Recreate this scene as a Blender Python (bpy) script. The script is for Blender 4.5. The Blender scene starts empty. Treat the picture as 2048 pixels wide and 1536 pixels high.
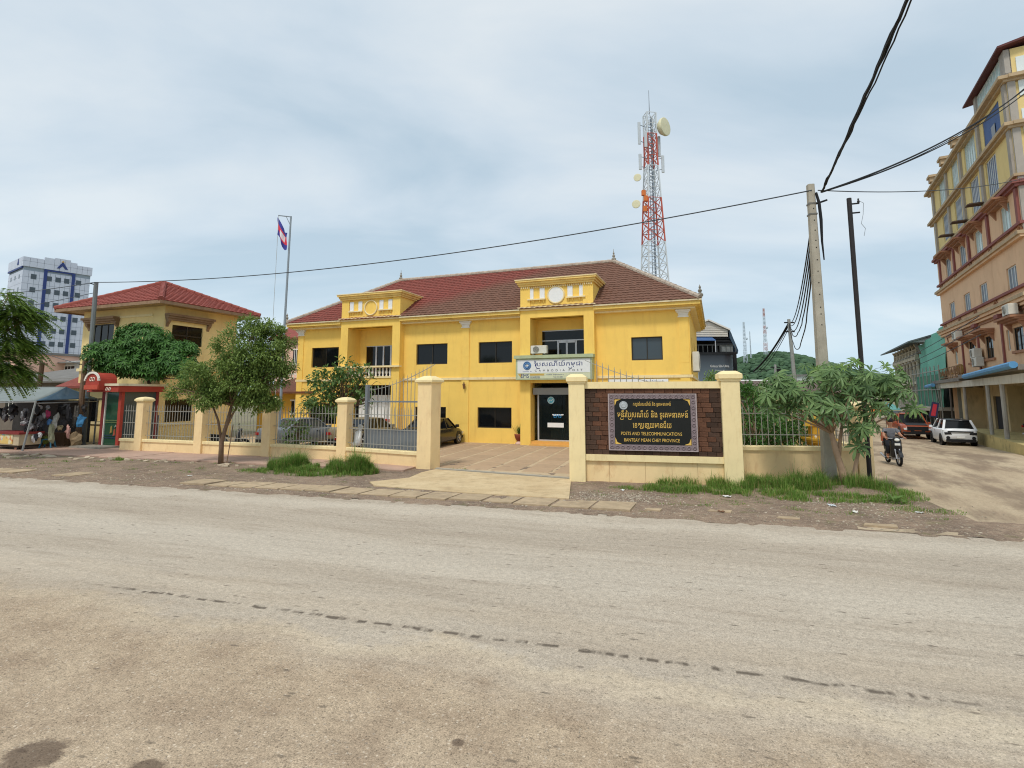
import bpy, math, random
from mathutils import Vector, Matrix, noise
R = math.radians
sc = bpy.context.scene
COL = sc.collection
rnd = random.Random(11)
U = rnd.uniform

# ------------------------------------------------------------------ camera, sky, sun, exposure
cam_d = bpy.data.cameras.new('camera'); cam = bpy.data.objects.new('camera', cam_d); COL.objects.link(cam)
cam_d.sensor_width = 36.0; cam_d.sensor_fit = 'HORIZONTAL'
cam_d.lens = 1060.0 / 2048.0 * 36.0
cam_d.shift_y = -100.0 / 2048.0
cam_d.clip_start = 0.05; cam_d.clip_end = 3000.0
cam.location = (0, 0, 2.7)
cam.rotation_euler = (R(90.0 + 6.5655), 0, 0)
sc.camera = cam

SUN_EL, SUN_AZ = 58.0, 205.0          # azimuth clockwise from +Y
world = bpy.data.worlds.new('World'); sc.world = world; world.use_nodes = True
def setup_world():
    nt = world.node_tree; N = nt.nodes; L = nt.links
    for n in list(N): N.remove(n)
    out = N.new('ShaderNodeOutputWorld'); bg = N.new('ShaderNodeBackground'); bg.inputs['Strength'].default_value = 0.1
    sky = N.new('ShaderNodeTexSky'); sky.sky_type = 'NISHITA'; sky.sun_disc = False
    sky.sun_elevation = R(SUN_EL); sky.sun_rotation = R(SUN_AZ); sky.air_density = 1.0; sky.dust_density = 2.0; sky.ozone_density = 1.5
    tc = N.new('ShaderNodeTexCoord'); sep = N.new('ShaderNodeSeparateXYZ'); L.new(tc.outputs['Generated'], sep.inputs[0])
    def math_(op, a, b=None, c=None):
        m = N.new('ShaderNodeMath'); m.operation = op
        for i, v in enumerate((a, b, c)):
            if v is None: continue
            if isinstance(v, (int, float)): m.inputs[i].default_value = v
            else: L.new(v, m.inputs[i])
        return m.outputs[0]
    zc = math_('MAXIMUM', sep.outputs[2], 0.0)
    den = math_('ADD', zc, 0.22)
    px = math_('DIVIDE', sep.outputs[0], den); py = math_('DIVIDE', sep.outputs[1], den)
    cmb = N.new('ShaderNodeCombineXYZ'); L.new(px, cmb.inputs[0]); L.new(py, cmb.inputs[1])
    mp = N.new('ShaderNodeMapping'); mp.inputs['Rotation'].default_value = (0, 0, R(-28)); mp.inputs['Scale'].default_value = (0.75, 1.35, 1); mp.inputs['Location'].default_value = (1.3, 0.4, 0)
    L.new(cmb.outputs[0], mp.inputs[0])
    n1 = N.new('ShaderNodeTexNoise'); n1.inputs['Scale'].default_value = 1.15; n1.inputs['Detail'].default_value = 7.0; n1.inputs['Roughness'].default_value = 0.52; n1.inputs['Distortion'].default_value = 0.35
    L.new(mp.outputs[0], n1.inputs['Vector'])
    ramp = N.new('ShaderNodeValToRGB'); cr = ramp.color_ramp
    cr.elements[0].position = 0.36; cr.elements[0].color = (3.75, 4.7, 5.5, 1)
    cr.elements[1].position = 0.66; cr.elements[1].color = (5.85, 6.3, 6.6, 1)
    e = cr.elements.new(0.5); e.color = (4.75, 5.5, 6.15, 1)
    L.new(n1.outputs['Fac'], ramp.inputs[0])
    # brighter hazy band towards the horizon all round
    hz = math_('POWER', math_('SUBTRACT', 1.0, zc), 6.0)
    mixh = N.new('ShaderNodeMixRGB'); mixh.inputs[2].default_value = (4.9, 6.5, 7.5, 1)
    L.new(math_('MULTIPLY', hz, 0.75), mixh.inputs[0]); L.new(ramp.outputs[0], mixh.inputs[1])
    mix = N.new('ShaderNodeMixRGB'); mix.inputs[0].default_value = 0.93
    L.new(sky.outputs[0], mix.inputs[1]); L.new(mixh.outputs[0], mix.inputs[2])
    L.new(mix.outputs[0], bg.inputs['Color']); L.new(bg.outputs[0], out.inputs['Surface'])
setup_world()
sun_d = bpy.data.lights.new('sun', 'SUN'); sun = bpy.data.objects.new('sun', sun_d); COL.objects.link(sun)
sun_d.energy = 1.5; sun_d.angle = R(10.0); sun_d.color = (1.0, 0.95, 0.87)
_sd = Vector((math.sin(R(SUN_AZ)) * math.cos(R(SUN_EL)), math.cos(R(SUN_AZ)) * math.cos(R(SUN_EL)), math.sin(R(SUN_EL))))
sun.rotation_euler = (-_sd).to_track_quat('-Z', 'Y').to_euler()
sc.view_settings.view_transform = 'Standard'; sc.view_settings.look = 'None'; sc.view_settings.gamma = 1.0
sc.view_settings.exposure = 0.45
sc.cycles.max_bounces = 5; sc.cycles.diffuse_bounces = 3; sc.cycles.glossy_bounces = 2; sc.cycles.transmission_bounces = 3; sc.cycles.transparent_max_bounces = 8
sc.cycles.use_denoising = True; sc.cycles.filter_width = 1.1; sc.view_settings.use_curve_mapping = False

# ------------------------------------------------------------------ helpers
def S(r, g, b):
    def f(c):
        c /= 255.0
        return c / 12.92 if c <= 0.04045 else ((c + 0.055) / 1.055) ** 2.4
    return (f(r), f(g), f(b), 1.0)
def lerp(a, b, t): return a + (b - a) * t
def sstep(t):
    t = max(0.0, min(1.0, t)); return t * t * (3 - 2 * t)

class MB:
    def __init__(s): s.v = []; s.f = []; s.m = []
    def add(s, vs, fs, m=0):
        o = len(s.v); s.v += [tuple(v) for v in vs]
        for f in fs: s.f.append(tuple(i + o for i in f)); s.m.append(m)
        return s
    def box(s, x0, x1, y0, y1, z0, z1, m=0):
        return s.add([(x0,y0,z0),(x1,y0,z0),(x1,y1,z0),(x0,y1,z0),(x0,y0,z1),(x1,y0,z1),(x1,y1,z1),(x0,y1,z1)],
            [(0,3,2,1),(4,5,6,7),(0,1,5,4),(1,2,6,5),(2,3,7,6),(3,0,4,7)], m)
    def cbox(s, c, d, m=0): return s.box(c[0]-d[0]/2, c[0]+d[0]/2, c[1]-d[1]/2, c[1]+d[1]/2, c[2]-d[2]/2, c[2]+d[2]/2, m)
    def bbox(s, x0, x1, y0, y1, z0, z1, b=0.02, m=0):       # box with chamfered vertical and top edges
        rings = [(0, z0), (0, z1 - b), (b, z1)]
        vs = []
        for ins, z in rings:
            a0, a1, b0, b1 = x0 + ins, x1 - ins, y0 + ins, y1 - ins
            c = b
            vs += [(a0+c,b0,z),(a1-c,b0,z),(a1,b0+c,z),(a1,b1-c,z),(a1-c,b1,z),(a0+c,b1,z),(a0,b1-c,z),(a0,b0+c,z)]
        fs = []
        for r in range(2):
            for i in range(8):
                j = (i + 1) % 8; fs.append((r*8+i, r*8+j, r*8+8+j, r*8+8+i))
        fs.append(tuple(range(16, 24))); fs.append(tuple(range(7, -1, -1)))
        return s.add(vs, fs, m)
    def quad(s, *p, m=0): return s.add(p, [tuple(range(len(p)))], m)
    def prism(s, pts, axis, a, b, m=0):
        n = len(pts)
        def P(p, t): return (t, p[0], p[1]) if axis == 'x' else ((p[0], t, p[1]) if axis == 'y' else (p[0], p[1], t))
        return s.add([P(p, a) for p in pts] + [P(p, b) for p in pts],
            [tuple(range(n)), tuple(range(2*n-1, n-1, -1))] + [(i, (i+1) % n, n+(i+1) % n, n+i) for i in range(n)], m)
    def tube(s, pts, r, n=6, m=0, cap=True):
        pts = [Vector(p) for p in pts]; k = len(pts)
        rs = r if isinstance(r, (list, tuple)) else [r] * k
        vs = []; fs = []
        for i, p in enumerate(pts):
            d = (pts[min(i+1, k-1)] - pts[max(i-1, 0)])
            if d.length < 1e-9: d = Vector((0, 0, 1))
            d.normalize()
            a = Vector((0, 0, 1)) if abs(d.z) < 0.9 else Vector((1, 0, 0))
            u = d.cross(a).normalized(); w = d.cross(u)
            for j in range(n):
                t = 2 * math.pi * (j + 0.5) / n
                vs.append(p + (u * math.cos(t) + w * math.sin(t)) * rs[i])
        for i in range(k - 1):
            for j in range(n):
                j2 = (j + 1) % n; fs.append((i*n+j, i*n+j2, (i+1)*n+j2, (i+1)*n+j))
        if cap: fs.append(tuple(range(n-1, -1, -1))); fs.append(tuple(range((k-1)*n, k*n)))
        return s.add(vs, fs, m)
    def bar(s, a, b, w, h=None, m=0):                       # square bar
        a, b = Vector(a), Vector(b); h = h or w; d = (b - a).normalized()
        up = Vector((0, 0, 1)) if abs(d.z) < 0.95 else Vector((0, 1, 0))
        u = d.cross(up).normalized() * (w / 2); t = u.cross(d).normalized() * (h / 2)
        vs = [p + q for p in (a, b) for q in (-u - t, u - t, u + t, -u + t)]
        return s.add(vs, [(3,2,1,0),(4,5,6,7),(0,1,5,4),(1,2,6,5),(2,3,7,6),(3,0,4,7)], m)
    def lathe(s, prof, n=12, c=(0, 0, 0), m=0, ax='z'):
        vs = []; fs = []; k = len(prof)
        for r, z in prof:
            for j in range(n):
                t = 2 * math.pi * j / n; x, y = r * math.cos(t), r * math.sin(t)
                q = (x, y, z) if ax == 'z' else ((x, z, y) if ax == 'y' else (z, x, y))
                vs.append((c[0]+q[0], c[1]+q[1], c[2]+q[2]))
        for i in range(k - 1):
            for j in range(n):
                j2 = (j + 1) % n; fs.append((i*n+j, i*n+j2, (i+1)*n+j2, (i+1)*n+j))
        fs.append(tuple(range(n))); fs.append(tuple(range((k-1)*n, k*n)))
        return s.add(vs, fs, m)
    def ell(s, c, r, n=8, k=6, m=0, jit=0.0):
        prof = []
        vs = []; fs = []
        for i in range(1, k):
            t = math.pi * i / k
            for j in range(n):
                p = 2 * math.pi * j / n; q = 1 + (U(-jit, jit) if jit else 0)
                vs.append((c[0]+r[0]*math.sin(t)*math.cos(p)*q, c[1]+r[1]*math.sin(t)*math.sin(p)*q, c[2]-r[2]*math.cos(t)*q))
        for i in range(k - 2):
            for j in range(n):
                j2 = (j+1) % n; fs.append((i*n+j, i*n+j2, (i+1)*n+j2, (i+1)*n+j))
        b = len(vs); vs += [(c[0], c[1], c[2]-r[2]), (c[0], c[1], c[2]+r[2])]
        for j in range(n):
            j2 = (j+1) % n; fs.append((b, j2, j)); fs.append((b+1, (k-2)*n+j, (k-2)*n+j2))
        return s.add(vs, fs, m)
    def disc(s, c, r, n=16, ax='y', m=0, r2=None):
        vs = []
        for j in range(n):
            t = 2*math.pi*j/n; x, y = r*math.cos(t), (r2 or r)*math.sin(t)
            q = (x, y, 0) if ax == 'z' else ((x, 0, y) if ax == 'y' else (0, x, y))
            vs.append((c[0]+q[0], c[1]+q[1], c[2]+q[2]))
        return s.add(vs, [tuple(range(n))], m)
    def torus(s, c, R_, r, n=18, k=6, ax='y', m=0):
        vs = []; fs = []
        for i in range(n):
            t = 2*math.pi*i/n
            for j in range(k):
                p = 2*math.pi*j/k; q = R_ + r*math.cos(p); x, y, z = q*math.cos(t), q*math.sin(t), r*math.sin(p)
                w = (x, y, z) if ax == 'z' else ((x, z, y) if ax == 'y' else (z, x, y))
                vs.append((c[0]+w[0], c[1]+w[1], c[2]+w[2]))
        for i in range(n):
            for j in range(k):
                i2, j2 = (i+1) % n, (j+1) % k; fs.append((i*k+j, i2*k+j, i2*k+j2, i*k+j2))
        return s.add(vs, fs, m)
    def xf(s, M, start=0):
        for i in range(start, len(s.v)): s.v[i] = tuple(M @ Vector(s.v[i]))
        return s
    def mesh(s, name, mats, smooth=False, recalc=True):
        me = bpy.data.meshes.new(name); me.from_pydata(s.v, [], s.f)
        mats = mats if isinstance(mats, (list, tuple)) else [mats]
        for mt in mats: me.materials.append(mt)
        if len(mats) > 1: me.polygons.foreach_set('material_index', s.m)
        if recalc:
            import bmesh
            bm = bmesh.new(); bm.from_mesh(me); bmesh.ops.recalc_face_normals(bm, faces=bm.faces); bm.to_mesh(me); bm.free()
        if smooth: me.polygons.foreach_set('use_smooth', [True] * len(me.polygons))
        me.update(); return me
    def build(s, name, mats, parent=None, smooth=False, recalc=True, loc=None):
        return link(name, s.mesh(name, mats, smooth, recalc), parent, loc)
def link(name, me, parent=None, loc=None, rz=0.0):
    o = bpy.data.objects.new(name, me); COL.objects.link(o)
    if parent is not None: o.parent = parent
    if loc is not None: o.location = loc
    if rz: o.rotation_euler = (0, 0, rz)
    return o
def tag(o, label, cat, group=None, kind=None):
    o['label'] = label
    if cat: o['category'] = cat
    if group: o['group'] = group
    if kind: o['kind'] = kind
    return o
def thing(name, label, cat, loc=(0, 0, 0), rz=0.0, group=None):
    o = bpy.data.objects.new(name, None); COL.objects.link(o); o.location = loc; o.rotation_euler = (0, 0, rz)
    o.empty_display_size = 0.2
    return tag(o, label, cat, group)
def struct(o, label): o['kind'] = 'structure'; o['label'] = label; return o
def stuff(o): o['kind'] = 'stuff'; return o
def copy_tree(o, parent=None):
    c = o.copy(); COL.objects.link(c); c.parent = parent
    for ch in list(o.children): copy_tree(ch, c)
    return c
def wall_holes(mb, x0, x1, z0, z1, holes, y0, y1, m=0):      # wall in the xz plane between y0 and y1 with rectangular openings
    xs = sorted(set([x0, x1] + [h[0] for h in holes] + [h[1] for h in holes]))
    for a, b in zip(xs[:-1], xs[1:]):
        if b - a < 1e-6 or a < x0 - 1e-6 or b > x1 + 1e-6: continue
        cuts = sorted((h[2], h[3]) for h in holes if h[0] <= a + 1e-6 and h[1] >= b - 1e-6)
        z = z0
        for c0, c1 in cuts:
            if c0 > z + 1e-6: mb.box(a, b, y0, y1, z, c0, m)
            z = max(z, c1)
        if z < z1 - 1e-6: mb.box(a, b, y0, y1, z, z1, m)
    return mb
def text(name, body, parent, mat, x0, x1, z0, z1, y, extr=0.004, rz=0.0):      # flat lettering in the parent's xz plane, fitted into a box
    cu = bpy.data.curves.new(name, 'FONT'); cu.body = body; cu.extrude = 0.0; cu.resolution_u = 3
    t = bpy.data.objects.new(name + '_tmp', cu); COL.objects.link(t)
    dg = bpy.context.evaluated_depsgraph_get(); dg.update()
    me = bpy.data.meshes.new_from_object(t.evaluated_get(dg)); me.name = name
    bpy.data.objects.remove(t)
    if not me.vertices: return None
    xs = [v.co.x for v in me.vertices]; ys = [v.co.y for v in me.vertices]
    ax, bx, ay, by = min(xs), max(xs), min(ys), max(ys)
    for v in me.vertices:
        v.co = (lerp(x0, x1, (v.co.x - ax) / max(1e-6, bx - ax)), y, lerp(z0, z1, (v.co.y - ay) / max(1e-6, by - ay)))
    me.materials.clear(); me.materials.append(mat)
    return link(name, me, parent)

# ------------------------------------------------------------------ materials (procedural)
MATS = {}
def M(name, col, rough=0.8, var=0.12, scale=2.5, bump=0.0, bscale=30.0, metal=0.0, stain=None, samt=0.5, sscale=(1.2, 1.2, 0.35), spec=0.3, island=0.0, objrnd=0.0, detail=5.0):
    if name in MATS: return MATS[name]
    mt = bpy.data.materials.new(name); mt.use_nodes = True; MATS[name] = mt
    nt = mt.node_tree; N = nt.nodes; L = nt.links; b = N['Principled BSDF']
    b.inputs['Roughness'].default_value = rough; b.inputs['Metallic'].default_value = metal; b.inputs['Specular IOR Level'].default_value = spec
    tc = N.new('ShaderNodeTexCoord')
    cur = None
    rgb = N.new('ShaderNodeRGB'); rgb.outputs[0].default_value = col; cur = rgb.outputs[0]
    if var:
        n = N.new('ShaderNodeTexNoise'); n.inputs['Scale'].default_value = scale; n.inputs['Detail'].default_value = detail; n.inputs['Roughness'].default_value = 0.6
        L.new(tc.outputs['Object'], n.inputs['Vector'])
        mr = N.new('ShaderNodeMapRange'); mr.inputs[1].default_value = 0.3; mr.inputs[2].default_value = 0.7; mr.inputs[3].default_value = 1 - var; mr.inputs[4].default_value = 1 + var
        L.new(n.outputs['Fac'], mr.inputs[0])
        mu = N.new('ShaderNodeVectorMath'); mu.operation = 'SCALE'; L.new(cur, mu.inputs[0]); L.new(mr.outputs[0], mu.inputs['Scale']); cur = mu.outputs[0]
    if stain:
        mp = N.new('ShaderNodeMapping'); mp.inputs['Scale'].default_value = sscale; L.new(tc.outputs['Object'], mp.inputs[0])
        n = N.new('ShaderNodeTexNoise'); n.inputs['Scale'].default_value = 1.6; n.inputs['Detail'].default_value = 8.0; n.inputs['Roughness'].default_value = 0.68; L.new(mp.outputs[0], n.inputs['Vector'])
        mr = N.new('ShaderNodeMapRange'); mr.inputs[1].default_value = 0.52; mr.inputs[2].default_value = 0.74; mr.inputs[3].default_value = 0.0; mr.inputs[4].default_value = samt
        L.new(n.outputs['Fac'], mr.inputs[0])
        mx = N.new('ShaderNodeMixRGB'); L.new(mr.outputs[0], mx.inputs[0]); L.new(cur, mx.inputs[1]); mx.inputs[2].default_value = stain; cur = mx.outputs[0]
    if island or objrnd:
        if island: g = N.new('ShaderNodeNewGeometry'); so = g.outputs['Random Per Island']; amt = island
        else: g = N.new('ShaderNodeObjectInfo'); so = g.outputs['Random']; amt = objrnd
        mr = N.new('ShaderNodeMapRange'); mr.inputs[3].default_value = 1 - amt; mr.inputs[4].default_value = 1 + amt; L.new(so, mr.inputs[0])
        mu = N.new('ShaderNodeVectorMath'); mu.operation = 'SCALE'; L.new(cur, mu.inputs[0]); L.new(mr.outputs[0], mu.inputs['Scale']); cur = mu.outputs[0]
    L.new(cur, b.inputs['Base Color'])
    if bump:
        n = N.new('ShaderNodeTexNoise'); n.inputs['Scale'].default_value = bscale; n.inputs['Detail'].default_value = 4.0; L.new(tc.outputs['Object'], n.inputs['Vector'])
        bp = N.new('ShaderNodeBump'); bp.inputs['Strength'].default_value = bump; bp.inputs['Distance'].default_value = 0.02
        L.new(n.outputs['Fac'], bp.inputs['Height']); L.new(bp.outputs[0], b.inputs['Normal'])
    return mt
def leafmat(name, c1, c2, trans=0.3, rough=0.5):
    mt = bpy.data.materials.new(name); mt.use_nodes = True; nt = mt.node_tree; N = nt.nodes; L = nt.links; b = N['Principled BSDF']
    g = N.new('ShaderNodeNewGeometry'); oi = N.new('ShaderNodeObjectInfo'); ad = N.new('ShaderNodeMath'); ad.operation = 'ADD'
    L.new(g.outputs['Random Per Island'], ad.inputs[0]); L.new(oi.outputs['Random'], ad.inputs[1])
    fr = N.new('ShaderNodeMath'); fr.operation = 'FRACT'; L.new(ad.outputs[0], fr.inputs[0])
    tc = N.new('ShaderNodeTexCoord'); n = N.new('ShaderNodeTexNoise'); n.inputs['Scale'].default_value = 1.3; L.new(tc.outputs['Object'], n.inputs['Vector'])
    av = N.new('ShaderNodeMath'); av.operation = 'MULTIPLY_ADD'; av.inputs[1].default_value = 0.6; L.new(fr.outputs[0], av.inputs[0])
    s2 = N.new('ShaderNodeMath'); s2.operation = 'MULTIPLY'; s2.inputs[1].default_value = 0.45; L.new(n.outputs['Fac'], s2.inputs[0]); L.new(s2.outputs[0], av.inputs[2])
    mx = N.new('ShaderNodeMixRGB'); mx.inputs[1].default_value = c1; mx.inputs[2].default_value = c2; L.new(av.outputs[0], mx.inputs[0])
    L.new(mx.outputs[0], b.inputs['Base Color']); b.inputs['Roughness'].default_value = rough; b.inputs['Specular IOR Level'].default_value = 0.35
    tr = N.new('ShaderNodeBsdfTranslucent'); L.new(mx.outputs[0], tr.inputs[0]); ms = N.new('ShaderNodeMixShader'); ms.inputs[0].default_value = trans
    L.new(b.outputs[0], ms.inputs[1]); L.new(tr.outputs[0], ms.inputs[2]); L.new(ms.outputs[0], N['Material Output'].inputs['Surface'])
    MATS[name] = mt; return mt
def glassmat(name, col, rough=0.06, spec=0.5):
    mt = bpy.data.materials.new(name); mt.use_nodes = True; b = mt.node_tree.nodes['Principled BSDF']
    b.inputs['Base Color'].default_value = col; b.inputs['Roughness'].default_value = rough; b.inputs['Specular IOR Level'].default_value = spec
    MATS[name] = mt; return mt

yellow = M('yellow_wall', S(250, 209, 108), 0.85, 0.05, 1.2, 0.12, 60, stain=S(214, 166, 88), samt=0.4, sscale=(1.6, 1.6, 0.25))
yellow2 = M('yellow_wall_old', S(243, 216, 152), 0.85, 0.06, 1.2, 0.1, 60, stain=S(200, 164, 110), samt=0.35)
cream = M('cream_paint', S(243, 222, 170), 0.8, 0.05, 2.0, 0.12, 70, stain=S(196, 166, 120), samt=0.42, sscale=(3.5, 3.5, 1.0))
peach = M('peach_paint', S(245, 216, 164), 0.8, 0.06, 2.0, 0.15, 70, stain=S(196, 146, 102), samt=0.45, sscale=(3.0, 3.0, 0.8))
white = M('white_paint', S(240, 234, 222), 0.7, 0.05, 4.0, stain=S(190, 180, 160), samt=0.3)
purewhite = M('white_plastic', S(236, 236, 234), 0.45, 0.03, 6.0)
bronze = M('bronze_frame', S(62, 56, 48), 0.4, 0.05, metal=0.3)
darkglass = glassmat('dark_glass', S(16, 18, 20), 0.08, 0.35)
greyglass = glassmat('grey_glass', S(62, 72, 78), 0.08, 0.5)
blackm = M('black_void', S(14, 14, 15), 0.9, 0.0)
alu = M('aluminium', S(198, 200, 205), 0.4, 0.04, metal=0.3)
steelgrey = M('grey_gate_paint', S(122, 128, 134), 0.5, 0.06, 5.0, stain=S(110, 100, 92), samt=0.35)
barsteel = M('galvanised_bar', S(160, 158, 150), 0.5, 0.12, 9.0, metal=0.2)
concrete = M('concrete', S(172, 164, 148), 0.9, 0.12, 3.0, 0.25, 50, stain=S(120, 112, 98), samt=0.45)
conc_dark = M('concrete_weathered', S(150, 144, 132), 0.9, 0.15, 3.0, 0.25, 50, stain=S(80, 76, 68), samt=0.6)
rubber = M('rubber', S(24, 24, 25), 0.85, 0.0)
chrome = M('wheel_alloy', S(190, 190, 192), 0.3, 0.0, metal=0.6)
blackplastic = M('black_plastic', S(26, 26, 28), 0.5, 0.0)
cablem = M('cable_black', S(28, 28, 30), 0.7, 0.0)
gold = M('gold_letters', S(228, 188, 96), 0.5, 0.1, 12.0)
bark = M('bark', S(128, 104, 84), 0.9, 0.2, 8.0, 0.5, 25, stain=S(90, 74, 60), samt=0.5)
barklight = M('bark_light', S(176, 146, 120), 0.85, 0.15, 8.0, 0.3, 25)
# ------------------------------------------------------------------ ground, roads, paving
QO = Vector((-16.87, 17.89, 0)); QA = R(-16.4); QM = Matrix.Translation(QO) @ Matrix.Rotation(QA, 4, 'Z')
def q(x, y, z=0.0): return QM @ Vector((x, y, z))           # street frame -> world
def hfun(X, Y): return -0.45 * sstep((Y - 19) / 17.0) * sstep((X - 12) / 6.0)

def groundmat(name, c1, c2, c3, s1=0.6, s2=6.0, stretch=(1, 1, 1), peb=0.25, pscale=45.0, bump=0.6, extra=None, pebc=None, rot=0.0, pebk=.7):
    mt = bpy.data.materials.new(name); mt.use_nodes = True; MATS[name] = mt; nt = mt.node_tree; N = nt.nodes; L = nt.links; b = N['Principled BSDF']
    b.inputs['Roughness'].default_value = 0.95; b.inputs['Specular IOR Level'].default_value = 0.15
    tc = N.new('ShaderNodeTexCoord'); mp = N.new('ShaderNodeMapping'); mp.inputs['Scale'].default_value = stretch; L.new(tc.outputs['Object'], mp.inputs[0])
    if rot: mr0 = N.new('ShaderNodeMapping'); mr0.inputs['Rotation'].default_value = (0, 0, rot); L.new(tc.outputs['Object'], mr0.inputs[0]); L.new(mr0.outputs[0], mp.inputs[0])
    def nz(scale, det=6, ro=0.6, vec=None):
        n = N.new('ShaderNodeTexNoise'); n.inputs['Scale'].default_value = scale; n.inputs['Detail'].default_value = det; n.inputs['Roughness'].default_value = ro
        L.new(vec or mp.outputs[0], n.inputs['Vector']); return n.outputs['Fac']
    def rng(v, a, b_, c=0.0, d=1.0):
        m = N.new('ShaderNodeMapRange'); m.inputs[1].default_value = a; m.inputs[2].default_value = b_; m.inputs[3].default_value = c; m.inputs[4].default_value = d; L.new(v, m.inputs[0]); return m.outputs[0]
    def mix(f, a, b_):
        m = N.new('ShaderNodeMixRGB')
        for i, v in enumerate((f, a, b_)):
            if isinstance(v, (int, float)): m.inputs[i].default_value = v
            elif isinstance(v, tuple): m.inputs[i].default_value = v
            else: L.new(v, m.inputs[i])
        return m.outputs[0]
    def mth(op, a, b_=0.0):
        m = N.new('ShaderNodeMath'); m.operation = op
        for i, v in enumerate((a, b_)):
            if isinstance(v, (int, float)): m.inputs[i].default_value = v
            else: L.new(v, m.inputs[i])
        return m.outputs[0]
    A = nz(s1, 6, 0.62); B = nz(s2, 6, 0.65)
    col = mix(rng(A, 0.36, 0.64), c1, c2)
    col = mix(mth('MULTIPLY', rng(B, 0.5, 0.72), 0.75), col, c3)
    fine = nz(pscale, 3, 0.7, tc.outputs['Object'])
    vo = N.new('ShaderNodeTexVoronoi'); vo.inputs['Scale'].default_value = pscale * 0.8; L.new(tc.outputs['Object'], vo.inputs['Vector'])
    sp = N.new('ShaderNodeSeparateColor'); L.new(vo.outputs['Color'], sp.inputs[0])
    stone = mth('MULTIPLY', rng(vo.outputs['Distance'], 0.42, 0.25), rng(sp.outputs[0], 0.72, 0.8))
    k = mth('ADD', rng(fine, 0.3, 0.7, 1 - peb, 1 + peb), mth('MULTIPLY', rng(sp.outputs[1], 0, 1, -peb, peb), stone))
    sc_ = N.new('ShaderNodeVectorMath'); sc_.operation = 'SCALE'; L.new(col, sc_.inputs[0]); L.new(k, sc_.inputs['Scale']); col = sc_.outputs[0]
    if pebc: col = mix(mth('MULTIPLY', stone, pebk), col, pebc)
    if extra: col = extra(N, L, tc, nz, rng, mix, mth, col)
    L.new(col, b.inputs['Base Color'])
    bp = N.new('ShaderNodeBump'); bp.inputs['Strength'].default_value = bump; bp.inputs['Distance'].default_value = 0.012
    L.new(mth('ADD', mth('ADD', fine, mth('MULTIPLY', B, 0.8)), stone), bp.inputs['Height']); L.new(bp.outputs[0], b.inputs['Normal'])
    return mt

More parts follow.
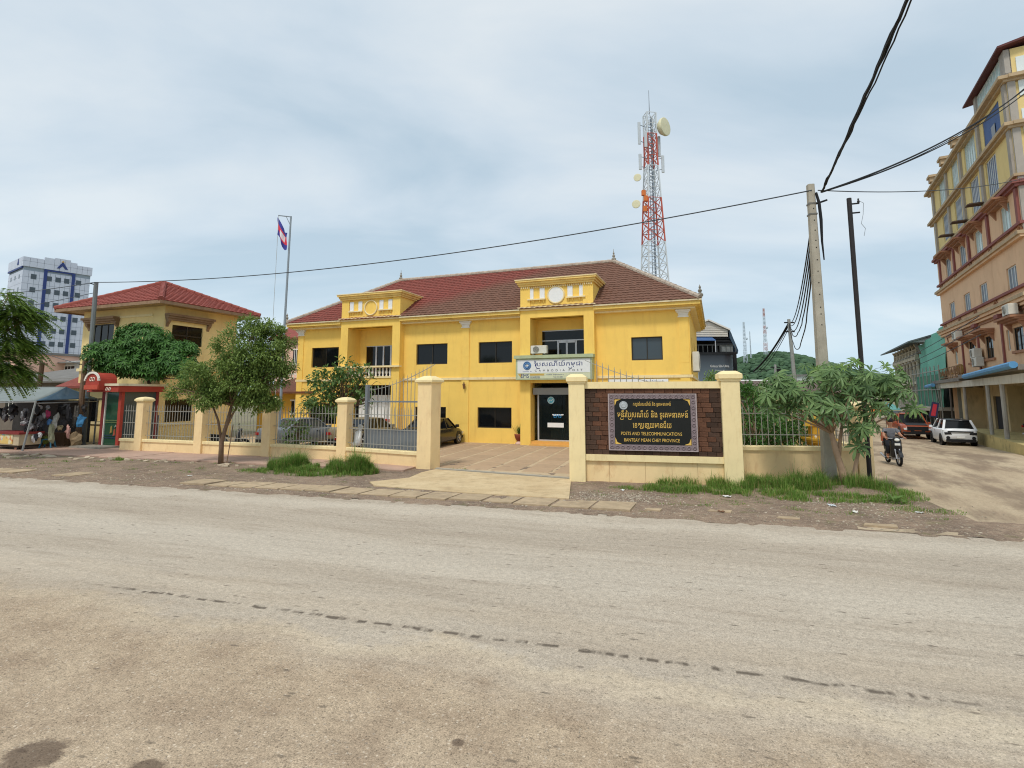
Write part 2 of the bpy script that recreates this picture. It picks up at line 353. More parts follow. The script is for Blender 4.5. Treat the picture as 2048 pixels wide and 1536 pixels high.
def road_extra(N, L, tc, nz, rng, mix, mth, col):
    sep = N.new('ShaderNodeSeparateXYZ'); L.new(tc.outputs['Object'], sep.inputs[0]); X, Y = sep.outputs[0], sep.outputs[1]
    w1 = nz(0.55, 5, 0.6, tc.outputs['Object']); w2 = nz(5.0, 4, 0.6, tc.outputs['Object'])
    yy = mth('ADD', Y, mth('ADD', rng(w1, 0.25, 0.75, -0.45, 0.45), rng(w2, 0.25, 0.75, -0.16, 0.16)))
    def band(c, w): return rng(mth('ABSOLUTE', mth('SUBTRACT', yy, c)), w, w * 0.25)
    br = nz(9.0, 5, 0.7, tc.outputs['Object'])
    col = mix(mth('MULTIPLY', band(-0.7, 0.6), 0.6), col, S(204, 192, 174))          # dusty pale strip by the kerb side
    col = mix(mth('MULTIPLY', band(-2.1, 1.1), mth('MULTIPLY', rng(br, 0.35, 0.7), 0.55)), col, S(168, 155, 139))   # worn lane
    col = mix(mth('MULTIPLY', band(-3.9, 1.0), 0.35), col, S(204, 194, 178))
    col = mix(mth('MULTIPLY', band(-6.0, 0.45), 0.3), col, S(194, 177, 154))
    col = mix(mth('MULTIPLY', band(-6.95, 0.3), 0.5), col, S(210, 193, 166))
    # brown gravelly shoulder on the near side
    sh = rng(mth('ADD', yy, mth('MULTIPLY', X, 0.06)), -5.5, -6.6)
    col = mix(mth('MULTIPLY', sh, 0.85), col, mix(rng(nz(1.6, 6, 0.65, tc.outputs['Object']), 0.35, 0.65), S(190, 169, 142), S(162, 140, 116)))
    mo = nz(11.0, 10, 0.82, tc.outputs['Object']); mo2 = nz(30.0, 6, 0.8, tc.outputs['Object'])
    gs = N.new('ShaderNodeVectorMath'); gs.operation = 'SCALE'; L.new(col, gs.inputs[0]); L.new(mth('ADD', rng(mo, 0.36, 0.64, 0.8, 1.16), rng(mo2, 0.35, 0.65, -0.17, 0.17)), gs.inputs['Scale']); col = gs.outputs[0]
    vq = N.new('ShaderNodeTexVoronoi'); vq.inputs['Scale'].default_value = 26.0; L.new(tc.outputs['Object'], vq.inputs['Vector']); vs_ = N.new('ShaderNodeSeparateColor'); L.new(vq.outputs['Color'], vs_.inputs[0])
    chip = mth('MULTIPLY', rng(vq.outputs['Distance'], 0.36, 0.18), sh)
    col = mix(mth('MULTIPLY', chip, mth('MULTIPLY', rng(vs_.outputs[0], .55, .7), .55)), col, S(222, 206, 184))
    col = mix(mth('MULTIPLY', chip, mth('MULTIPLY', rng(vs_.outputs[1], .7, .8), .5)), col, S(112, 96, 84))
    fn = nz(70.0, 3, 0.75, tc.outputs['Object'])
    m = N.new('ShaderNodeVectorMath'); m.operation = 'SCALE'; L.new(col, m.inputs[0]); L.new(mth('ADD', 1.0, mth('MULTIPLY', mth('SUBTRACT', rng(fn, 0.32, 0.68, -0.34, 0.34), 0.0), mth('ADD', 0.55, mth('MULTIPLY', sh, 0.6)))), m.inputs['Scale']); col = m.outputs[0]
    # broken dark joint line
    wob = rng(nz(3.0, 3, 0.5, tc.outputs['Object']), 0.2, 0.8, -0.05, 0.05)
    cw = N.new('ShaderNodeTexNoise'); cw.noise_dimensions = '1D'; cw.inputs['Scale'].default_value = 4.5; cw.inputs['Detail'].default_value = 3; L.new(X, cw.inputs['W'])
    ck = mth('MULTIPLY', rng(mth('ABSOLUTE', mth('ADD', mth('ADD', Y, wob), 6.45)), 0.048, 0.014), rng(cw.outputs['Fac'], 0.44, 0.54))
    ck = mth('MULTIPLY', ck, mth('MULTIPLY', rng(X, 12.8, 14.0), rng(X, 24.8, 23.0)))
    col = mix(mth('MULTIPLY', ck, 0.85), col, S(92, 82, 72))
    # scattered dark flecks of old tar, drawn out along the street
    mp = N.new('ShaderNodeMapping'); mp.inputs['Scale'].default_value = (3.0, 9.0, 1); L.new(tc.outputs['Object'], mp.inputs[0])
    vo = N.new('ShaderNodeTexVoronoi'); vo.inputs['Scale'].default_value = 0.9; L.new(mp.outputs[0], vo.inputs['Vector'])
    sp = N.new('ShaderNodeSeparateColor'); L.new(vo.outputs['Color'], sp.inputs[0])
    fl = mth('MULTIPLY', rng(mth('ADD', vo.outputs['Distance'], rng(br, 0.2, 0.8, -0.12, 0.12)), 0.17, 0.08), rng(sp.outputs[2], 0.86, 0.9))
    col = mix(mth('MULTIPLY', fl, 0.6), col, S(98, 88, 78))
    # damp oil stains
    for cx, cy, rx, ry in ((16.55, -9.25, 0.24, 0.2), (17.5, -9.12, 0.16, 0.1), (19.56, -8.22, 0.06, 0.05)):
        d = mth('SQRT', mth('ADD', mth('POWER', mth('DIVIDE', mth('SUBTRACT', X, cx), rx), 2.0), mth('POWER', mth('DIVIDE', mth('SUBTRACT', Y, cy), ry), 2.0)))
        col = mix(mth('MULTIPLY', rng(mth('ADD', d, rng(br, 0.2, 0.8, -0.35, 0.35)), 1.05, 0.75), 0.75), col, S(96, 80, 68))
    return col
road_m = groundmat('dusty_asphalt', S(194, 181, 163), S(179, 165, 147), S(161, 146, 129), 0.8, 3.0, (0.16, 1.3, 1), 0.2, 55.0, 0.8, road_extra, pebc=S(216, 202, 182), pebk=.4)
def dirt_extra(N, L, tc, nz, rng, mix, mth, col):
    g = nz(7.0, 10, .8, tc.outputs['Object']); sc_ = N.new('ShaderNodeVectorMath'); sc_.operation = 'SCALE'; L.new(col, sc_.inputs[0]); L.new(rng(g, .35, .65, .78, 1.2), sc_.inputs['Scale']); col = sc_.outputs[0]
    return mix(mth('MULTIPLY', rng(nz(2.2, 7, .7, tc.outputs['Object']), .56, .66), .55), col, S(104, 106, 66))
dirt_m = groundmat('dirt', S(150, 129, 110), S(122, 105, 91), S(168, 150, 128), 0.7, 5.0, (1, 1, 1), 0.28, 30.0, 0.9, dirt_extra, pebc=S(186, 174, 156))
def damp_extra(N, L, tc, nz, rng, mix, mth, col):
    mp = N.new('ShaderNodeMapping'); mp.inputs['Rotation'].default_value = (0, 0, R(-62)); L.new(tc.outputs['Object'], mp.inputs[0])
    m2 = N.new('ShaderNodeMapping'); m2.inputs['Scale'].default_value = (.12, .5, 1); L.new(mp.outputs[0], m2.inputs[0])
    d = nz(1.0, 8, .66, m2.outputs[0]); col = mix(mth('MULTIPLY', rng(d, .5, .6), .8), col, S(134, 116, 98))
    g = nz(9.0, 8, .8, tc.outputs['Object']); sc_ = N.new('ShaderNodeVectorMath'); sc_.operation = 'SCALE'; L.new(col, sc_.inputs[0]); L.new(rng(g, .35, .65, .86, 1.12), sc_.inputs['Scale']); return sc_.outputs[0]
sand_m = groundmat('sandy_road', S(196, 178, 150), S(178, 158, 132), S(150, 131, 110), 0.5, 1.6, (0.3, 1.2, 1), 0.14, 40.0, 0.6, damp_extra, rot=R(-62))
farm_m = groundmat('far_ground', S(150, 138, 116), S(128, 124, 98), S(110, 116, 84), 0.05, 0.4, (1, 1, 1), 0.1, 10.0, 0.2)

def gridmesh(xs, ys, zf, mat, name, mask=None, parent=None):
    mb = MB(); nx = len(xs)
    mb.v = [(x, y, zf(x, y)) for y in ys for x in xs]
    for j in range(len(ys) - 1):
        for i in range(nx - 1):
            if mask and not mask((xs[i] + xs[i+1]) / 2, (ys[j] + ys[j+1]) / 2): continue
            mb.f.append((j*nx+i, j*nx+i+1, (j+1)*nx+i+1, (j+1)*nx+i)); mb.m.append(0)
    return mb.build(name, mat, parent, recalc=False, smooth=True)
def steps(a, b, d):
    n = max(1, int(round((b - a) / d))); return [a + (b - a) * i / n for i in range(n + 1)]
gx = [-900, -450, -220, -120, -80] + steps(-60, 70, 2.5) + [90, 130, 220, 450, 900]
gy = [-60, -30, -15] + steps(-8, 80, 2.5) + [100, 140, 220, 400, 800, 1500]
struct(gridmesh(gx, gy, lambda x, y: hfun(x, y) - 0.05, farm_m, 'ground'), 'bare ground of the town spreading to the horizon')

rd = gridmesh(steps(-60, 75, 2.5), steps(-32, 0.15, 2.0), lambda x, y: 0.0, road_m, 'road'); rd.location = QO; rd.rotation_euler = (0, 0, QA)
struct(rd, 'wide dusty pale asphalt road crossing the foreground')

def nz3(x, y, s, o=0.0): return noise.noise(Vector((x * s + o, y * s - o, o)))
def verge_z(x, y):
    z = 0.012 + 0.03 * sstep((y - 0.1) / 1.5) + 0.02 * nz3(x, y, 1.1) + 0.016 * nz3(x, y, 3.3, 4) + 0.008 * nz3(x, y, 8, 9)
    z += 0.16 * math.exp(-(((x - 26.0) / 0.8) ** 2 + ((y - 4.75) / 0.55) ** 2))
    z += 0.05 * math.exp(-(((x - 9.2) / 2.0) ** 2 + ((y - 3.6) / 0.6) ** 2))
    if y < 0.25: z -= (0.25 - y) * 0.06
    return z
def verge_mask(x, y):
    w = 0.12 * nz3(x, y, 1.7, 2.0)
    if y < 1.5 + 2.2 * w and x > 24 and y > .02 + w: return x < 47
    return y > 0.02 + w and x < 27.4 - max(0, y - 3.2) * 0.02 - 3.0 * sstep((1.6 - y) / 1.6) * 0.35 + w * 2
vg = gridmesh(steps(-22, 47, 0.2), steps(-0.2, 7.6, 0.17), verge_z, dirt_m, 'verge', verge_mask); vg.location = QO; vg.rotation_euler = (0, 0, QA)
struct(vg, 'strip of trodden brown dirt between road and pavement')

# side street running away past the compound, sinking slightly
def side_street():
    Lp = [(7.0, 11.1), (8.2, 13.2), (10.2, 15.6), (12.6, 20), (16.2, 28), (20.5, 37), (26, 48), (40, 76), (58, 112)]
    Rp = [(34, 2.4), (31, 9), (28, 16), (26.4, 22.5), (26.2, 27.6), (31.5, 37.0), (38.5, 49), (53, 76), (71, 110)]
    mb = MB(); n = 26; rows = []
    for (a, b) in zip(Lp, Rp): rows.append([(lerp(a[0], b[0], i / n), lerp(a[1], b[1], i / n)) for i in range(n + 1)])
    dense = []
    for r0, r1 in zip(rows[:-1], rows[1:]):
        for t in range(6): dense.append([(lerp(p[0], q_[0], t / 6), lerp(p[1], q_[1], t / 6)) for p, q_ in zip(r0, r1)])
    dense.append(rows[-1])
    for r_ in dense: mb.v += [(x, y, hfun(x, y) + 0.006) for x, y in r_]
    for j in range(len(dense) - 1):
        for i in range(n): mb.f.append((j*(n+1)+i, j*(n+1)+i+1, (j+1)*(n+1)+i+1, (j+1)*(n+1)+i)); mb.m.append(0)
    struct(mb.build('side_street', sand_m, smooth=True, recalc=False), 'sandy unpaved side street with brown damp patches')
side_street()
def pt_in(p, poly):
    c = False; j = len(poly) - 1
    for i in range(len(poly)):
        if (poly[i][1] > p[1]) != (poly[j][1] > p[1]) and p[0] < (poly[j][0]-poly[i][0])*(p[1]-poly[i][1])/(poly[j][1]-poly[i][1])+poly[i][0]: c = not c
        j = i
    return c

# red-brown pavement slabs with a broken edge, left of the gate
walk_m = M('pavement_tiles', S(182, 152, 134), 0.9, 0.12, 1.5, 0.3, 40, stain=S(140, 118, 102), samt=0.5, sscale=(1, 1, 1), objrnd=0.05)
pv = thing('pavement', 'reddish worn pavement with crumbling edge along the cream fence', None, QO, QA); pv['kind'] = 'structure'
x = -26.0
while x < 12.2:
    w = U(1.1, 1.7) if x > -9 else 2.4
    e0, e1 = 4.85 + U(-.12, .1), 4.85 + U(-.12, .1)
    pts = [(x, e0), (x + w * 0.3, e0 + U(-.08, .1)), (x + w * 0.65, e1 + U(-.1, .08)), (x + w - 0.012, e1)]
    mb = MB(); far = 7.9 if x < 8 else 6.6
    mb.prism(pts + [(x + w - 0.012, far), (x, far)], 'z', -0.03, 0.085 + U(-.008, .008)); mb.build('pavement_slab', walk_m, pv)
    x += w
# loose broken concrete pieces below the edge
brk_m = M('broken_concrete', S(196, 180, 156), 0.95, 0.15, 5, 0.4, 40, objrnd=0.15)
for i in range(34):
    px_, py_ = U(-9, 6.2), 4.72 - abs(rnd.gauss(0, 0.42))
    mb = MB(); k = rnd.randint(4, 6); r0 = U(0.08, 0.3)
    pts = [(r0 * U(.7, 1.2) * math.cos(2*math.pi*j/k), 0.55 * r0 * U(.7, 1.2) * math.sin(2*math.pi*j/k)) for j in range(k)]
    mb.prism(pts, 'z', -0.03, 0.035); o = mb.build('rubble_chunk', brk_m); p = q(px_, py_, verge_z(px_, py_) + 0.015)
    o.location = p; o.rotation_euler = (U(-.25, .25), U(-.2, .2), U(0, 6))
    tag(o, 'flat broken concrete chunk lying in the dirt below the pavement edge', 'rubble', 'broken slabs below the pavement edge')

# flat kerb slabs between dirt and road
kerb_m = M('kerb_concrete', S(180, 159, 130), 0.95, 0.16, 4.0, 0.5, 40, stain=S(140, 120, 100), samt=0.85, sscale=(1, 1, 1), objrnd=0.06)
kb = thing('kerb', 'row of flat worn concrete kerb slabs beside the road', None, QO, QA); kb['kind'] = 'structure'
x = -3.0
while x < 19.6:
    w = U(0.82, 1.0); n0, f0 = 0.62 + U(-.05, .05) - 0.004 * x, 1.42 + U(-.06, .06)
    if x < 1: f0 -= 0.12
    if not (3.2 < x < 4.0) and (x > 9 or U(0, 1) < .7):
        mb = MB(); g = 0.035
        mb.prism([(x + g, n0), (x + w - g, n0 + U(-.02, .02)), (x + w - g + 0.1, f0), (x + g + 0.1, f0 + U(-.02, .02))], 'z', -0.05, 0.052 + U(-.012, .012))
        mb.build('kerb_slab', kerb_m, kb)
    x += w
for xx, yy, w, h in ((20.6, .75, .35, .2), (22.0, 1.0, .5, .22), (23.4, .7, .45, .2), (25.0, .5, .6, .2)):   # half-buried remnants further along
    mb = MB(); mb.prism([(xx, yy), (xx + w, yy - .03), (xx + w + .05, yy + h), (xx + .08, yy + h * .9)], 'z', -0.05, 0.045); mb.build('kerb_slab', kerb_m, kb)

# concrete entrance ramp
ramp_m = groundmat('ramp_concrete', S(212, 190, 152), S(196, 172, 134), S(172, 148, 116), 0.9, 3.0, (1, 1, 1), 0.1, 50, 0.35)
poly = [(-2.75, 19.35), (1.86, 17.1), (1.46, 13.95), (-1.2, 14.75), (-4.05, 15.95), (-4.35, 16.6), (-3.3, 17.4), (-3.1, 18.6)]
mb = MB(); mb.prism(poly, 'z', -0.03, 0.07)
struct(mb.build('entrance_ramp', ramp_m), 'pale concrete entrance ramp in front of the open gate')
mb = MB(); mb.prism([(-2.75, 19.40), (1.9, 17.15), (1.93, 17.32), (-2.7, 19.6)], 'z', 0.0, 0.098); struct(mb.build('gate_sill', concrete), 'narrow concrete sill across the gate opening')

# paved yard in front of the post office: slabs with light joints
yard_m = M('yard_joint', S(192, 170, 138), 0.95, 0.12, 1.5, 0.2, 40)
slab_m = M('yard_slab', S(180, 153, 124), 0.92, 0.1, 1.2, 0.25, 40, stain=S(140, 116, 94), samt=0.6, sscale=(.8, .8, .8), objrnd=0.07)
YA = R(-21 + 4); YO = Vector((-2.66, 30.52, 0)); YM = Matrix.Translation(YO) @ Matrix.Rotation(YA, 4, 'Z')
yard = thing('yard', 'brown slab paving of the yard with pale joints', None, YO, YA); yard['kind'] = 'structure'
ypoly = [(-2.75, 19.62), (1.9, 17.35), (2.4, 17.4), (6.6, 16.5), (11.2, 17.3), (14.6, 26.0), (-18.0, 38.0), (-17.4, 25.9), (-6.9, 22.1), (-3.3, 20.0)]
yi = YM.inverted(); lp = [tuple((yi @ Vector((a, b, 0)))[:2]) for a, b in ypoly]
mb = MB(); mb.prism(lp, 'z', -0.02, 0.045); mb.build('joint_bed', yard_m, yard)
slab_meshes = []
for k in range(4):
    mb = MB(); w, d = 0.97, 1.04; mb.bbox(-w/2, w/2, -d/2, d/2, 0.03, 0.054, 0.008); slab_meshes.append(mb.mesh('paving_slab', slab_m))
for i in range(-13, 14):
    for j in range(0, 13):
        cx, cy = i * 1.12, -0.75 - j * 1.12
        if all(pt_in((cx + a, cy + b), lp) for a in (-.5, .5) for b in (-.54, .54)):
            W = YM @ Vector((cx, cy, 0))
            if -9.0 < W.x < 4.6: link('paving_slab', slab_meshes[(i * 7 + j * 3) % 4], yard, (cx + U(-.015, .015), cy + U(-.015, .015), U(-.003, .003)), U(-.01, .01))
# ------------------------------------------------------------------ post office building
BA = R(-21.0)
po = thing('post_office', 'two-storey yellow post office with red-brown tiled hip roof and two porticos', 'building', (-2.66, 30.52, 0), BA)

def tile_slope(mb, A, B, C, D, du=0.3, dv=0.33, amp=0.03, lift=0.035, seg=4, m=0):
    # roof plane with eave A->B and top edge D->C; wavy tile courses, each lapping the one below
    A, B, C, D = map(Vector, (A, B, C, D))
    ux = (B - A).normalized(); n = ux.cross(((D - A) - ux * (D - A).dot(ux)).normalized()).normalized()
    if n.z < 0: n = -n
    vv = ((D + C) / 2 - (A + B) / 2); vv = vv - ux * vv.dot(ux); H = vv.length; rows = max(1, int(round(H / dv)))
    la, lb, ld, lc = 0.0, (B - A).dot(ux), (D - A).dot(ux), (C - A).dot(ux)
    for r in range(rows):
        v0, v1 = r / rows, min(1.0, (r + 1.12) / rows)
        x0, x1 = lerp(la, ld, v0), lerp(lb, lc, v0)
        i0, i1 = math.floor(x0 / du * seg), math.ceil(x1 / du * seg)
        pts = []
        for i in range(i0, i1 + 1):
            t = min(max(i * du / seg, x0), x1)
            w = amp * (0.5 + 0.5 * math.cos(2 * math.pi * i / seg)) ** 0.8
            lo = A + ux * t + vv * v0 + n * (lift + w); t2 = min(max(t, lerp(la, ld, v1)), lerp(lb, lc, v1))
            hi = A + ux * t2 + vv * v1 + n * (w + 0.002)
            pts.append((lo, hi, A + ux * t + vv * v0))
        o = len(mb.v)
        for lo, hi, dn in pts: mb.v += [tuple(lo), tuple(hi), tuple(dn)]
        for i in range(len(pts) - 1):
            a = o + i * 3; mb.f.append((a, a + 3, a + 4, a + 1)); mb.m.append(m); mb.f.append((a + 2, a + 5, a + 3, a)); mb.m.append(m)
def ridge_caps(mb, a, b, r=0.13, step=0.4, m=0):
    a, b = Vector(a), Vector(b); n = max(1, int((b - a).length / step))
    for i in range(n):
        p, q_ = a.lerp(b, i / n), a.lerp(b, (i + 1.12) / n)
        mb.tube([p, q_], [r * 1.08, r * 0.92], 8, m)
def finial(name, parent, p, mat, h=0.9):
    mb = MB(); mb.lathe([(0.02, 0), (.14, .02), (.15, .12), (.06, .2), (.1, .3), (.04, .4), (.06, .47), (.02, .55), (.008, h)], 8, p); return mb.build(name, mat, parent)

def two_tone_roof():
    mt = M('roof_tiles_main', S(132, 70, 60), 0.85, 0.24, 6.0, stain=S(92, 66, 56), samt=0.6, sscale=(1.2, 1.2, 1.2)); nt = mt.node_tree; N = nt.nodes; L = nt.links; b = N['Principled BSDF']
    old = b.inputs['Base Color'].links[0].from_socket
    tc = N.new('ShaderNodeTexCoord'); sp = N.new('ShaderNodeSeparateXYZ'); L.new(tc.outputs['Object'], sp.inputs[0])
    nz_ = N.new('ShaderNodeTexNoise'); nz_.inputs['Scale'].default_value = 0.9; nz_.inputs['Detail'].default_value = 6; L.new(tc.outputs['Object'], nz_.inputs['Vector'])
    def mth(op, a, b_):
        m = N.new('ShaderNodeMath'); m.operation = op
        for i, v in enumerate((a, b_)):
            if isinstance(v, (int, float)): m.inputs[i].default_value = v
            else: L.new(v, m.inputs[i])
        return m.outputs[0]
    d = mth('SUBTRACT', sp.outputs[0], mth('MULTIPLY', mth('SUBTRACT', sp.outputs[2], 8.6), 2.6))
    d = mth('ADD', d, mth('MULTIPLY', nz_.outputs['Fac'], 2.0))
    mr = N.new('ShaderNodeMapRange'); mr.inputs[1].default_value = -2.2; mr.inputs[2].default_value = 0.2; L.new(d, mr.inputs[0])
    n2 = N.new('ShaderNodeTexNoise'); n2.inputs['Scale'].default_value = 5.0; n2.inputs['Detail'].default_value = 7; L.new(tc.outputs['Object'], n2.inputs['Vector'])
    mb_ = N.new('ShaderNodeMixRGB'); mb_.inputs[1].default_value = S(86, 62, 50); mb_.inputs[2].default_value = S(138, 98, 80); L.new(n2.outputs['Fac'], mb_.inputs[0])
    mx = N.new('ShaderNodeMixRGB'); L.new(mr.outputs[0], mx.inputs[0]); L.new(old, mx.inputs[1]); L.new(mb_.outputs[0], mx.inputs[2]); L.new(mx.outputs[0], b.inputs['Base Color'])
    return mt
mainroof_m = two_tone_roof()
caps_m = M('ridge_mortar', S(180, 166, 150), 0.9, 0.2, 5, stain=S(140, 96, 84), samt=0.7, sscale=(2, 2, 2))
redroof_m = M('roof_tiles_red', S(140, 72, 62), 0.8, 0.12, 3.0, stain=S(118, 66, 56), samt=0.4, sscale=(1.5, 1.5, 1.5))
WIN_UP = [(-11.15, -9.0, 4.47, 5.75), (-3.3, -1.2, 4.5, 5.72), (0.8, 2.85, 4.5, 5.7), (9.42, 10.97, 4.46, 5.65)]
WIN_LO = [(-11.15, -9.0, .87, 2.01), (-3.3, -1.25, .87, 2.01), (0.76, 2.82, .87, 2.01), (9.42, 10.97, .87, 2.01)]
PORT = [(-8.52, -4.18), (3.5, 7.6)]
OPEN = [(-7.98, -4.72), (4.08, 7.05)]
def window(parent, x0, x1, z0, z1, y=0.0, glass=None, frame=None, bars=2, fw=0.06):
    glass = glass or darkglass; frame = frame or bronze
    mb = MB()
    mb.box(x0, x1, y + .02, y + .1, z0, z0 + fw); mb.box(x0, x1, y + .02, y + .1, z1 - fw, z1)
    mb.box(x0, x0 + fw, y + .02, y + .1, z0 + fw, z1 - fw); mb.box(x1 - fw, x1, y + .02, y + .1, z0 + fw, z1 - fw)
    w = (x1 - x0) / bars
    for i in range(1, bars): mb.box(x0 + w * i - fw * .35, x0 + w * i + fw * .35, y + .025, y + .095, z0 + fw, z1 - fw)
    f = mb.build('window', frame, parent)
    for i in range(bars):
        a = x0 + w * i + (fw if i == 0 else fw * .35); b = x0 + w * (i + 1) - (fw if i == bars - 1 else fw * .35)
        mb = MB(); mb.box(a, b, y + .05 + .012 * (i % 2), y + .07 + .012 * (i % 2), z0 + fw, z1 - fw); mb.build('pane', glass, f)
    return f
holes = [h for h in WIN_UP + WIN_LO] + [(a, b, 3.8, 6.88) for a, b in OPEN[:1]] + [(OPEN[1][0], OPEN[1][1], 3.8, 6.88), (OPEN[0][0], OPEN[0][1], 0.0, 3.3), (OPEN[1][0], OPEN[1][1], 0.0, 3.34)]
mb = MB(); wall_holes(mb, -12.3, 12.3, 0, 7.3, holes, 0, 0.22); mb.build('front_wall', yellow, po)
# side and rear walls
sd = MB()
def side(mb, x0, x1, holes_yz):
    ys = sorted(set([0.22, 10.0] + [h[0] for h in holes_yz] + [h[1] for h in holes_yz]))
    for a, b in zip(ys[:-1], ys[1:]):
        z = 0
        for h in sorted([h for h in holes_yz if h[0] <= a + 1e-6 and h[1] >= b - 1e-6], key=lambda h: h[2]):
            mb.box(x0, x1, a, b, z, h[2]); z = h[3]
        mb.box(x0, x1, a, b, z, 7.3)
SW = [(1.7, 2.5, 4.5, 5.7), (4.6, 5.6, 4.5, 5.7)]
mb = MB(); side(mb, 12.08, 12.3, SW); mb.build('side_wall', yellow, po)
mb = MB(); side(mb, -12.3, -12.08, []); mb.build('side_wall', yellow, po)
mb = MB(); mb.box(-12.3, 12.3, 10.0, 10.2, 0, 7.3); mb.build('rear_wall', yellow, po)
for a, b, c0, c1 in SW:
    mb = MB(); mb.box(12.14, 12.2, a, b, c0, c1); f = mb.build('window', bronze, po)
    mb = MB(); mb.box(12.2, 12.22, a + .06, b - .06, c0 + .06, c1 - .06); mb.build('pane', darkglass, f)
mb = MB(); mb.box(-12.08, 12.08, 0.22, 10, 3.4, 3.56); mb.build('floor_slab', concrete, po)
for w in WIN_UP[:3] + WIN_LO: window(po, *w, y=0.09)
window(po, *WIN_UP[3], y=0.09, glass=greyglass)
# string course, pilasters, cornice
for a, b in ((-12.36, PORT[0][0]), (PORT[0][1], PORT[1][0]), (PORT[1][1], 12.37)):
    mb = MB(); mb.box(a, b, -0.07, 0.0, 3.56, 3.7)
    if b > 12: mb.box(12.3, 12.37, 0, 10, 3.56, 3.7)
    mb.build('string_course', cream, po)
for x0 in (-12.28, -0.24, 11.78):
    x1 = x0 + 0.46; mb = MB(); mb.box(x0, x1, -0.05, 0, 0, 3.555); mb.box(x0, x1, -0.05, 0, 3.705, 6.56)
    for zz in (1.1, 1.7, 2.3, 4.3, 4.9): mb.box(x0 + .01, x1 - .01, -0.056, -0.05, zz, zz + .02)
    p = mb.build('pilaster', yellow, po)
    mb = MB(); xm = (x0 + x1) / 2
    for (h0, h1, w, d) in ((6.56, 6.63, .26, .09), (6.70, 6.78, .25, .07), (6.78, 6.86, .30, .12), (6.86, 6.95, .36, .17)): mb.box(xm - w, xm + w, -d, 0, h0, h1)
    mb.box(xm - .22, xm + .22, -.052, 0, 6.63, 6.70); mb.build('capital', white, p)
# eaves cornice: moulded strips in three runs between the porticos
def ring(seg, mb, o, z0, z1):
    if seg == 0: mb.box(-12.3 - o, PORT[0][0], -o, 0, z0, z1); mb.box(-12.3 - o, -12.3, 0, 10 + o, z0, z1)
    elif seg == 1: mb.box(PORT[0][1], PORT[1][0], -o, 0, z0, z1)
    else: mb.box(PORT[1][1], 12.3 + o, -o, 0, z0, z1); mb.box(12.3, 12.3 + o, 0, 10 + o, z0, z1)
corn_m = M('yellow_cornice', S(236, 200, 110), 0.85, 0.06, 1.5, stain=S(170, 140, 80), samt=.5)
ccap_m = M('cornice_cap', S(224, 208, 172), 0.9, .1, 3, stain=S(150, 130, 100), samt=.6, sscale=(2, 2, 2))
for sg_ in range(3):
    mb = MB(); ring(sg_, mb, 0.42, 7.05, 7.12); ring(sg_, mb, 0.55, 7.12, 7.29); cn = mb.build('cornice', corn_m, po)
    mb = MB(); ring(sg_, mb, 0.30, 6.96, 7.05); mb.build('cornice_fillet', cream, cn)
    mb = MB(); ring(sg_, mb, 0.62, 7.29, 7.36); mb.build('cornice_cap', ccap_m, cn)
# roof
E0, RZ, EZ = 12.86, 10.95, 7.36
mb = MB()
cor = [(-E0, -.62, EZ), (E0, -.62, EZ), (E0, 10.62, EZ), (-E0, 10.62, EZ)]; rl, rr = (-7.75, 5, RZ), (7.75, 5, RZ)
tile_slope(mb, cor[0], cor[1], rr, rl); tile_slope(mb, cor[1], cor[2], rr, rr); tile_slope(mb, cor[2], cor[3], rl, rr, 0.6, .6, seg=2); tile_slope(mb, cor[3], cor[0], rl, rl)
roof = stuff(mb.build('roof', mainroof_m, po, recalc=False))
mb = MB(); mb.quad((-E0 + .3, -.2, EZ - .02), (E0 - .3, -.2, EZ - .02), (E0 - .3, 10.2, EZ - .02), (-E0 + .3, 10.2, EZ - .02)); mb.build('soffit', yellow, po)
mb = MB()
for a, b in ((rl, rr), (cor[0], rl), (cor[1], rr), (cor[2], rr), (cor[3], rl)): ridge_caps(mb, (a[0], a[1], a[2] + .06), (b[0], b[1], b[2] + .06))
stuff(mb.build('ridge_caps', caps_m, po))
for p in (rl, rr): finial('finial', po, (p[0], p[1], p[2] + .1), conc_dark, .75)
for p in (cor[0], cor[1]): finial('corner_finial', po, (p[0], p[1] + .1, p[2] + .1), conc_dark, 0.6)
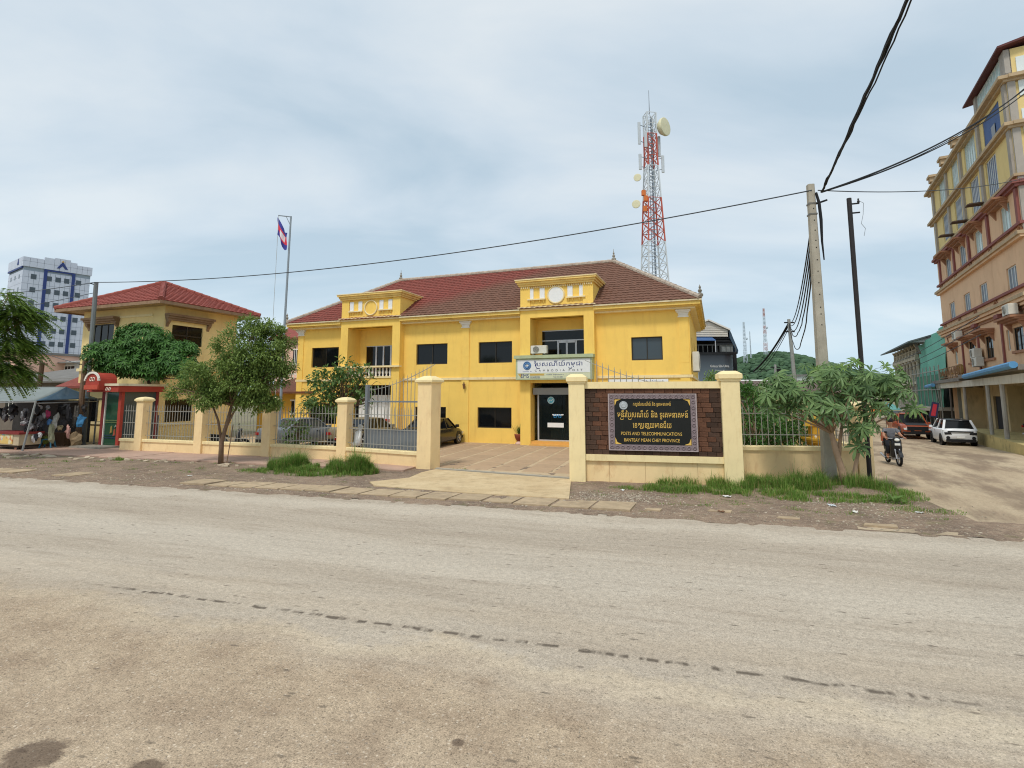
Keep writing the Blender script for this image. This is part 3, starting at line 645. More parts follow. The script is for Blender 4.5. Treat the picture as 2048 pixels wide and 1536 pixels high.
# porticos
for k, (a, b) in enumerate(PORT):
    oa, ob = OPEN[k]; y0 = -0.45
    mb = MB()
    mb.box(a, oa, y0, 0, 0, 7.28); mb.box(ob, b, y0, 0, 0, 7.28); mb.box(oa, ob, y0, 0, 6.88, 7.28); mb.box(oa, ob, y0, 0, 3.3 if k == 0 else 3.34, 3.78)
    pf = mb.build('portico', yellow, po)
    mb = MB()                                                # recess behind the opening
    mb.box(oa - .12, oa, .22, 1.5, 0, 7.0); mb.box(ob, ob + .12, .22, 1.5, 0, 7.0)
    if k == 0: wall_holes(mb, oa, ob, 3.6, 6.9, [(-7.5, -4.85, 3.6, 5.82)], .8, .95); mb.box(oa, ob, 0, .8, 6.88, 6.98); mb.box(oa, ob, 0, .95, 3.62, 3.78)
    else: wall_holes(mb, oa, ob, 3.6, 6.9, [(4.35, 7.05, 3.6, 6.3)], .8, .95); mb.box(oa, ob, 0, .8, 6.88, 6.98); mb.box(oa, ob, 0, .95, 3.62, 3.78)
    mb.build('recess_wall', yellow, pf)
    mb = MB(); mb.box(a - .06, b + .06, y0 - .08, -0.0, 7.28, 7.36); mb.box(a - .12, b + .12, y0 - .16, 0, 7.36, 7.46); mb.build('portico_cornice', M('portico_trim', S(245, 224, 176), .85, .06, 3, stain=S(200, 160, 90), samt=.4), pf)
    # parapet block, reaching back into the roof
    mb = MB(); pa, pb = a + .02, b - .02
    mb.box(pa, pb, y0 + .05, 2.0, 7.46, 8.72); mb.box(pa, pa + .55, y0 - .01, y0 + .05, 7.46, 8.62); mb.box(pb - .55, pb, y0 - .01, y0 + .05, 7.46, 8.62)
    par = mb.build('parapet', yellow, pf)
    mb = MB()
    for (h0, h1, o) in ((8.62, 8.72, .06), (8.72, 8.84, .12), (8.84, 8.94, .2)): mb.box(a - o, b + o, y0 - .05 - o, 2.1 + o * .5, h0, h1)
    mb.build('parapet_cornice', M('parapet_cornice', S(240, 204, 122), .85, .06, 2, stain=S(170, 135, 75), samt=.5), par)
    mb = MB(); mb.box(a - .23, b + .23, y0 - .28, 2.25, 8.94, 8.99); mb.build('coping', cream, par)
    if k == 1:
        for i in range(34):
            xx = a + .1 + i * (b - a - .2) / 33; mb = MB(); mb.box(xx - .03, xx + .03, y0 - .02, y0 + .04, 8.5, 8.6) if .5 < xx - a < b - a - .5 else mb.box(xx - .03, xx + .03, y0 - .07, y0 - .012, 8.5, 8.6); mb.build('dentil', cream, par)
    cx = (a + b) / 2
    mb = MB(); mb.torus((cx, y0 + .03, 8.07), .45, .05, 28, 6, 'y'); rg = mb.build('roundel', cream, par, smooth=True)
    if k == 1: mb = MB(); mb.lathe([(.01, -.03), (.41, -.03), (.42, .0)], 28, (cx, y0 + .03, 8.07), ax='y'); mb.build('roundel_disc', purewhite, rg)
    for sx in (-1, 1):
        for off in (.78, 1.42):
            mb = MB(); xx = cx + sx * off; mb.box(xx - .14, xx + .14, y0 + .015, y0 + .05, 7.92, 8.5); mb.build('blind_light', purewhite, par)
        mb = MB(); lo, hi = cx + sx * 1.1 - .52, cx + sx * 1.1 + .52; mb.box(lo, hi, y0 - .08, y0 + .05, 7.84, 7.91); sl = mb.build('ledge', cream, par)
        for t in (.12, .32, .68, .88):
            xx = lerp(lo, hi, t); mb = MB(); mb.prism([(y0 + .05, 7.62), (y0 + .05, 7.84), (y0 - .05, 7.84), (y0 - .02, 7.74)], 'x', xx - .035, xx + .035); mb.build('bracket', yellow, sl)
# windows in the recesses
def french(parent, x0, x1, z0, z1, y, posts, trans=None):
    mb = MB(); mb.box(x0, x1, y + .03, y + .06, z0, z1); g = mb.build('glazing', darkglass, parent)
    mb = MB()
    for p in posts: mb.box(p - .05, p + .05, y - .02, y + .03, z0, z1 if not trans else trans)
    mb.box(x0, x1, y - .015, y + .03, z1 - .05, z1)
    if trans: mb.box(x0, x1, y - .015, y + .03, trans - .03, trans + .03); mb.box(posts[0], posts[-1], y - .02, y + .032, trans - .14, trans - .03)
    mb.build('glazing_frame', alu, g)
french(po, -7.5, -4.85, 3.78, 5.82, .85, [-6.75, -6.2, -5.65])
french(po, 4.35, 7.05, 3.78, 6.3, .85, [5.28, 5.78, 6.3], 5.72)
# balustrade of the left portico
mb = MB(); mb.box(-8.6, -4.1, -.62, -.3, 4.36, 4.46); bl = mb.build('balustrade_rail', cream, po)
bal = MB(); bal.lathe([(.06, 3.82), (.06, 3.88), (.035, 3.92), (.075, 4.02), (.08, 4.08), (.04, 4.22), (.055, 4.3), (.06, 4.36)], 8)
balme = bal.mesh('baluster', white, smooth=True)
for i in range(13): link('baluster', balme, bl, (-7.85 + i * .25, -.38, 0))
mb = MB(); mb.box(-7.98, -4.72, -.5, -.28, 3.72, 3.82); mb.build('balustrade_base', cream, bl)
# ground floor of the left portico: white shutters
mb = MB(); mb.box(OPEN[0][0], OPEN[0][1], .5, .56, 0, 3.3); mb.build('back_panel', blackm, po)
for i in range(4):
    a = -7.6 + i * .7; mb = MB(); mb.box(a, a + .66, .38, .44, .1, 2.7)
    for zz in (.5, 1.0, 1.5, 2.0): mb.box(a + .06, a + .6, .365, .38, zz, zz + .4)
    mb.build('shutter_door', purewhite, po)
mb = MB(); mb.box(-7.1, -5.3, .33, .36, 1.06, 1.24); mb.build('red_strip', M('red_paint', S(176, 60, 52), .6, .1), po)
# post office entrance under the right portico
mb = MB(); mb.box(4.1, 7.05, -.7, .6, 0, .13); mb.box(4.1, 7.05, -.42, .6, .13, .26); mb.build('entrance_step', M('orange_step', S(226, 172, 92), .8, .08), po)
mb = MB(); mb.box(4.14, 7.05, -.2, .1, 2.72, 3.08); mb.build('shutter_box', M('shutter_grey', S(142, 142, 138), .6, .06), po)
door = MB(); door.box(4.3, 4.38, .1, .2, .26, 2.72); door.box(6.97, 7.05, .1, .2, .26, 2.72); door.box(4.38, 6.97, .1, .2, .26, .32)
dr = door.build('entrance_door', alu, po)
clear = bpy.data.materials.new('shop_glass'); clear.use_nodes = True
def _clear():
    nt = clear.node_tree; N = nt.nodes; L = nt.links; b = N['Principled BSDF']; b.inputs['Base Color'].default_value = (.02, .03, .03, 1); b.inputs['Roughness'].default_value = .05
    tr = N.new('ShaderNodeBsdfTransparent'); tr.inputs[0].default_value = (.55, .6, .6, 1); ms = N.new('ShaderNodeMixShader'); ms.inputs[0].default_value = .7
    L.new(b.outputs[0], ms.inputs[1]); L.new(tr.outputs[0], ms.inputs[2]); L.new(ms.outputs[0], N['Material Output'].inputs['Surface'])
_clear()
for a, b in ((4.38, 5.66), (5.68, 6.97)): mb = MB(); mb.box(a, b, .14, .155, .32, 2.72); mb.build('glass_leaf', clear, dr)
mb = MB(); mb.box(4.1, 7.05, 3.4, 3.5, .26, 3.3); mb.box(4.0, 4.08, .3, 3.4, .26, 3.3); mb.box(4.1, 7.05, .22, 3.4, .2, .26); mb.box(4.1, 7.05, .3, 3.4, 3.3, 3.38); mb.build('hall_interior', M('interior_dim', S(74, 80, 80), .9, .1), po)
mb = MB(); mb.box(4.6, 7.0, 1.6, 2.1, .26, 1.05); mb.build('counter', M('counter_green', S(176, 190, 178), .5, .05), po)
sky_b = M('logo_cyan', S(110, 190, 208), .5, .05); cyan2 = M('logo_blue', S(66, 160, 220), .5, .05); navy = M('logo_navy', S(58, 82, 140), .5, .05)
mb = MB(); mb.lathe([(.01, 0), (.2, 0), (.2, .006)], 24, (5.05, .125, 2.42), ax='y'); dc = mb.build('door_roundel', sky_b, dr)
mb = MB(); mb.torus((5.05, .12, 2.42), .17, .015, 20, 4, 'y'); mb.tube([(4.95, .118, 2.36), (5.0, .118, 2.44), (5.08, .118, 2.4), (5.15, .118, 2.48)], .02, 5); mb.build('door_emblem', purewhite, dc)
text('door_lettering', 'EMS', dr, cyan2, 5.2, 5.62, 1.5, 1.68, .13)
mb = MB(); mb.prism([(5.1, 1.68), (5.76, 1.68), (5.72, 1.62), (5.16, 1.6)], 'y', .132, .136); mb.build('door_wing', purewhite, dr)
mb = MB(); mb.box(4.85, 5.75, .12, .135, .98, 1.22); mb.build('door_notice', purewhite, dr)
# air conditioner on the sign canopy
def aircon(name, label, loc, rz, w=.8, d=.3, h=.55, parent=None):
    t = thing(name, label, 'air conditioner', loc, rz)
    mb = MB(); mb.bbox(-w/2, w/2, -d/2, d/2, 0, h, .02); mb.build('casing', M('aircon_white', S(216, 212, 200), .5, .06, 5, stain=S(170, 160, 140), samt=.3), t)
    mb = MB(); mb.lathe([(.01, -.012), (h*.4, -.012), (h*.42, 0)], 18, (-w*.16, -d/2 - .002, h*.5), ax='y'); f = mb.build('fan_grille', M('grille_dark', S(86, 84, 76), .6, 0), t)
    mb = MB()
    for r_ in (.1, .2, .3, .4): mb.torus((-w*.16, -d/2 - .018, h*.5), h*r_, .006, 16, 4, 'y')
    mb.build('fan_guard', MATS['aircon_white'], f)
    for sx in (-1, 1): mb = MB(); mb.box(sx*w*.36 - .04, sx*w*.36 + .04, -d/2, d/2, -.05, 0); mb.build('foot', barsteel, t)
    return t
def bw(x, y, z): return Matrix.Translation((-2.66, 30.52, 0)) @ Matrix.Rotation(BA, 4, 'Z') @ Vector((x, y, z))
aircon('air_conditioner', 'white air conditioner on top of the post office sign canopy', bw(4.6, -.45, 4.92), BA, .9, .3, .42)
def side_ac(y, lbl): aircon('air_conditioner', lbl, bw(12.52, y, 3.9), BA + math.pi/2, .85, .32, .95)
side_ac(.75, 'tall white air conditioner on the corner of the post office side wall')
# sign board above the entrance
sg = thing('sign_board', 'white Cambodia Post sign board with blue lettering above the entrance', 'sign', bw(5.5, -.45, 0), BA)
frame_g = M('sign_frame_green', S(176, 186, 150), .7, .08, 3, stain=S(140, 140, 100), samt=.5)
mb = MB(); mb.box(-2.1, 2.05, -.42, 0, 3.5, 4.62); mb.build('sign_box', frame_g, sg)
mb = MB(); mb.box(-2.18, 2.13, -.52, .0, 4.63, 4.8); mb.build('sign_canopy', frame_g, sg)
pn = M('sign_white', S(226, 228, 226), .5, .04, 3); mb = MB(); mb.box(-2.0, 1.95, -.432, -.42, 3.86, 4.56); fc = mb.build('sign_face', pn, sg)
mb = MB(); mb.box(-2.0, 1.95, -.43, -.42, 3.56, 3.85); f2 = mb.build('sign_lower_face', M('sign_pale_green', S(206, 210, 178), .5, .06, 3), sg)
mb = MB(); mb.torus((-1.45, -.438, 4.25), .2, .028, 22, 4, 'y'); mb.torus((-1.45, -.437, 4.25), .12, .045, 18, 4, 'y'); em = mb.build('emblem_ring', M('emblem_blue', S(84, 130, 178), .5, .05), fc)
mb = MB(); mb.tube([(-1.57, -.45, 4.2), (-1.48, -.45, 4.28), (-1.42, -.45, 4.22), (-1.33, -.45, 4.3)], .022, 5); mb.build('emblem_wave', pn, em)
mb = MB(); mb.box(-1.7, -1.35, -.434, -.432, 3.92, 3.94); mb.box(-1.3, -1.2, -.434, -.432, 3.92, 3.94); mb.build('emblem_caption', navy, em)
navy2 = M('sign_navy', S(48, 62, 118), .5, .05)
text('khmer_lettering', 'ៃបសណីយ៍កម្ពុជា'.replace('្ព', ''), fc, navy2, -1.05, 1.55, 4.14, 4.5, -.437)
mb = MB(); mb.tube([(-.93, -.438, 4.36), (-.96, -.438, 4.2), (-.9, -.438, 4.1), (-.74, -.438, 4.1)], .02, 4); mb.tube([(.83, -.438, 4.14), (.86, -.438, 4.08), (.98, -.438, 4.08), (1.0, -.438, 4.15)], .02, 4); mb.build('khmer_subscript', navy2, fc)
text('latin_lettering', 'C  A  M  B  O  D  I  A    P  O  S  T', fc, M('sign_black', S(46, 46, 52), .5, .05), -1.02, 1.55, 3.93, 4.03, -.437)
text('ems_lettering', 'EMS', f2, navy2, -1.8, -1.35, 3.6, 3.82, -.436)
mb = MB(); mb.prism([(-1.97, 3.82), (-1.7, 3.82), (-1.82, 3.62)], 'y', -.434, -.43); mb.build('gold_wedge', M('sign_gold', S(196, 164, 84), .5, .05), f2)
mb = MB(); mb.box(-1.3, -.5, -.434, -.43, 3.72, 3.82); mb.build('gold_bar', MATS['sign_gold'], f2)
text('small_lettering', 'អបអរសាទរ', f2, navy2, -1.27, -.75, 3.58, 3.68, -.436); text('small_lettering', 'បេើកាម អនុសាស្រ្ត'.replace('្', ''), f2, navy2, -.38, .55, 3.72, 3.8, -.436); text('small_lettering', 'Tel: 012 345', f2, navy2, .0, .5, 3.6, 3.67, -.436)
# low white banner under the string course on the right
wb = thing('banner', 'long narrow white banner under the string course right of the entrance', 'banner', bw(9.9, -.06, 0), BA)
mb = MB(); mb.box(-1.7, 1.3, -.03, 0, 3.12, 3.5); mb.build('banner_sheet', purewhite, wb)
text('banner_lettering', 'ប្រៃសណីយ៍កម្ពុជា'.replace('្', ''), wb, navy, .1, 1.1, 3.3, 3.44, -.034)
# wall lantern
ln = thing('wall_lantern', 'small brown wall lantern on the central pilaster', 'lantern', bw(-.02, -.06, 3.2), BA)
mb = MB(); mb.lathe([(.02, .18), (.09, .1), (.1, .08)], 8, (0, -.12, 0)); mb.lathe([(.01, .26), (.03, .2), (.02, .18)], 8, (0, -.12, 0)); mb.build('lantern_hood', M('lantern_brown', S(104, 70, 44), .6, .1), ln)
mb = MB(); mb.lathe([(.08, .08), (.05, -.12), (.02, -.16)], 8, (0, -.12, 0)); mb.build('lantern_glass', M('lantern_amber', S(128, 92, 62), .4, .1), ln)
mb = MB(); mb.bar((0, 0, .05), (0, -.12, .08), .03); mb.build('lantern_arm', MATS['lantern_brown'], ln)

# ------------------------------------------------------------------ left neighbour: pyramid-roofed yellow house
LH = thing('yellow_house', 'older yellow two-storey house with red pyramid roof behind the red booth', 'building', (-19.85, 30.0, -.22), BA); LH.scale = (1.09, 1.09, 1.09)
mb = MB(); wall_holes(mb, -6.6, 0, 0, 7.4, [(-5.75, -3.95, 5.3, 6.6), (-2.9, -1.2, 5.3, 6.6) if False else (-5.75, -3.95, 1.2, 2.5)], 0, .2); mb.build('front_wall', yellow2, LH)
mb = MB(); ys = [(.45, 2.25, 5.34, 6.4), (.35, 1.9, 1.27, 2.44)]
yy = sorted(set([.2, 4.3] + [h[0] for h in ys] + [h[1] for h in ys]))
for a, b in zip(yy[:-1], yy[1:]):
    z = 0
    for h in sorted([h for h in ys if h[0] <= a + 1e-6 and h[1] >= b - 1e-6], key=lambda h: h[2]): mb.box(-.2, 0, a, b, z, h[2]); z = h[3]
    mb.box(-.2, 0, a, b, z, 7.4)
mb.build('side_wall', yellow2, LH)
mb = MB(); mb.box(-6.6, -6.4, .2, 4.3, 0, 7.4); mb.box(-6.6, 0, 4.3, 4.5, 0, 7.4); mb.build('rear_wall', yellow2, LH)
window(LH, -5.75, -3.95, 5.3, 6.6, .03, bars=3); window(LH, -5.75, -3.95, 1.2, 2.5, .03)
for h in ys:
    mb = MB(); mb.box(-.12, -.08, h[0], h[1], h[2], h[3]); f = mb.build('window', darkglass, LH)
    mb = MB(); mb.box(-.08, -.05, h[0], h[1], (h[2]+h[3])/2 - .03, (h[2]+h[3])/2 + .03); mb.box(-.08, -.05, (h[0]+h[1])/2 - .03, (h[0]+h[1])/2 + .03, h[2], h[3]); mb.build('glazing_bar', bronze, f)
mb = MB(); mb.box(-6.7, .1, -.1, 0, 4.0, 4.16); mb.box(0, .1, 0, 4.5, 4.0, 4.16); mb.box(-6.66, .06, -.06, 0, 1.1, 1.24); mb.box(0, .06, 0, 4.5, 1.1, 1.24); mb.box(-3.6, -.9, -.05, 0, 6.85, 6.97); mb.build('wall_band', cream, LH)
hood_m = M('hood_brown', S(150, 122, 96), .9, .15, 3, stain=S(100, 76, 60), samt=.6)
for a, b, ax in ((-6.1, -3.6, 'f'), (.1, 2.6, 's')):
    mb = MB()
    for (h0, h1, o) in ((6.62, 6.72, .2), (6.72, 6.82, .3), (6.82, 6.94, .4)):
        mb.box(a - o*.3, b + o*.3, -o, 0, h0, h1) if ax == 'f' else mb.box(0, o, a - o*.3, b + o*.3, h0, h1)
    hd = mb.build('window_hood', hood_m, LH)
    for e in (a + .05, b - .05):
        mb = MB(); prof = [(0, 6.25), (0, 6.62), (-.22, 6.62), (-.16, 6.5), (-.06, 6.4)]
        if ax == 'f': mb.prism(prof, 'x', e - .08, e + .08)
        else: mb.prism([(-p[0], p[1]) for p in prof], 'y', e - .08, e + .08)
        mb.build('hood_bracket', hood_m, hd)
mb = MB(); c4 = [(-7.55, -.95, 7.45), (.95, -.95, 7.45), (.95, 5.3, 7.45), (-7.55, 5.3, 7.45)]; ap = (-3.3, 2.15, 9.2)
for i in range(4): tile_slope(mb, c4[i], c4[(i+1) % 4], ap, ap, .3, .33)
stuff(mb.build('roof', redroof_m, LH, recalc=False))
mb = MB()
for c in c4: ridge_caps(mb, (c[0], c[1], c[2] + .05), (ap[0], ap[1], ap[2] + .05), .14)
stuff(mb.build('ridge_caps', M('cap_red', S(148, 80, 70), .8, .12, 4), LH))
mb = MB(); mb.box(-7.5, .9, -.9, 5.25, 7.36, 7.42); mb.build('soffit', M('soffit_tan', S(190, 160, 124), .9, .1, 3, stain=S(120, 92, 72), samt=.5), LH)
mb = MB()
for a, b in zip(c4, c4[1:] + c4[:1]): mb.bar((a[0], a[1], 7.36), (b[0], b[1], 7.36), .06, .16)
mb.build('fascia', hood_m, LH)
# ------------------------------------------------------------------ office tower far left
def tower():
    t = thing('office_tower', 'tall white panelled office tower with blue stripes and blue chevron emblem', 'building', (-138.5, 147.2, 0), R(55.5))
    pan = M('tower_panel', S(204, 208, 220), .5, .05, .3, stain=S(180, 190, 198), samt=.3, sscale=(.3, .3, .1)); joint = M('tower_joint', S(150, 160, 170), .7, 0); blue = M('tower_blue', S(50, 66, 122), .5, .05, .5); wn = glassmat('tower_window', S(74, 84, 92), .15, .4)
    W, D, H = 15.5, 14.0, 41.8
    mb = MB(); mb.box(0, W, 0, D, 0, H - 2.6); mb.build('core', joint, t)
    mb = MB()                                                  # cladding panels on front and left faces
    nx, pz = 13, 1.9
    wins = []
    for r_ in range(9):
        z = 36.4 - r_ * 3.8
        for sx in (2.3, 5.75, 7.85, 9.85, 12.7): wins.append((sx, z))
    for i in range(nx):
        for j in range(int((H - 2.7) / pz)):
            x0, z0 = i * W / nx, j * pz + .05
            mb.box(x0 + .035, x0 + W / nx - .035, -.12, 0, z0 + .035, z0 + pz - .035)
    for i in range(14):
        for j in range(int((H - 2.7) / pz)): mb.box(-.12, 0, i * D / 14 + .035, (i + 1) * D / 14 - .035, j * pz + .085, j * pz + pz + .015)
    stuff(mb.build('cladding_panels', pan, t))
    mb = MB()
    for (x0, x1, h) in ((-.4, 4.3, H), (4.3, 6.6, H + .7), (6.6, 10.4, H + 1.0), (10.4, 12.0, H + .4), (12.0, W + .3, H - .2)):
        n = max(1, int((x1 - x0) / 1.2))
        for i in range(n):
            for zz in ((H - 2.7, H - 1.2), (H - 1.15, h)): mb.box(lerp(x0, x1, i/n) + .03, lerp(x0, x1, (i+1)/n) - .03, -.35, .6, zz[0], zz[1])
    for i in range(14): mb.box(-.4, .5, lerp(.6, D, i/14) + .03, lerp(.6, D, (i+1)/14) - .03, H - 2.7, H)
    stuff(mb.build('parapet_panels', pan, t))
    for x0 in (4.5, 11.0): mb = MB(); mb.box(x0, x0 + .75, -.3, -.1, 0, H - 3.2); mb.build('blue_stripe', blue, t)
    mb = MB(); mb.box(4.5, 11.75, -.32, -.1, H - 3.2, H - 2.8); mb.build('blue_stripe', blue, t)
    mb = MB(); mb.box(-.42, -.1, .3, D, H - 3.2, H - 2.75); mb.build('blue_stripe', blue, t)
    for sx, z in wins:
        mb = MB(); mb.box(sx - .62, sx + .62, -.16, -.1, z - .72, z + .72); mb.box(sx - .66, sx + .66, -.18, -.16, z - .03, z + .03); mb.build('window', wn, t)
    for k in range(3):
        for r_ in range(8): mb = MB(); mb.box(-.16, -.1, 3 + k * 4 - .5, 3 + k * 4 + .5, 36.4 - r_ * 3.8 - .6, 36.4 - r_ * 3.8 + .6); mb.build('window', wn, t)
    mb = MB(); cx, z0 = 8.5, H - 2.0
    mb.prism([(cx - 1.3, z0), (cx - .1, z0 + 2.0), (cx + .1, z0 + 2.0), (cx + 1.3, z0), (cx + .7, z0), (cx, z0 + .9), (cx - .7, z0)], 'y', -.5, -.36); em = mb.build('emblem_chevron', blue, t)
    mb = MB(); mb.prism([(cx - .35, z0 + 2.05), (cx, z0 + 2.5), (cx + .35, z0 + 2.05), (cx, z0 + 1.75)], 'y', -.48, -.36); mb.build('emblem_tip', M('emblem_gold', S(206, 166, 84), .5, .05), em)
    mb = MB(); mb.prism([(3.2, z0 + .1), (4.0, z0 + 1.9), (4.8, z0 + .1)], 'x', -.5, -.41); mb.build('emblem_chevron', blue, t)
tower()
# low houses between the tower and the stall
def lowhouse(name, label, loc, rz, w, d, h, wall_, roof_, kind='flat', win=None, rail=False):
    t = thing(name, label, 'house', loc, rz)
    mb = MB(); mb.box(0, w, 0, d, -.3, h); mb.build('wall', wall_, t)
    if kind == 'flat': mb = MB(); mb.box(-.3, w + .3, -.4, d + .3, h, h + .25); mb.build('roof', roof_, t)
    elif kind == 'lean': mb = MB(); mb.prism([(-.8, h - .3), (d + .3, h + 1.1), (d + .3, h + 1.22), (-.8, h - .18)], 'x', -.4, w + .4); mb.build('roof', roof_, t)
    else:
        mb = MB(); mb.prism([(-.5, h - .1), (d / 2, h + d * .28), (d + .5, h - .1), (d + .5, h + .04), (d / 2, h + d * .28 + .16), (-.5, h + .04)], 'x', -.5, w + .5); mb.build('roof', roof_, t)
        mb = MB(); mb.prism([(0, h), (d / 2, h + d * .26), (d, h)], 'x', .02, w - .02); mb.build('gable', wall_, t)
    for (x0, x1, z0, z1) in (win or []):
        mb = MB(); mb.box(x0, x1, -.04, .02, z0, z1); f = mb.build('window', darkglass, t)
        mb = MB(); mb.box(x0 - .08, x1 + .08, -.07, -.04, z0 - .1, z0); mb.box(x0 - .08, x1 + .08, -.07, -.04, z1, z1 + .1)
        for k in range(3): xx = lerp(x0, x1, (k + 1) / 4); mb.box(xx - .03, xx + .03, -.06, -.04, z0, z1)
        mb.build('window_frame', white, f)
    if rail:
        mb = MB(); mb.box(0, w, -1.0, 0, h * .45, h * .45 + .15); mb.box(0, w, -1.0, -.92, h * .45 + .95, h * .45 + 1.05)
        n = int(w / .35)
        for i in range(n + 1): mb.box(i * w / n - .04, i * w / n + .04, -.99, -.93, h * .45 + .15, h * .45 + .95)
        mb.build('balcony', white, t)
    return t
greyroof = M('grey_sheet_roof', S(128, 126, 122), .7, .12, 1, stain=S(96, 88, 80), samt=.5); pinkw = M('pink_wall', S(232, 190, 168), .85, .06, .8); wht2 = M('whitewash', S(214, 214, 210), .85, .08, .8, stain=S(170, 168, 160), samt=.5)
lowhouse('white_house', 'white house with grey roof and balcony below the office tower', (-53.2, 62.0, 0), R(-21), 9.5, 9, 6.6, wht2, greyroof, 'lean', [(1.0, 3.2, 4.6, 6.0), (4.4, 8.2, 4.2, 5.7)], True)
lowhouse('pink_house', 'pale pink house behind the leaves left of the white house', (-60.5, 60.0, 0), R(-21), 7.6, 9, 7.2, pinkw, greyroof, 'flat', [(1.5, 3.0, 4.8, 6.2), (4.6, 6.2, 4.8, 6.2)], True)
lowhouse('tin_shed', 'long grey tin-roofed shed behind the market stall', (-42.5, 43.0, 0), R(-21), 15.5, 6, 3.9, M('shed_wall', S(120, 108, 96), .9, .15, 1), M('shed_roof', S(118, 114, 108), .7, .15, 1.2, stain=S(86, 74, 64), samt=.6), 'lean', [(3, 5, 1.2, 2.4)])
lowhouse('red_roof_shed', 'small yellow shed with red roof beside the booth pole', (-27.4, 33.0, 0), R(-21), 3.6, 4, 3.2, yellow2, redroof_m, 'gable', [(1.2, 2.0, 1.1, 2.2)])
lowhouse('pink_villa', 'pink villa with red roof seen between flagpole and post office', (-22.6, 50.5, 0), R(-21), 7.2, 9, 8.0, pinkw, redroof_m, 'gable', [(2.2, 3.0, 5.6, 6.9), (4.8, 6.3, 5.2, 6.9)], True)
lowhouse('brown_shed', 'low yellow outbuilding with dark roof behind the grey car', (-17.6, 37.0, 0), R(-21), 5.2, 5, 3.1, M('outhouse_yellow', S(226, 178, 76), .9, .08, 1), M('dark_tin', S(110, 70, 52), .8, .15, 2), 'lean', [(3.0, 4.2, 1.5, 2.3)])

# ------------------------------------------------------------------ tall corner block on the right
RB = thing('apartment_block', 'tall orange and yellow six-storey block with purple cornices on the right', 'building', (40.25, 50, 0), R(-118.3))
orange_m = M('orange_render', S(228, 188, 150), .85, .06, .6, .1, 40, stain=S(178, 128, 92), samt=.45, sscale=(.7, .7, .25))
yelo_m = M('yellow_render', S(230, 204, 140), .85, .06, .6, .1, 40, stain=S(176, 150, 96), samt=.45, sscale=(.7, .7, .25))
purple_m = M('purple_trim', S(142, 88, 82), .8, .1, 2, stain=S(112, 74, 64), samt=.4)
tan_m = M('tan_trim', S(186, 162, 130), .85, .12, 2, stain=S(136, 110, 84), samt=.6)
greyp_m = M('grey_pier', S(170, 162, 152), .85, .08, 2, stain=S(130, 118, 104), samt=.5)
hoodo_m = M('hood_orange', S(168, 122, 94), .85, .12, 3, stain=S(112, 78, 58), samt=.6)
X0, X1, DEP = 3.0, 23.5, 13.0
BAYS = [(6.75, 1.7), (11.25, 1.7), (15.4, 1.7), (21.0, 1.6)]
holes1 = [(c - .85, c + .85, 5.2, 6.75) for c, w in BAYS[1:]] + [(6.1, 6.95, 5.25, 6.6), (18.98, 19.5, 5.45, 6.75)]
holes2 = [(c - .83, c + .83, 9.0, 10.45) for c, w in BAYS]
holes3 = [(c - .85, c + .85, 12.55, 14.3) for c, w in BAYS]
holes4 = [(7.5 - 1.15, 7.5 + 1.15, 15.75, 18.0), (11.3 - .95, 11.3 + .95, 15.65, 18.0), (15.7 - 1.0, 15.7 + 1.0, 15.55, 18.0), (19.45 - 1.05, 19.45 + 1.05, 15.5, 18.0)]
holes5 = [(6.0, 8.3, 18.6, 21.0), (10.3, 12.2, 18.6, 21.0), (14.05, 16.75, 18.6, 21.0)]
mb = MB(); wall_holes(mb, X0, X1, 4.0, 14.9, holes1 + holes2 + holes3, 0, .25); mb.build('orange_wall', orange_m, RB)
mb = MB(); wall_holes(mb, X0, X1, 14.9, 21.1, holes4 + holes5 + [(18.7, 21.9, 18.4, 20.7)], 0, .25); mb.build('yellow_wall', yelo_m, RB)
mb = MB(); mb.box(X1 - .25, X1, .25, DEP, -.6, 23.0); mb.build('end_wall', yelo_m, RB)
mb = MB(); mb.box(X0, X0 + .25, .25, DEP, -.6, 21.1); mb.box(X0, X1, DEP, DEP + .25, -.6, 21.1); mb.build('rear_wall', orange_m, RB)
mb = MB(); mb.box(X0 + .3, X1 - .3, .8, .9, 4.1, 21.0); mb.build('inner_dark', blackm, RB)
mb = MB(); mb.box(X0, X1, .25, DEP, 20.9, 21.1); mb.build('flat_roof', conc_dark, RB)
bluew = M('shutter_bluegrey', S(132, 148, 168), .5, .08, 3); wfr = M('window_white', S(214, 218, 216), .5, .05, 4); gteal = glassmat('teal_glazing', S(190, 212, 208), .2, .5)
def rwin(h, n, frame, glass, y=.08):
    x0, x1, z0, z1 = h; mb = MB(); fw = .07
    mb.box(x0, x1, y, y + .08, z0, z0 + fw); mb.box(x0, x1, y, y + .08, z1 - fw, z1)
    for i in range(n + 1): xx = lerp(x0 + fw/2, x1 - fw/2, i / n); mb.box(xx - fw/2, xx + fw/2, y, y + .08, z0 + fw, z1 - fw)
    f = mb.build('window', frame, RB)
    for i in range(n): mb = MB(); mb.box(lerp(x0 + fw/2, x1 - fw/2, i / n) + fw/2, lerp(x0 + fw/2, x1 - fw/2, (i + 1) / n) - fw/2, y + .03, y + .05, z0 + fw, z1 - fw); mb.build('pane', glass, f)
for h in holes1[:3]: rwin(h, 2, M('win_dark_frame', S(64, 58, 52), .6, .05), greyglass if h[0] > 14 and False else darkglass)
rwin(holes1[3], 1, wfr, gteal); rwin(holes1[4], 1, wfr, greyglass)
for h in holes2: rwin(h, 3, wfr, M('pane_bluegrey', S(112, 124, 136), .4, .05))
for i, h in enumerate(holes3): rwin(h, 3, wfr, MATS['pane_bluegrey'] if i < 2 else gteal)
for h in holes4: rwin(h, 6, wfr, M('pane_navy', S(84, 98, 128), .4, .05))
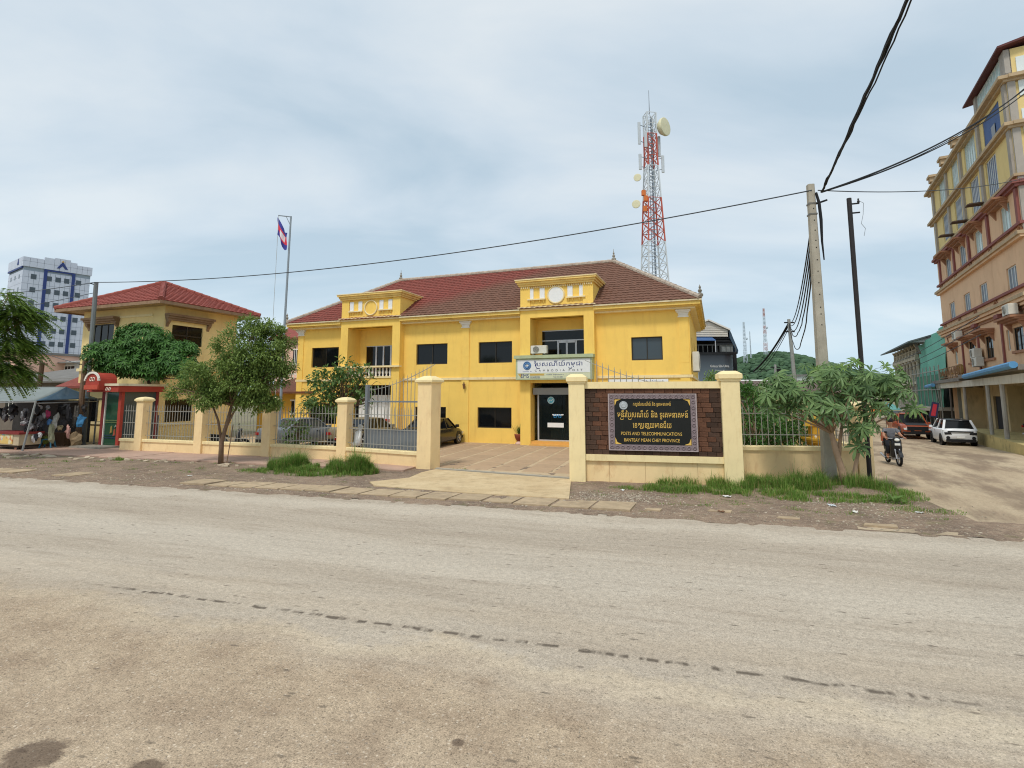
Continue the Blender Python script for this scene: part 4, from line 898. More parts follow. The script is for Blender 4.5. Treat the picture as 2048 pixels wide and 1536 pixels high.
for h in holes5: rwin(h, 5, wfr, gteal)
mb = MB(); mb.box(18.7, 21.9, .04, .12, 18.4, 20.7); bp_ = mb.build('blue_panel', M('blue_sheet', S(64, 92, 142), .6, .1, 1.5), RB)
mb = MB(); mb.box(20.2, 20.9, .0, .03, 18.9, 19.7); mb.build('vent_window', darkglass, bp_)
# cornices
def band(name, z0, z1, o, m, x0=X0 - .1, x1=X1 + .1, end=True):
    mb = MB(); mb.box(x0 - o * .6, x1 + o * .6, -o, 0, z0, z1)
    if end: mb.box(X1, X1 + o, 0, DEP, z0, z1)
    return mb.build(name, m, RB)
for z, o, m, nm in ((7.85, .2, orange_m, 'cornice'), (8.05, .32, orange_m, 'cornice'), (8.25, .42, tan_m, 'cornice'), (8.88, .16, purple_m, 'cornice'),
        (11.65, .22, orange_m, 'cornice'), (11.8, .34, tan_m, 'cornice'), (12.42, .16, purple_m, 'cornice'), (14.62, .2, purple_m, 'cornice'), (14.78, .34, purple_m, 'cornice'),
        (15.2, .2, tan_m, 'cornice'), (18.1, .22, tan_m, 'cornice'), (18.25, .4, tan_m, 'cornice'), (20.95, .2, tan_m, 'cornice'), (21.1, .45, tan_m, 'cornice')):
    band(nm, z, z + (.16 if o < .3 else .2), o, m)
mb = MB(); mb.box(X0, 17.3, -.1, .15, 21.3, 21.9); mb.build('parapet', tan_m, RB)
for s in (4.2, 8.4, 12.2): mb = MB(); mb.box(s - .35, s + .35, -.25, .4, 21.9, 22.3); mb.box(s - .5, s + .5, -.35, .5, 22.3, 22.5); mb.build('parapet_urn', tan_m, RB)
# piers
for s in (4.1, 8.9, 13.2, 17.8, 23.2):
    mb = MB(); mb.box(s - .18, s + .18, -.12, 0, 12.6, 14.6); mb.build('purple_pier', purple_m, RB)
    mb = MB(); mb.box(s - .22, s + .22, -.14, 0, 15.4, 18.1); mb.box(s - .22, s + .22, -.14, 0, 18.45, 20.95); mb.build('grey_pier', greyp_m, RB)
    for z in (8.5, 12.05):
        mb = MB(); mb.prism([(s - .35, z + .12), (s, z - .22), (s + .35, z + .12), (s, z + .42)], 'y', -.1, 0) if False else mb.torus((s, -.03, z + .15), .26, .07, 4, 4, 'y'); mb.build('diamond_boss', hoodo_m, RB)
for s in (8.9, 13.2, 18.4): mb = MB(); mb.box(s - .12, s + .12, -.1, 0, 4.4, 7.4); mb.box(s - .3, s + .3, -.2, 0, 7.4, 7.6); mb.box(s - .42, s + .42, -.3, 0, 7.6, 7.85); mb.build('slim_pier', purple_m, RB)
for a, b in ((4.3, 8.6), (9.3, 12.8), (13.6, 18.0), (18.8, 23.0)):                                   # arched relief above first floor windows
    mb = MB(); mb.box(a, b, -.08, 0, 7.66, 7.78); mb.bar((a, -.04, 7.72), (a - .25 + .5, -.04, 7.3), .08); mb.bar((b, -.04, 7.72), (b - .25, -.04, 7.3), .08); mb.build('relief_moulding', hoodo_m, RB)
# window hoods
for (s, w, z) in ((6.5, 1.6, 6.75), (11.3, 2.4, 6.85), (15.5, 2.5, 6.9), (21.2, 2.7, 7.05), (6.8, 2.2, 14.4), (11.1, 2.3, 14.42), (15.3, 2.4, 14.4), (20.4, 2.5, 14.4)):
    mb = MB()
    for (h0, h1, o, e) in ((-.06, .06, .35, 0), (.06, .16, .55, .06), (.16, .28, .75, .12)): mb.box(s - w/2 - e, s + w/2 + e, -o, 0, z + h0, z + h1)
    hd = mb.build('window_hood', hoodo_m, RB)
    for e in (-1, 1): mb = MB(); mb.prism([(0, z - .6), (0, z - .06), (-.34, z - .06), (-.2, z - .25)], 'x', s + e * (w/2 - .2) - .08, s + e * (w/2 - .2) + .08); mb.build('hood_bracket', hoodo_m, hd)
    mb = MB(); mb.box(s - w/2 + .2, s + w/2 - .2, -.12, 0, z - 1.85, z - 1.7) if z < 10 else mb.box(s - 1, s + 1, -.1, 0, 12.38, 12.42); mb.build('sill', hoodo_m, hd)
for s in (9.6, 13.5, 17.6): mb = MB(); mb.box(s - .35, s + .35, -1.0, 0, 15.5, 15.56); mb.box(s - .3, s + .3, -.9, -.1, 15.56, 15.6); mb.build('ac_shelf', M('rust_iron', S(92, 76, 66), .8, .1), RB)
# rooftop room with glazing and dark red roof
mb = MB(); mb.box(17.3, 17.75, 0, .3, 21.3, 23.2); mb.box(22.7, X1, 0, .3, 21.3, 23.0); mb.box(17.3, X1, 0, .3, 21.3, 21.55); mb.build('rooftop_wall', greyp_m, RB)
rwin((17.75, 22.7, 21.55, 23.0), 9, wfr, gteal, .1)
mb = MB(); mb.box(17.3, 17.5, .3, 6, 21.1, 23.2); mb.box(17.3, X1, 6, 6.2, 21.1, 23.2); mb.build('rooftop_wall', yelo_m, RB)
mb = MB(); mb.prism([(-.35, 23.02), (3, 23.7), (7, 23.05), (7, 23.17), (3, 23.85), (-.35, 23.14)], 'x', 16.3, X1 + .4); mb.build('rooftop_roof', M('dark_red_sheet', S(98, 56, 54), .7, .12, 2), RB)
# white banners on the end wall
for z0, z1 in ((20.0, 22.4), (16.3, 19.2)):
    mb = MB(); mb.box(X1, X1 + .06, .5, 5.0, z0, z1); mb.build('end_window', M('banner_white', S(222, 228, 226), .5, .06, 1), RB)
mb = MB(); mb.box(X1, X1 + .12, .0, .35, 11, 21); mb.build('corner_pier', greyp_m, RB)
# ground floor behind the arcade
mb = MB(); wall_holes(mb, X0 - 3, 34, -.6, 4.0, [(8.5, 12.0, -.6, 2.6), (15.6, 16.2, -.6, 2.6) if False else (13.2, 15.4, -.6, 2.6), (19.5, 22.0, -.6, 2.7)], 1.6, 1.8); mb.build('arcade_back_wall', M('arcade_cream', S(206, 184, 142), .9, .1, 1, stain=S(130, 116, 92), samt=.6), RB)
for a, b in ((8.5, 12.0), (13.2, 15.4), (19.5, 22.0)): mb = MB(); mb.box(a, b, 1.75, 1.85, -.6, 2.7); mb.build('roller_shutter', M('shutter_dark', S(52, 50, 54), .7, .1, 2), RB)
AR = [(0.0, -.3), (13.5, -1.15), (30.0, -2.35)]
def arc(s): 
    for (a, ya), (b, yb) in zip(AR[:-1], AR[1:]):
        if s <= b: return lerp(ya, yb, (s - a) / (b - a))
    return AR[-1][1]
for (a, b) in ((0.0, 13.5), (13.5, 30.0)):
    ya, yb = arc(a), arc(b)
    mb = MB(); mb.prism([(a, ya - .3), (b, yb - .3), (b, 1.6), (a, 1.6)], 'z', 3.72 + .012 * a, 3.98 + .012 * a); mb.build('arcade_roof', M('ledge_grey', S(132, 126, 118), .9, .15, 1.5, stain=S(84, 78, 70), samt=.7), RB)
    mb = MB(); mb.prism([(a, ya - .1), (b, yb - .1), (b, yb + .1), (a, ya + .1)], 'z', 3.28, 3.715); mb.build('arcade_beam', M('beam_white', S(206, 200, 184), .85, .08, 1.5, stain=S(150, 132, 108), samt=.6), RB)
mb = MB(); mb.tube([(17.2, arc(17.2) - .45, 3.92), (30, arc(30) - .45, 4.12)], .17, 8); mb.build('rolled_awning', M('awning_blue', S(88, 146, 190), .6, .1, 2), RB)
mb = MB(); mb.tube([(-1.8, arc(0) - .5, 3.5), (2.3, arc(1) - .6, 3.6)], .16, 8); mb.build('rolled_awning', MATS['awning_blue'], RB)
for s, m_, w in ((1.0, greyp_m, .08), (7.2, M('post_dark', S(98, 90, 82), .8, .1), .07), (13.4, greyp_m, .09), (21.2, M('post_grey', S(168, 166, 160), .7, .1, 3, stain=S(120, 100, 84), samt=.6), .1), (24.9, MATS['post_grey'], .11)):
    y = arc(s); mb = MB(); mb.tube([(s, y, -.5), (s, y, 3.3)], w, 8); mb.build('arcade_post', m_, RB)
mb = MB(); mb.box(5.0, 6.2, .4, 1.6, -.6, 3.3); mb.build('arcade_pier', MATS['arcade_cream'], RB)
mb = MB(); mb.box(16.3, 17.2, .2, 1.6, -.6, 3.3); mb.build('arcade_pier', MATS['arcade_cream'], RB)
pl = [(14.0, arc(14) - .25), (30, arc(30) - .25), (30, 1.5), (14.0, 1.5)]
mb = MB(); mb.prism(pl, 'z', -.7, .35); mb.build('plinth', M('plinth_stained', S(196, 178, 122), .95, .12, 1.5, .3, 30, stain=S(110, 96, 66), samt=.8, sscale=(1, 1, .8)), RB)
mb = MB(); mb.prism([(4.0, arc(4) - .2), (14, arc(14) - .25), (14, 1.5), (4, 1.5)], 'z', -.7, -.12); mb.build('low_step', conc_dark, RB)
# balcony rail on the ledge, with a wicker chair shape
mb = MB(); y = -.9
for z in (4.15, 4.95): mb.tube([(1.5, -.35, z), (5, -.6, z), (12.2, -1.0, z)], .035, 5)
for i in range(15): s = 1.6 + i * .76; yy_ = lerp(-.35, -1.0, (s - 1.5) / 10.7); mb.tube([(s, yy_, 4.0), (s, yy_, 4.95)], .025, 4)
for i in range(7): mb.torus((2.4 + i * 1.5, lerp(-.4, -.95, i / 6), 4.55), .25, .025, 10, 4, 'y')
mb.build('balcony_rail', M('rail_rust', S(150, 118, 88), .7, .1), RB)
def rw(s, y, z): return Matrix.Translation((40.25, 50, 0)) @ Matrix.Rotation(R(-118.3), 4, 'Z') @ Vector((s, y, z))
RZR = R(-118.3)
for s, y, z, lb in ((10.0, -.55, 7.06, 'white air conditioner on a hood left of the dark windows of the orange block'), (13.6, -.35, 5.4, 'upper of two air conditioners stacked between the dark windows of the orange block'),
        (13.9, -.35, 4.75, 'lower of two air conditioners stacked between the dark windows of the orange block'), (21.9, -.5, 7.4, 'air conditioner at the right edge on the orange block')):
    aircon('air_conditioner', lb, rw(s, y, z), RZR, 1.1, .45, .62)
ch = thing('wicker_chair', 'round-backed wicker chair on the balcony of the orange block', 'chair', rw(8.6, -.35, 4.0), RZR + .4)
mb = MB(); mb.lathe([(.05, -.03), (.42, -.03), (.45, .03), (.05, .05)], 12, (0, .1, .75), ax='y'); mb.build('backrest', M('wicker', S(150, 116, 62), .8, .15, 6), ch)
mb = MB(); mb.lathe([(.05, .38), (.38, .38), (.38, .46), (.05, .46)], 12, (0, -.15, 0)); mb.build('seat', MATS['wicker'], ch)
for a in (-.25, .25):
    for b in (-.4, .1): mb = MB(); mb.tube([(a, b, 0), (a * .9, b, .4)], .025, 5); mb.build('leg', MATS['wicker'], ch)

# ------------------------------------------------------------------ netted site and colonnaded house further along the side street
NB = thing('netted_building', 'building wrapped in green safety netting behind the orange block', 'building', rw(-9.2, 0, 0), RZR)
net_m = M('green_netting', S(122, 188, 166), .8, .06, .8, .15, 4, stain=S(96, 176, 150), samt=.4, sscale=(.5, .5, .8)); net2 = M('green_netting_dark', S(84, 140, 116), .8, .08, .8, .15, 4)
mb = MB()
def netsheet(mb, x0, x1, zf0, zf1, y, n=26, k=8):
    o = len(mb.v)
    for j in range(k + 1):
        for i in range(n + 1):
            t = lerp(x0, x1, i / n); mb.v.append((t, y + .13 * math.sin(i * .9 + j * .35) + .08 * nz3(i, j, .31), lerp(zf0(t), zf1(t), j / k)))
    for j in range(k):
        for i in range(n): a = o + j*(n+1) + i; mb.f.append((a, a+1, a+n+2, a+n+1)); mb.m.append(0)
netsheet(mb, 0, 12.6, lambda t: 4.6, lambda t: 7.9 + t * .08, 0); mb.build('net_upper', net_m, NB, smooth=True, recalc=False)
mb = MB(); netsheet(mb, -.6, 12.4, lambda t: 1.6, lambda t: 4.62, -.35); mb.build('net_lower', net2, NB, smooth=True, recalc=False)
mb = MB(); mb.box(0.2, 12.6, .5, 9, -.6, 8.0); mb.build('inner_wall', M('site_concrete', S(150, 150, 140), .9, .1), NB)
for i in range(8): mb = MB(); mb.tube([(i * 1.75, -.6, -.5), (i * 1.75, -.6, 5.4)], .05, 5); mb.build('scaffold_pole', barsteel, NB)
for z in (3.2, 4.9): mb = MB(); mb.tube([(-.4, -.66, z), (12.5, -.66, z)], .05, 5); mb.build('scaffold_rail', barsteel, NB)
mb = MB(); mb.box(-1, 12, -1.8, .4, 1.3, 1.6); mb.build('shop_canopy', M('canopy_grey', S(176, 170, 158), .85, .1, 1), NB)
mb = MB(); mb.box(-1, 12, .3, .45, -.6, 1.3); mb.build('shop_front', M('shopfront_dark', S(58, 58, 54), .8, .15, 1), NB)
CB = thing('colonnaded_house', 'weathered grey house with open balconies and black shed roof down the side street', 'building', rw(-25.0, 0, 0), RZR)
wea = M('weathered_plaster', S(196, 186, 164), .9, .1, 1, stain=S(96, 88, 78), samt=.8, sscale=(.8, .8, .4))
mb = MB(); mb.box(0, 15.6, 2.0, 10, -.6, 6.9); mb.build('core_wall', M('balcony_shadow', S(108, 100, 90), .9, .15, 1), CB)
for z in (.9, 3.9, 6.6): mb = MB(); mb.box(-.3, 15.8, -.3, 2.0, z, z + .3); mb.build('balcony_slab', wea, CB)
for z0, z1 in ((1.2, 3.9), (4.2, 6.6), (6.9, 8.3)):
    for i in range(8):
        xx = .3 + i * 2.15; mb = MB(); mb.lathe([(.3, 0), (.3, .2), (.19, .3), (.17, z1 - z0 - .35), (.3, z1 - z0 - .15), (.32, z1 - z0)], 8, (xx, 0, z0)); mb.build('column', wea, CB)
for z in (1.2, 4.2, 6.9):
    mb = MB(); mb.box(0, 15.5, -.12, .02, z + .75, z + .87); rl_ = mb.build('balcony_rail', wea, CB)
    for i in range(34): mb = MB(); mb.box(.2 + i * .455, .32 + i * .455, -.1, 0, z, z + .75); mb.build('baluster', wea, rl_)
mb = MB(); mb.prism([(-1.5, 8.1), (4.5, 9.9), (10.5, 8.1), (10.5, 8.25), (4.5, 10.05), (-1.5, 8.25)], 'x', -.8, 20.5); mb.build('shed_roof', M('black_sheet', S(96, 106, 108), .6, .12, 1), CB)
mb = MB(); mb.prism([(-1.4, 8.1), (4.5, 9.85), (10.4, 8.1)], 'x', 20.3, 20.36); mb.build('gable_sheet', M('gable_zinc', S(150, 158, 160), .5, .12, 2), CB)
mb = MB(); mb.bar((20, -.5, 6.9), (20, -.9, 8.2), .2); mb.bar((20, 9.8, 6.9), (20, 9.8, 8.1), .2); mb.bar((12, 9.8, 6.9), (12, 9.8, 8.1), .2); mb.build('roof_post', MATS['post_dark'], CB)
mb = MB(); mb.box(-2, 15.8, -2.5, 2.0, .3, .5); mb.build('street_canopy', M('dark_canopy', S(70, 84, 86), .7, .1), CB)
mb = MB(); mb.tube([(9, 4, 10), (9, 4, 15.6)], .06, 5); mb.build('roof_mast', barsteel, CB)
# far pale buildings closing the street
for i, (x_, y_, w, h, c, lb) in enumerate(((56, 118, 9, 5.2, S(206, 208, 206), 'pale shophouse closing the far end of the side street'), (64, 122, 8, 7.5, S(190, 196, 190), 'taller grey shophouse at the far end of the side street'))):
    lowhouse('shophouse', lb, (x_, y_, -.4), R(-10), w, 8, h, M('far_wall_%s' % 'ab'[i], c, .9, .06, .5), greyroof, 'flat', [(1, 3, .5, 2.2), (4.5, 6.5, .5, 2.2), (1, 2.4, 3.4, 4.6), (4.8, 6.4, 3.4, 4.6)])

# ------------------------------------------------------------------ phone shop behind the post office
PS = thing('phone_shop', 'dark shop with wrap-round phone advertisement and white gable above', 'shop', (15.5, 45.0, 0), 0)
dk = M('shop_black', S(34, 35, 38), .6, .08, 1)
mb = MB(); mb.box(-2.0, 4.2, 1.4, 10, -.3, 6.3); mb.build('shop_wall', dk, PS)
def adv_m():
    mt = bpy.data.materials.new('advert_gradient'); mt.use_nodes = True; nt = mt.node_tree; N = nt.nodes; L = nt.links; b = N['Principled BSDF']; b.inputs['Roughness'].default_value = .35
    tc = N.new('ShaderNodeTexCoord'); sp = N.new('ShaderNodeSeparateXYZ'); L.new(tc.outputs['Object'], sp.inputs[0]); mr = N.new('ShaderNodeMapRange'); mr.inputs[1].default_value = 3.7; mr.inputs[2].default_value = 6.0; L.new(sp.outputs[2], mr.inputs[0])
    mx = N.new('ShaderNodeMixRGB'); mx.inputs[1].default_value = S(112, 128, 140); mx.inputs[2].default_value = S(46, 50, 58); L.new(mr.outputs[0], mx.inputs[0]); L.new(mx.outputs[0], b.inputs['Base Color']); return mt
adv = adv_m()
mb = MB(); pts = [(-2.0, 0), (2.4, 0)] + [(2.4 + 1.3 * math.sin(t), 1.3 - 1.3 * math.cos(t)) for t in [math.pi / 2 * .8 * i / 8 for i in range(1, 9)]]; le = pts[-1]; pts.append((le[0] + 1.2, le[1] + 3.2))
for a, b in zip(pts[:-1], pts[1:]): mb.quad((a[0], a[1], 3.6), (b[0], b[1], 3.6), (b[0], b[1], 6.15), (a[0], a[1], 6.15))
ad = mb.build('advert_face', adv, PS, smooth=False, recalc=False)
mb = MB()
for a, b in zip(pts[:-1], pts[1:]): mb.bar((a[0], a[1], 6.2), (b[0], b[1], 6.2), .14, .12)
mb.build('advert_top_frame', dk, PS); mb = MB()
for a, b in zip(pts[:-1], pts[1:]): mb.bar((a[0], a[1], 3.55), (b[0], b[1], 3.55), .16, .14)
mb.build('advert_bottom_frame', dk, PS)
mb = MB(); mb.quad((le[0] + .35, le[1] + .85, 3.7), (le[0] + 1.1, le[1] + 2.85, 3.7), (le[0] + 1.1, le[1] + 2.85, 5.9), (le[0] + .35, le[1] + .85, 5.9)); pv_ = mb.build('side_poster', M('poster_pale', S(190, 204, 214), .5, .06, 1), PS, recalc=False); pv_.location = (.05, -.03, 0)
text('advert_lettering', 'Galaxy S26 Ultra', ad, purewhite, 1.32, 2.92, 4.98, 5.24, -.03); text('advert_lettering', 'Galaxy AI', ad, purewhite, 1.7, 2.5, 4.66, 4.82, -.03)
mb = MB(); mb.prism([(-.2, 3.65), (.28, 3.65), (.28, 5.1), (.16, 5.38), (-.2, 5.42)], 'y', -.05, -.02); ph = mb.build('phone_picture', M('phone_silver', S(196, 206, 212), .4, .05), ad)
for z in (4.92, 4.5): mb = MB(); mb.lathe([(.01, -.02), (.18, -.02), (.18, 0)], 14, (.06, -.06, z), ax='y'); mb.build('phone_lens', M('lens_dark', S(56, 60, 72), .3, 0), ph)
mb = MB(); mb.box(-2.0, 3.8, .3, 1.4, 6.22, 6.34); mb.build('terrace_slab', dk, PS)
mb = MB(); mb.box(-1.9, 3.8, .39, .45, 6.95, 7.0); tr_ = mb.build('terrace_rail', M('rail_grey', S(92, 96, 98), .6, .05), PS)
for i in range(15): mb = MB(); mb.box(-1.9 + i * .4, -1.86 + i * .4, .4, .44, 6.34, 6.95); mb.build('rail_post', MATS['rail_grey'], tr_)
mb = MB(); mb.box(2.5, 3.5, .46, .8, 6.4, 6.95); mb.build('terrace_crate', M('crate_pale', S(120, 124, 124), .8, .2, 4), PS)
lv_ = MB(); lv_.box(2.2, 3.75, 1.2, 1.24, 7.0, 8.1); lv_ = lv_.build('louvre_panel', blackm, PS)
for i in range(8): mb = MB(); mb.box(2.2, 3.75, 1.1, 1.19, 7.0 + i * .14, 7.06 + i * .14); mb.build('louvre_slat', M('louvre_dark', S(44, 46, 50), .7, .1), lv_)
mb = MB(); mb.box(-2, 3.8, 1.3, 1.4, 6.3, 8.0); mb.build('terrace_back', blackm, PS)
mb = MB(); mb.prism([(.25, 7.32), (1.25, 7.72), (1.25, 7.78), (.25, 7.38)], 'x', .4, 2.0); mb.build('blue_awning', M('awning_deep_blue', S(70, 102, 150), .6, .1, 2), PS)
mb = MB(); mb.box(1.92, 1.98, .25, .31, 6.34, 7.32); mb.build('awning_post', alu, PS)
sid = M('white_siding', S(222, 216, 206), .7, .06, 2)
mb = MB(); mb.prism([(-1.0, 7.75), (3.35, 7.75), (3.35, 8.32), (1.65, 9.12), (-.2, 8.3), (-1.0, 7.95)], 'y', 1.0, 1.3); gb = mb.build('gable', sid, PS)
for i in range(7): mb = MB(); z = 7.82 + i * .16; hw = 1.7 if z < 8.3 else 1.7 - (z - 8.3) * 2.1; mb.box(1.65 - hw - .05, min(3.3, 1.65 + hw), .97, 1.0, z, z + .02); mb.build('siding_board', M('siding_joint', S(176, 170, 160), .8, .05), gb)
mb = MB(); mb.prism([(3.5, 8.3), (1.65, 9.17), (-.6, 8.2), (-.6, 8.32), (1.65, 9.3), (3.55, 8.42)], 'y', .8, 9.0); mb.build('gable_roof', M('white_verge', S(232, 230, 224), .6, .05), PS)
mb = MB(); mb.add([(3.45, .9, 8.5), (3.45, .9, 7.7), (4.35, 1.5, 6.3), (4.42, 1.5, 6.6), (4.9, 8.0, 6.6), (4.9, 8.0, 6.3), (3.55, 8.0, 8.5), (3.55, 8.0, 7.7)], [(0, 1, 2, 3), (3, 2, 5, 4), (0, 3, 4, 6), (1, 7, 5, 2), (4, 5, 7, 6)]); mb.build('blue_side_roof', M('side_sheet_blue', S(74, 96, 116), .5, .08, 1), PS)

# ------------------------------------------------------------------ wooded hill with masts
def hill():
    fm = leafmat('hill_foliage', S(52, 80, 58), S(84, 112, 78), .1, .8); mb = MB()
    xs = steps(60, 320, 4.0); ys = steps(250, 420, 6.0)
    def hz(x, y):
        a = 22.5 * math.exp(-((x - 150) / 42.0) ** 2 - ((y - 320) / 60.0) ** 2) + 13 * math.exp(-((x - 215) / 60.0) ** 2 - ((y - 340) / 70.0) ** 2)
        return a + 1.2 * nz3(x, y, .06) * min(1, a / 6) - .6
    o = gridmesh(xs, ys, hz, M('hill_soil', S(58, 82, 56), .95, .2, .08), 'hill'); struct(o, 'low wooded hill beyond the side street')
    for i in range(5200):
        x, y = U(75, 300), U(262, 345); z = hz(x, y)
        if z < 1.0: continue
        r_ = U(.9, 2.6); a = U(0, 6.28); k = len(mb.v)
        mb.ell((x, y, z + r_ * .5), (r_, r_, r_ * .75), 5, 4, jit=.25)
    f = mb.build('hill_woodland', fm, recalc=False); tag(f, 'dense green woodland covering the hill', 'woodland', kind='stuff')
    for (x, y, h, lb) in ((134.5, 305, 26, 'shorter mast with equipment on the wooded hill'), (146.5, 305, 30, 'tallest red and white lattice mast on the wooded hill'), (140.0, 310, 18, 'thin grey aerial between the two masts on the hill')):
        t = thing('hill_mast', lb, 'mast', (x, y, hz(x, y) - .5), 0)
        w = .9 if h > 20 else .25; red = M('mast_red', S(184, 150, 146), .6, .05); wh = M('mast_white', S(190, 200, 208), .6, .05)
        for k in range(6):
            mb2 = MB(); z0, z1 = h * k / 6, h * (k + 1) / 6; wa, wb = lerp(w, w * .35, k / 6), lerp(w, w * .35, (k + 1) / 6)
            for sx, sy in ((-1, -1), (1, -1), (1, 1), (-1, 1)): mb2.bar((sx * wa, sy * wa, z0), (sx * wb, sy * wb, z1), .16)
            for sx in (-1, 1): mb2.bar((-wa, sx * wa, z0), (wb, sx * wb, z1), .12); mb2.bar((wa, sx * wa, z0), (-wb, sx * wb, z1), .12)
            mb2.build('mast_section', red if k % 2 and h > 28 else wh, t)
        if h > 20: mb2 = MB(); mb2.ell((w, -w, h * .62), (.7, .5, .7), 8, 6); mb2.build('dish', wh, t)
hill()
for x_, y_, w, h, d, lb in ((64, 150, 8, 5.2, 6, 'small pale house at the foot of the hill behind the pillar'), (78, 160, 10, 4.6, 7, 'white-roofed house at the foot of the hill behind the tree')):
    lowhouse('hillside_house', lb, (x_, y_, 0), R(-8), w, d, h, wht2, M('pale_sheet', S(206, 204, 198), .7, .08, .5), 'gable', [(1, 2.5, 1.5, 3), (4, 6, 1.5, 3)])
lowhouse('brown_wall_house', 'long brown-roofed shed beyond the side fence', (22.5, 60, -.2), R(-12), 16, 6, 3.4, M('shed_brown_wall', S(120, 104, 92), .9, .12, 1), M('shed_brown_roof', S(104, 88, 80), .8, .12, 1), 'lean', [(2, 4, 1, 2.2), (8, 10, 1, 2.2)])
# ------------------------------------------------------------------ compound wall: left fence
def frame_between(a, b):
    a, b = Vector((a[0], a[1], 0)), Vector((b[0], b[1], 0)); d = b - a; return a, math.atan2(d.y, d.x), d.length
FP = [(-17.77, 25.53), (-14.2, 24.28), (-10.61, 23.14), (-6.87, 21.63)]
FG = (-3.22, 19.60)
fen = thing('boundary_fence', 'low cream fence with square pillars and grey iron bars left of the gate', 'fence', (0, 0, 0))
def pillar(parent, p, rz, w, h, capm=cream, m=peach, dome=True, cap_h=.22, over=.07, name='pillar'):
    mb = MB(); mb.bbox(-w/2, w/2, 0, w, -.15, h, .012); o = mb.build(name, m, parent, loc=(p[0], p[1], 0)); o.rotation_euler = (0, 0, rz)
    mb = MB(); e = w/2 + over; c = (0, w/2)
    if dome:
        prof = [(w/2 + .02, h), (w/2 + .02, h + .03), (e, h + .06), (e, h + .13), (e * .78, h + .2), (e * .4, h + cap_h + .02), (.02, h + cap_h + .035)]
    else: prof = [(w/2 + .03, h), (w/2 + .03, h + .05), (e, h + .07), (e, h + .2), (e * .72, h + .27), (e * .55, h + .3), (.02, h + .3)]
    vs = []; fs = []
    for r_, z in prof: vs += [(-r_, c[1] - r_, z), (r_, c[1] - r_, z), (r_, c[1] + r_, z), (-r_, c[1] + r_, z)]
    for i in range(len(prof) - 1):
        for j in range(4): j2 = (j + 1) % 4; fs.append((i*4+j, i*4+j2, i*4+4+j2, i*4+4+j))
    fs.append((3, 2, 1, 0)); k = (len(prof) - 1) * 4; fs.append((k, k+1, k+2, k+3))
    mb.add(vs, fs); mb.build('pillar_cap', capm, o); return o
FA = math.atan2(FP[3][1] - FP[0][1], FP[3][0] - FP[0][0])
for p in FP: pillar(fen, p, FA, .46, 2.36)
def barmesh(h, r=.013, tip=True):
    mb = MB(); mb.tube([(0, 0, 0), (0, 0, h - .12), (0, 0, h)], [r, r, .003] if tip else r, 5); return mb.mesh('bar', barsteel)
bm_f = barmesh(1.62); bm_r = barmesh(1.3)
spans = list(zip(FP[:-1], FP[1:])) + [(FP[3], FG)]
for k, (a, b) in enumerate(spans):
    o, ang, ln_ = frame_between(a, b); e = thing('fence_span', '', None, o, ang); e.parent = fen; del e['label']
    x0, x1 = .2, ln_ - (.2 if k < 3 else .25)
    mb = MB(); mb.box(x0, x1, .1, .34, -.1, .5); mb.build('low_wall', peach, fen, loc=o).rotation_euler = (0, 0, ang)
    mb = MB(); mb.bbox(x0, x1, .05, .39, .5, .62, .015); mb.build('wall_coping', cream, fen, loc=o).rotation_euler = (0, 0, ang)
    for z in (.78, 1.36, 1.92): mb = MB(); mb.box(x0, x1, .205, .235, z, z + .025); mb.build('rail', barsteel, fen, loc=o).rotation_euler = (0, 0, ang)
    n = int((x1 - x0) / .165); M_ = Matrix.Translation(o) @ Matrix.Rotation(ang, 4, 'Z')
    for i in range(1, n):
        link('bar', bm_f, fen, M_ @ Vector((x0 + (x1 - x0) * i / n, .22, .62)))
    bpy.data.objects.remove(e)
# short wall towards the red booth
o, ang, ln_ = frame_between((-19.0, 25.97), FP[0]); mb = MB(); mb.box(0, ln_ - .2, .1, .34, -.1, .5); mb.build('low_wall', peach, fen, loc=o).rotation_euler = (0, 0, ang)
mb = MB(); mb.bbox(-.04, ln_ - .2, .05, .39, .5, .62, .015); mb.build('wall_coping', cream, fen, loc=o).rotation_euler = (0, 0, ang)
M_ = Matrix.Translation(o) @ Matrix.Rotation(ang, 4, 'Z')
for i in range(6): link('bar', bm_f, fen, M_ @ Vector((.1 + i * .165, .22, .62)))
for z in (.78, 1.36, 1.92): mb = MB(); mb.box(0, ln_ - .2, .205, .235, z, z + .025); mb.build('rail', barsteel, fen, loc=o).rotation_euler = (0, 0, ang)
GA = math.atan2(FG[1] - FP[3][1], FG[0] - FP[3][0])
gp = pillar(fen, (FG[0], FG[1]), R(-27), .62, 3.12, dome=True, cap_h=.26, over=.08, name='gate_pillar')

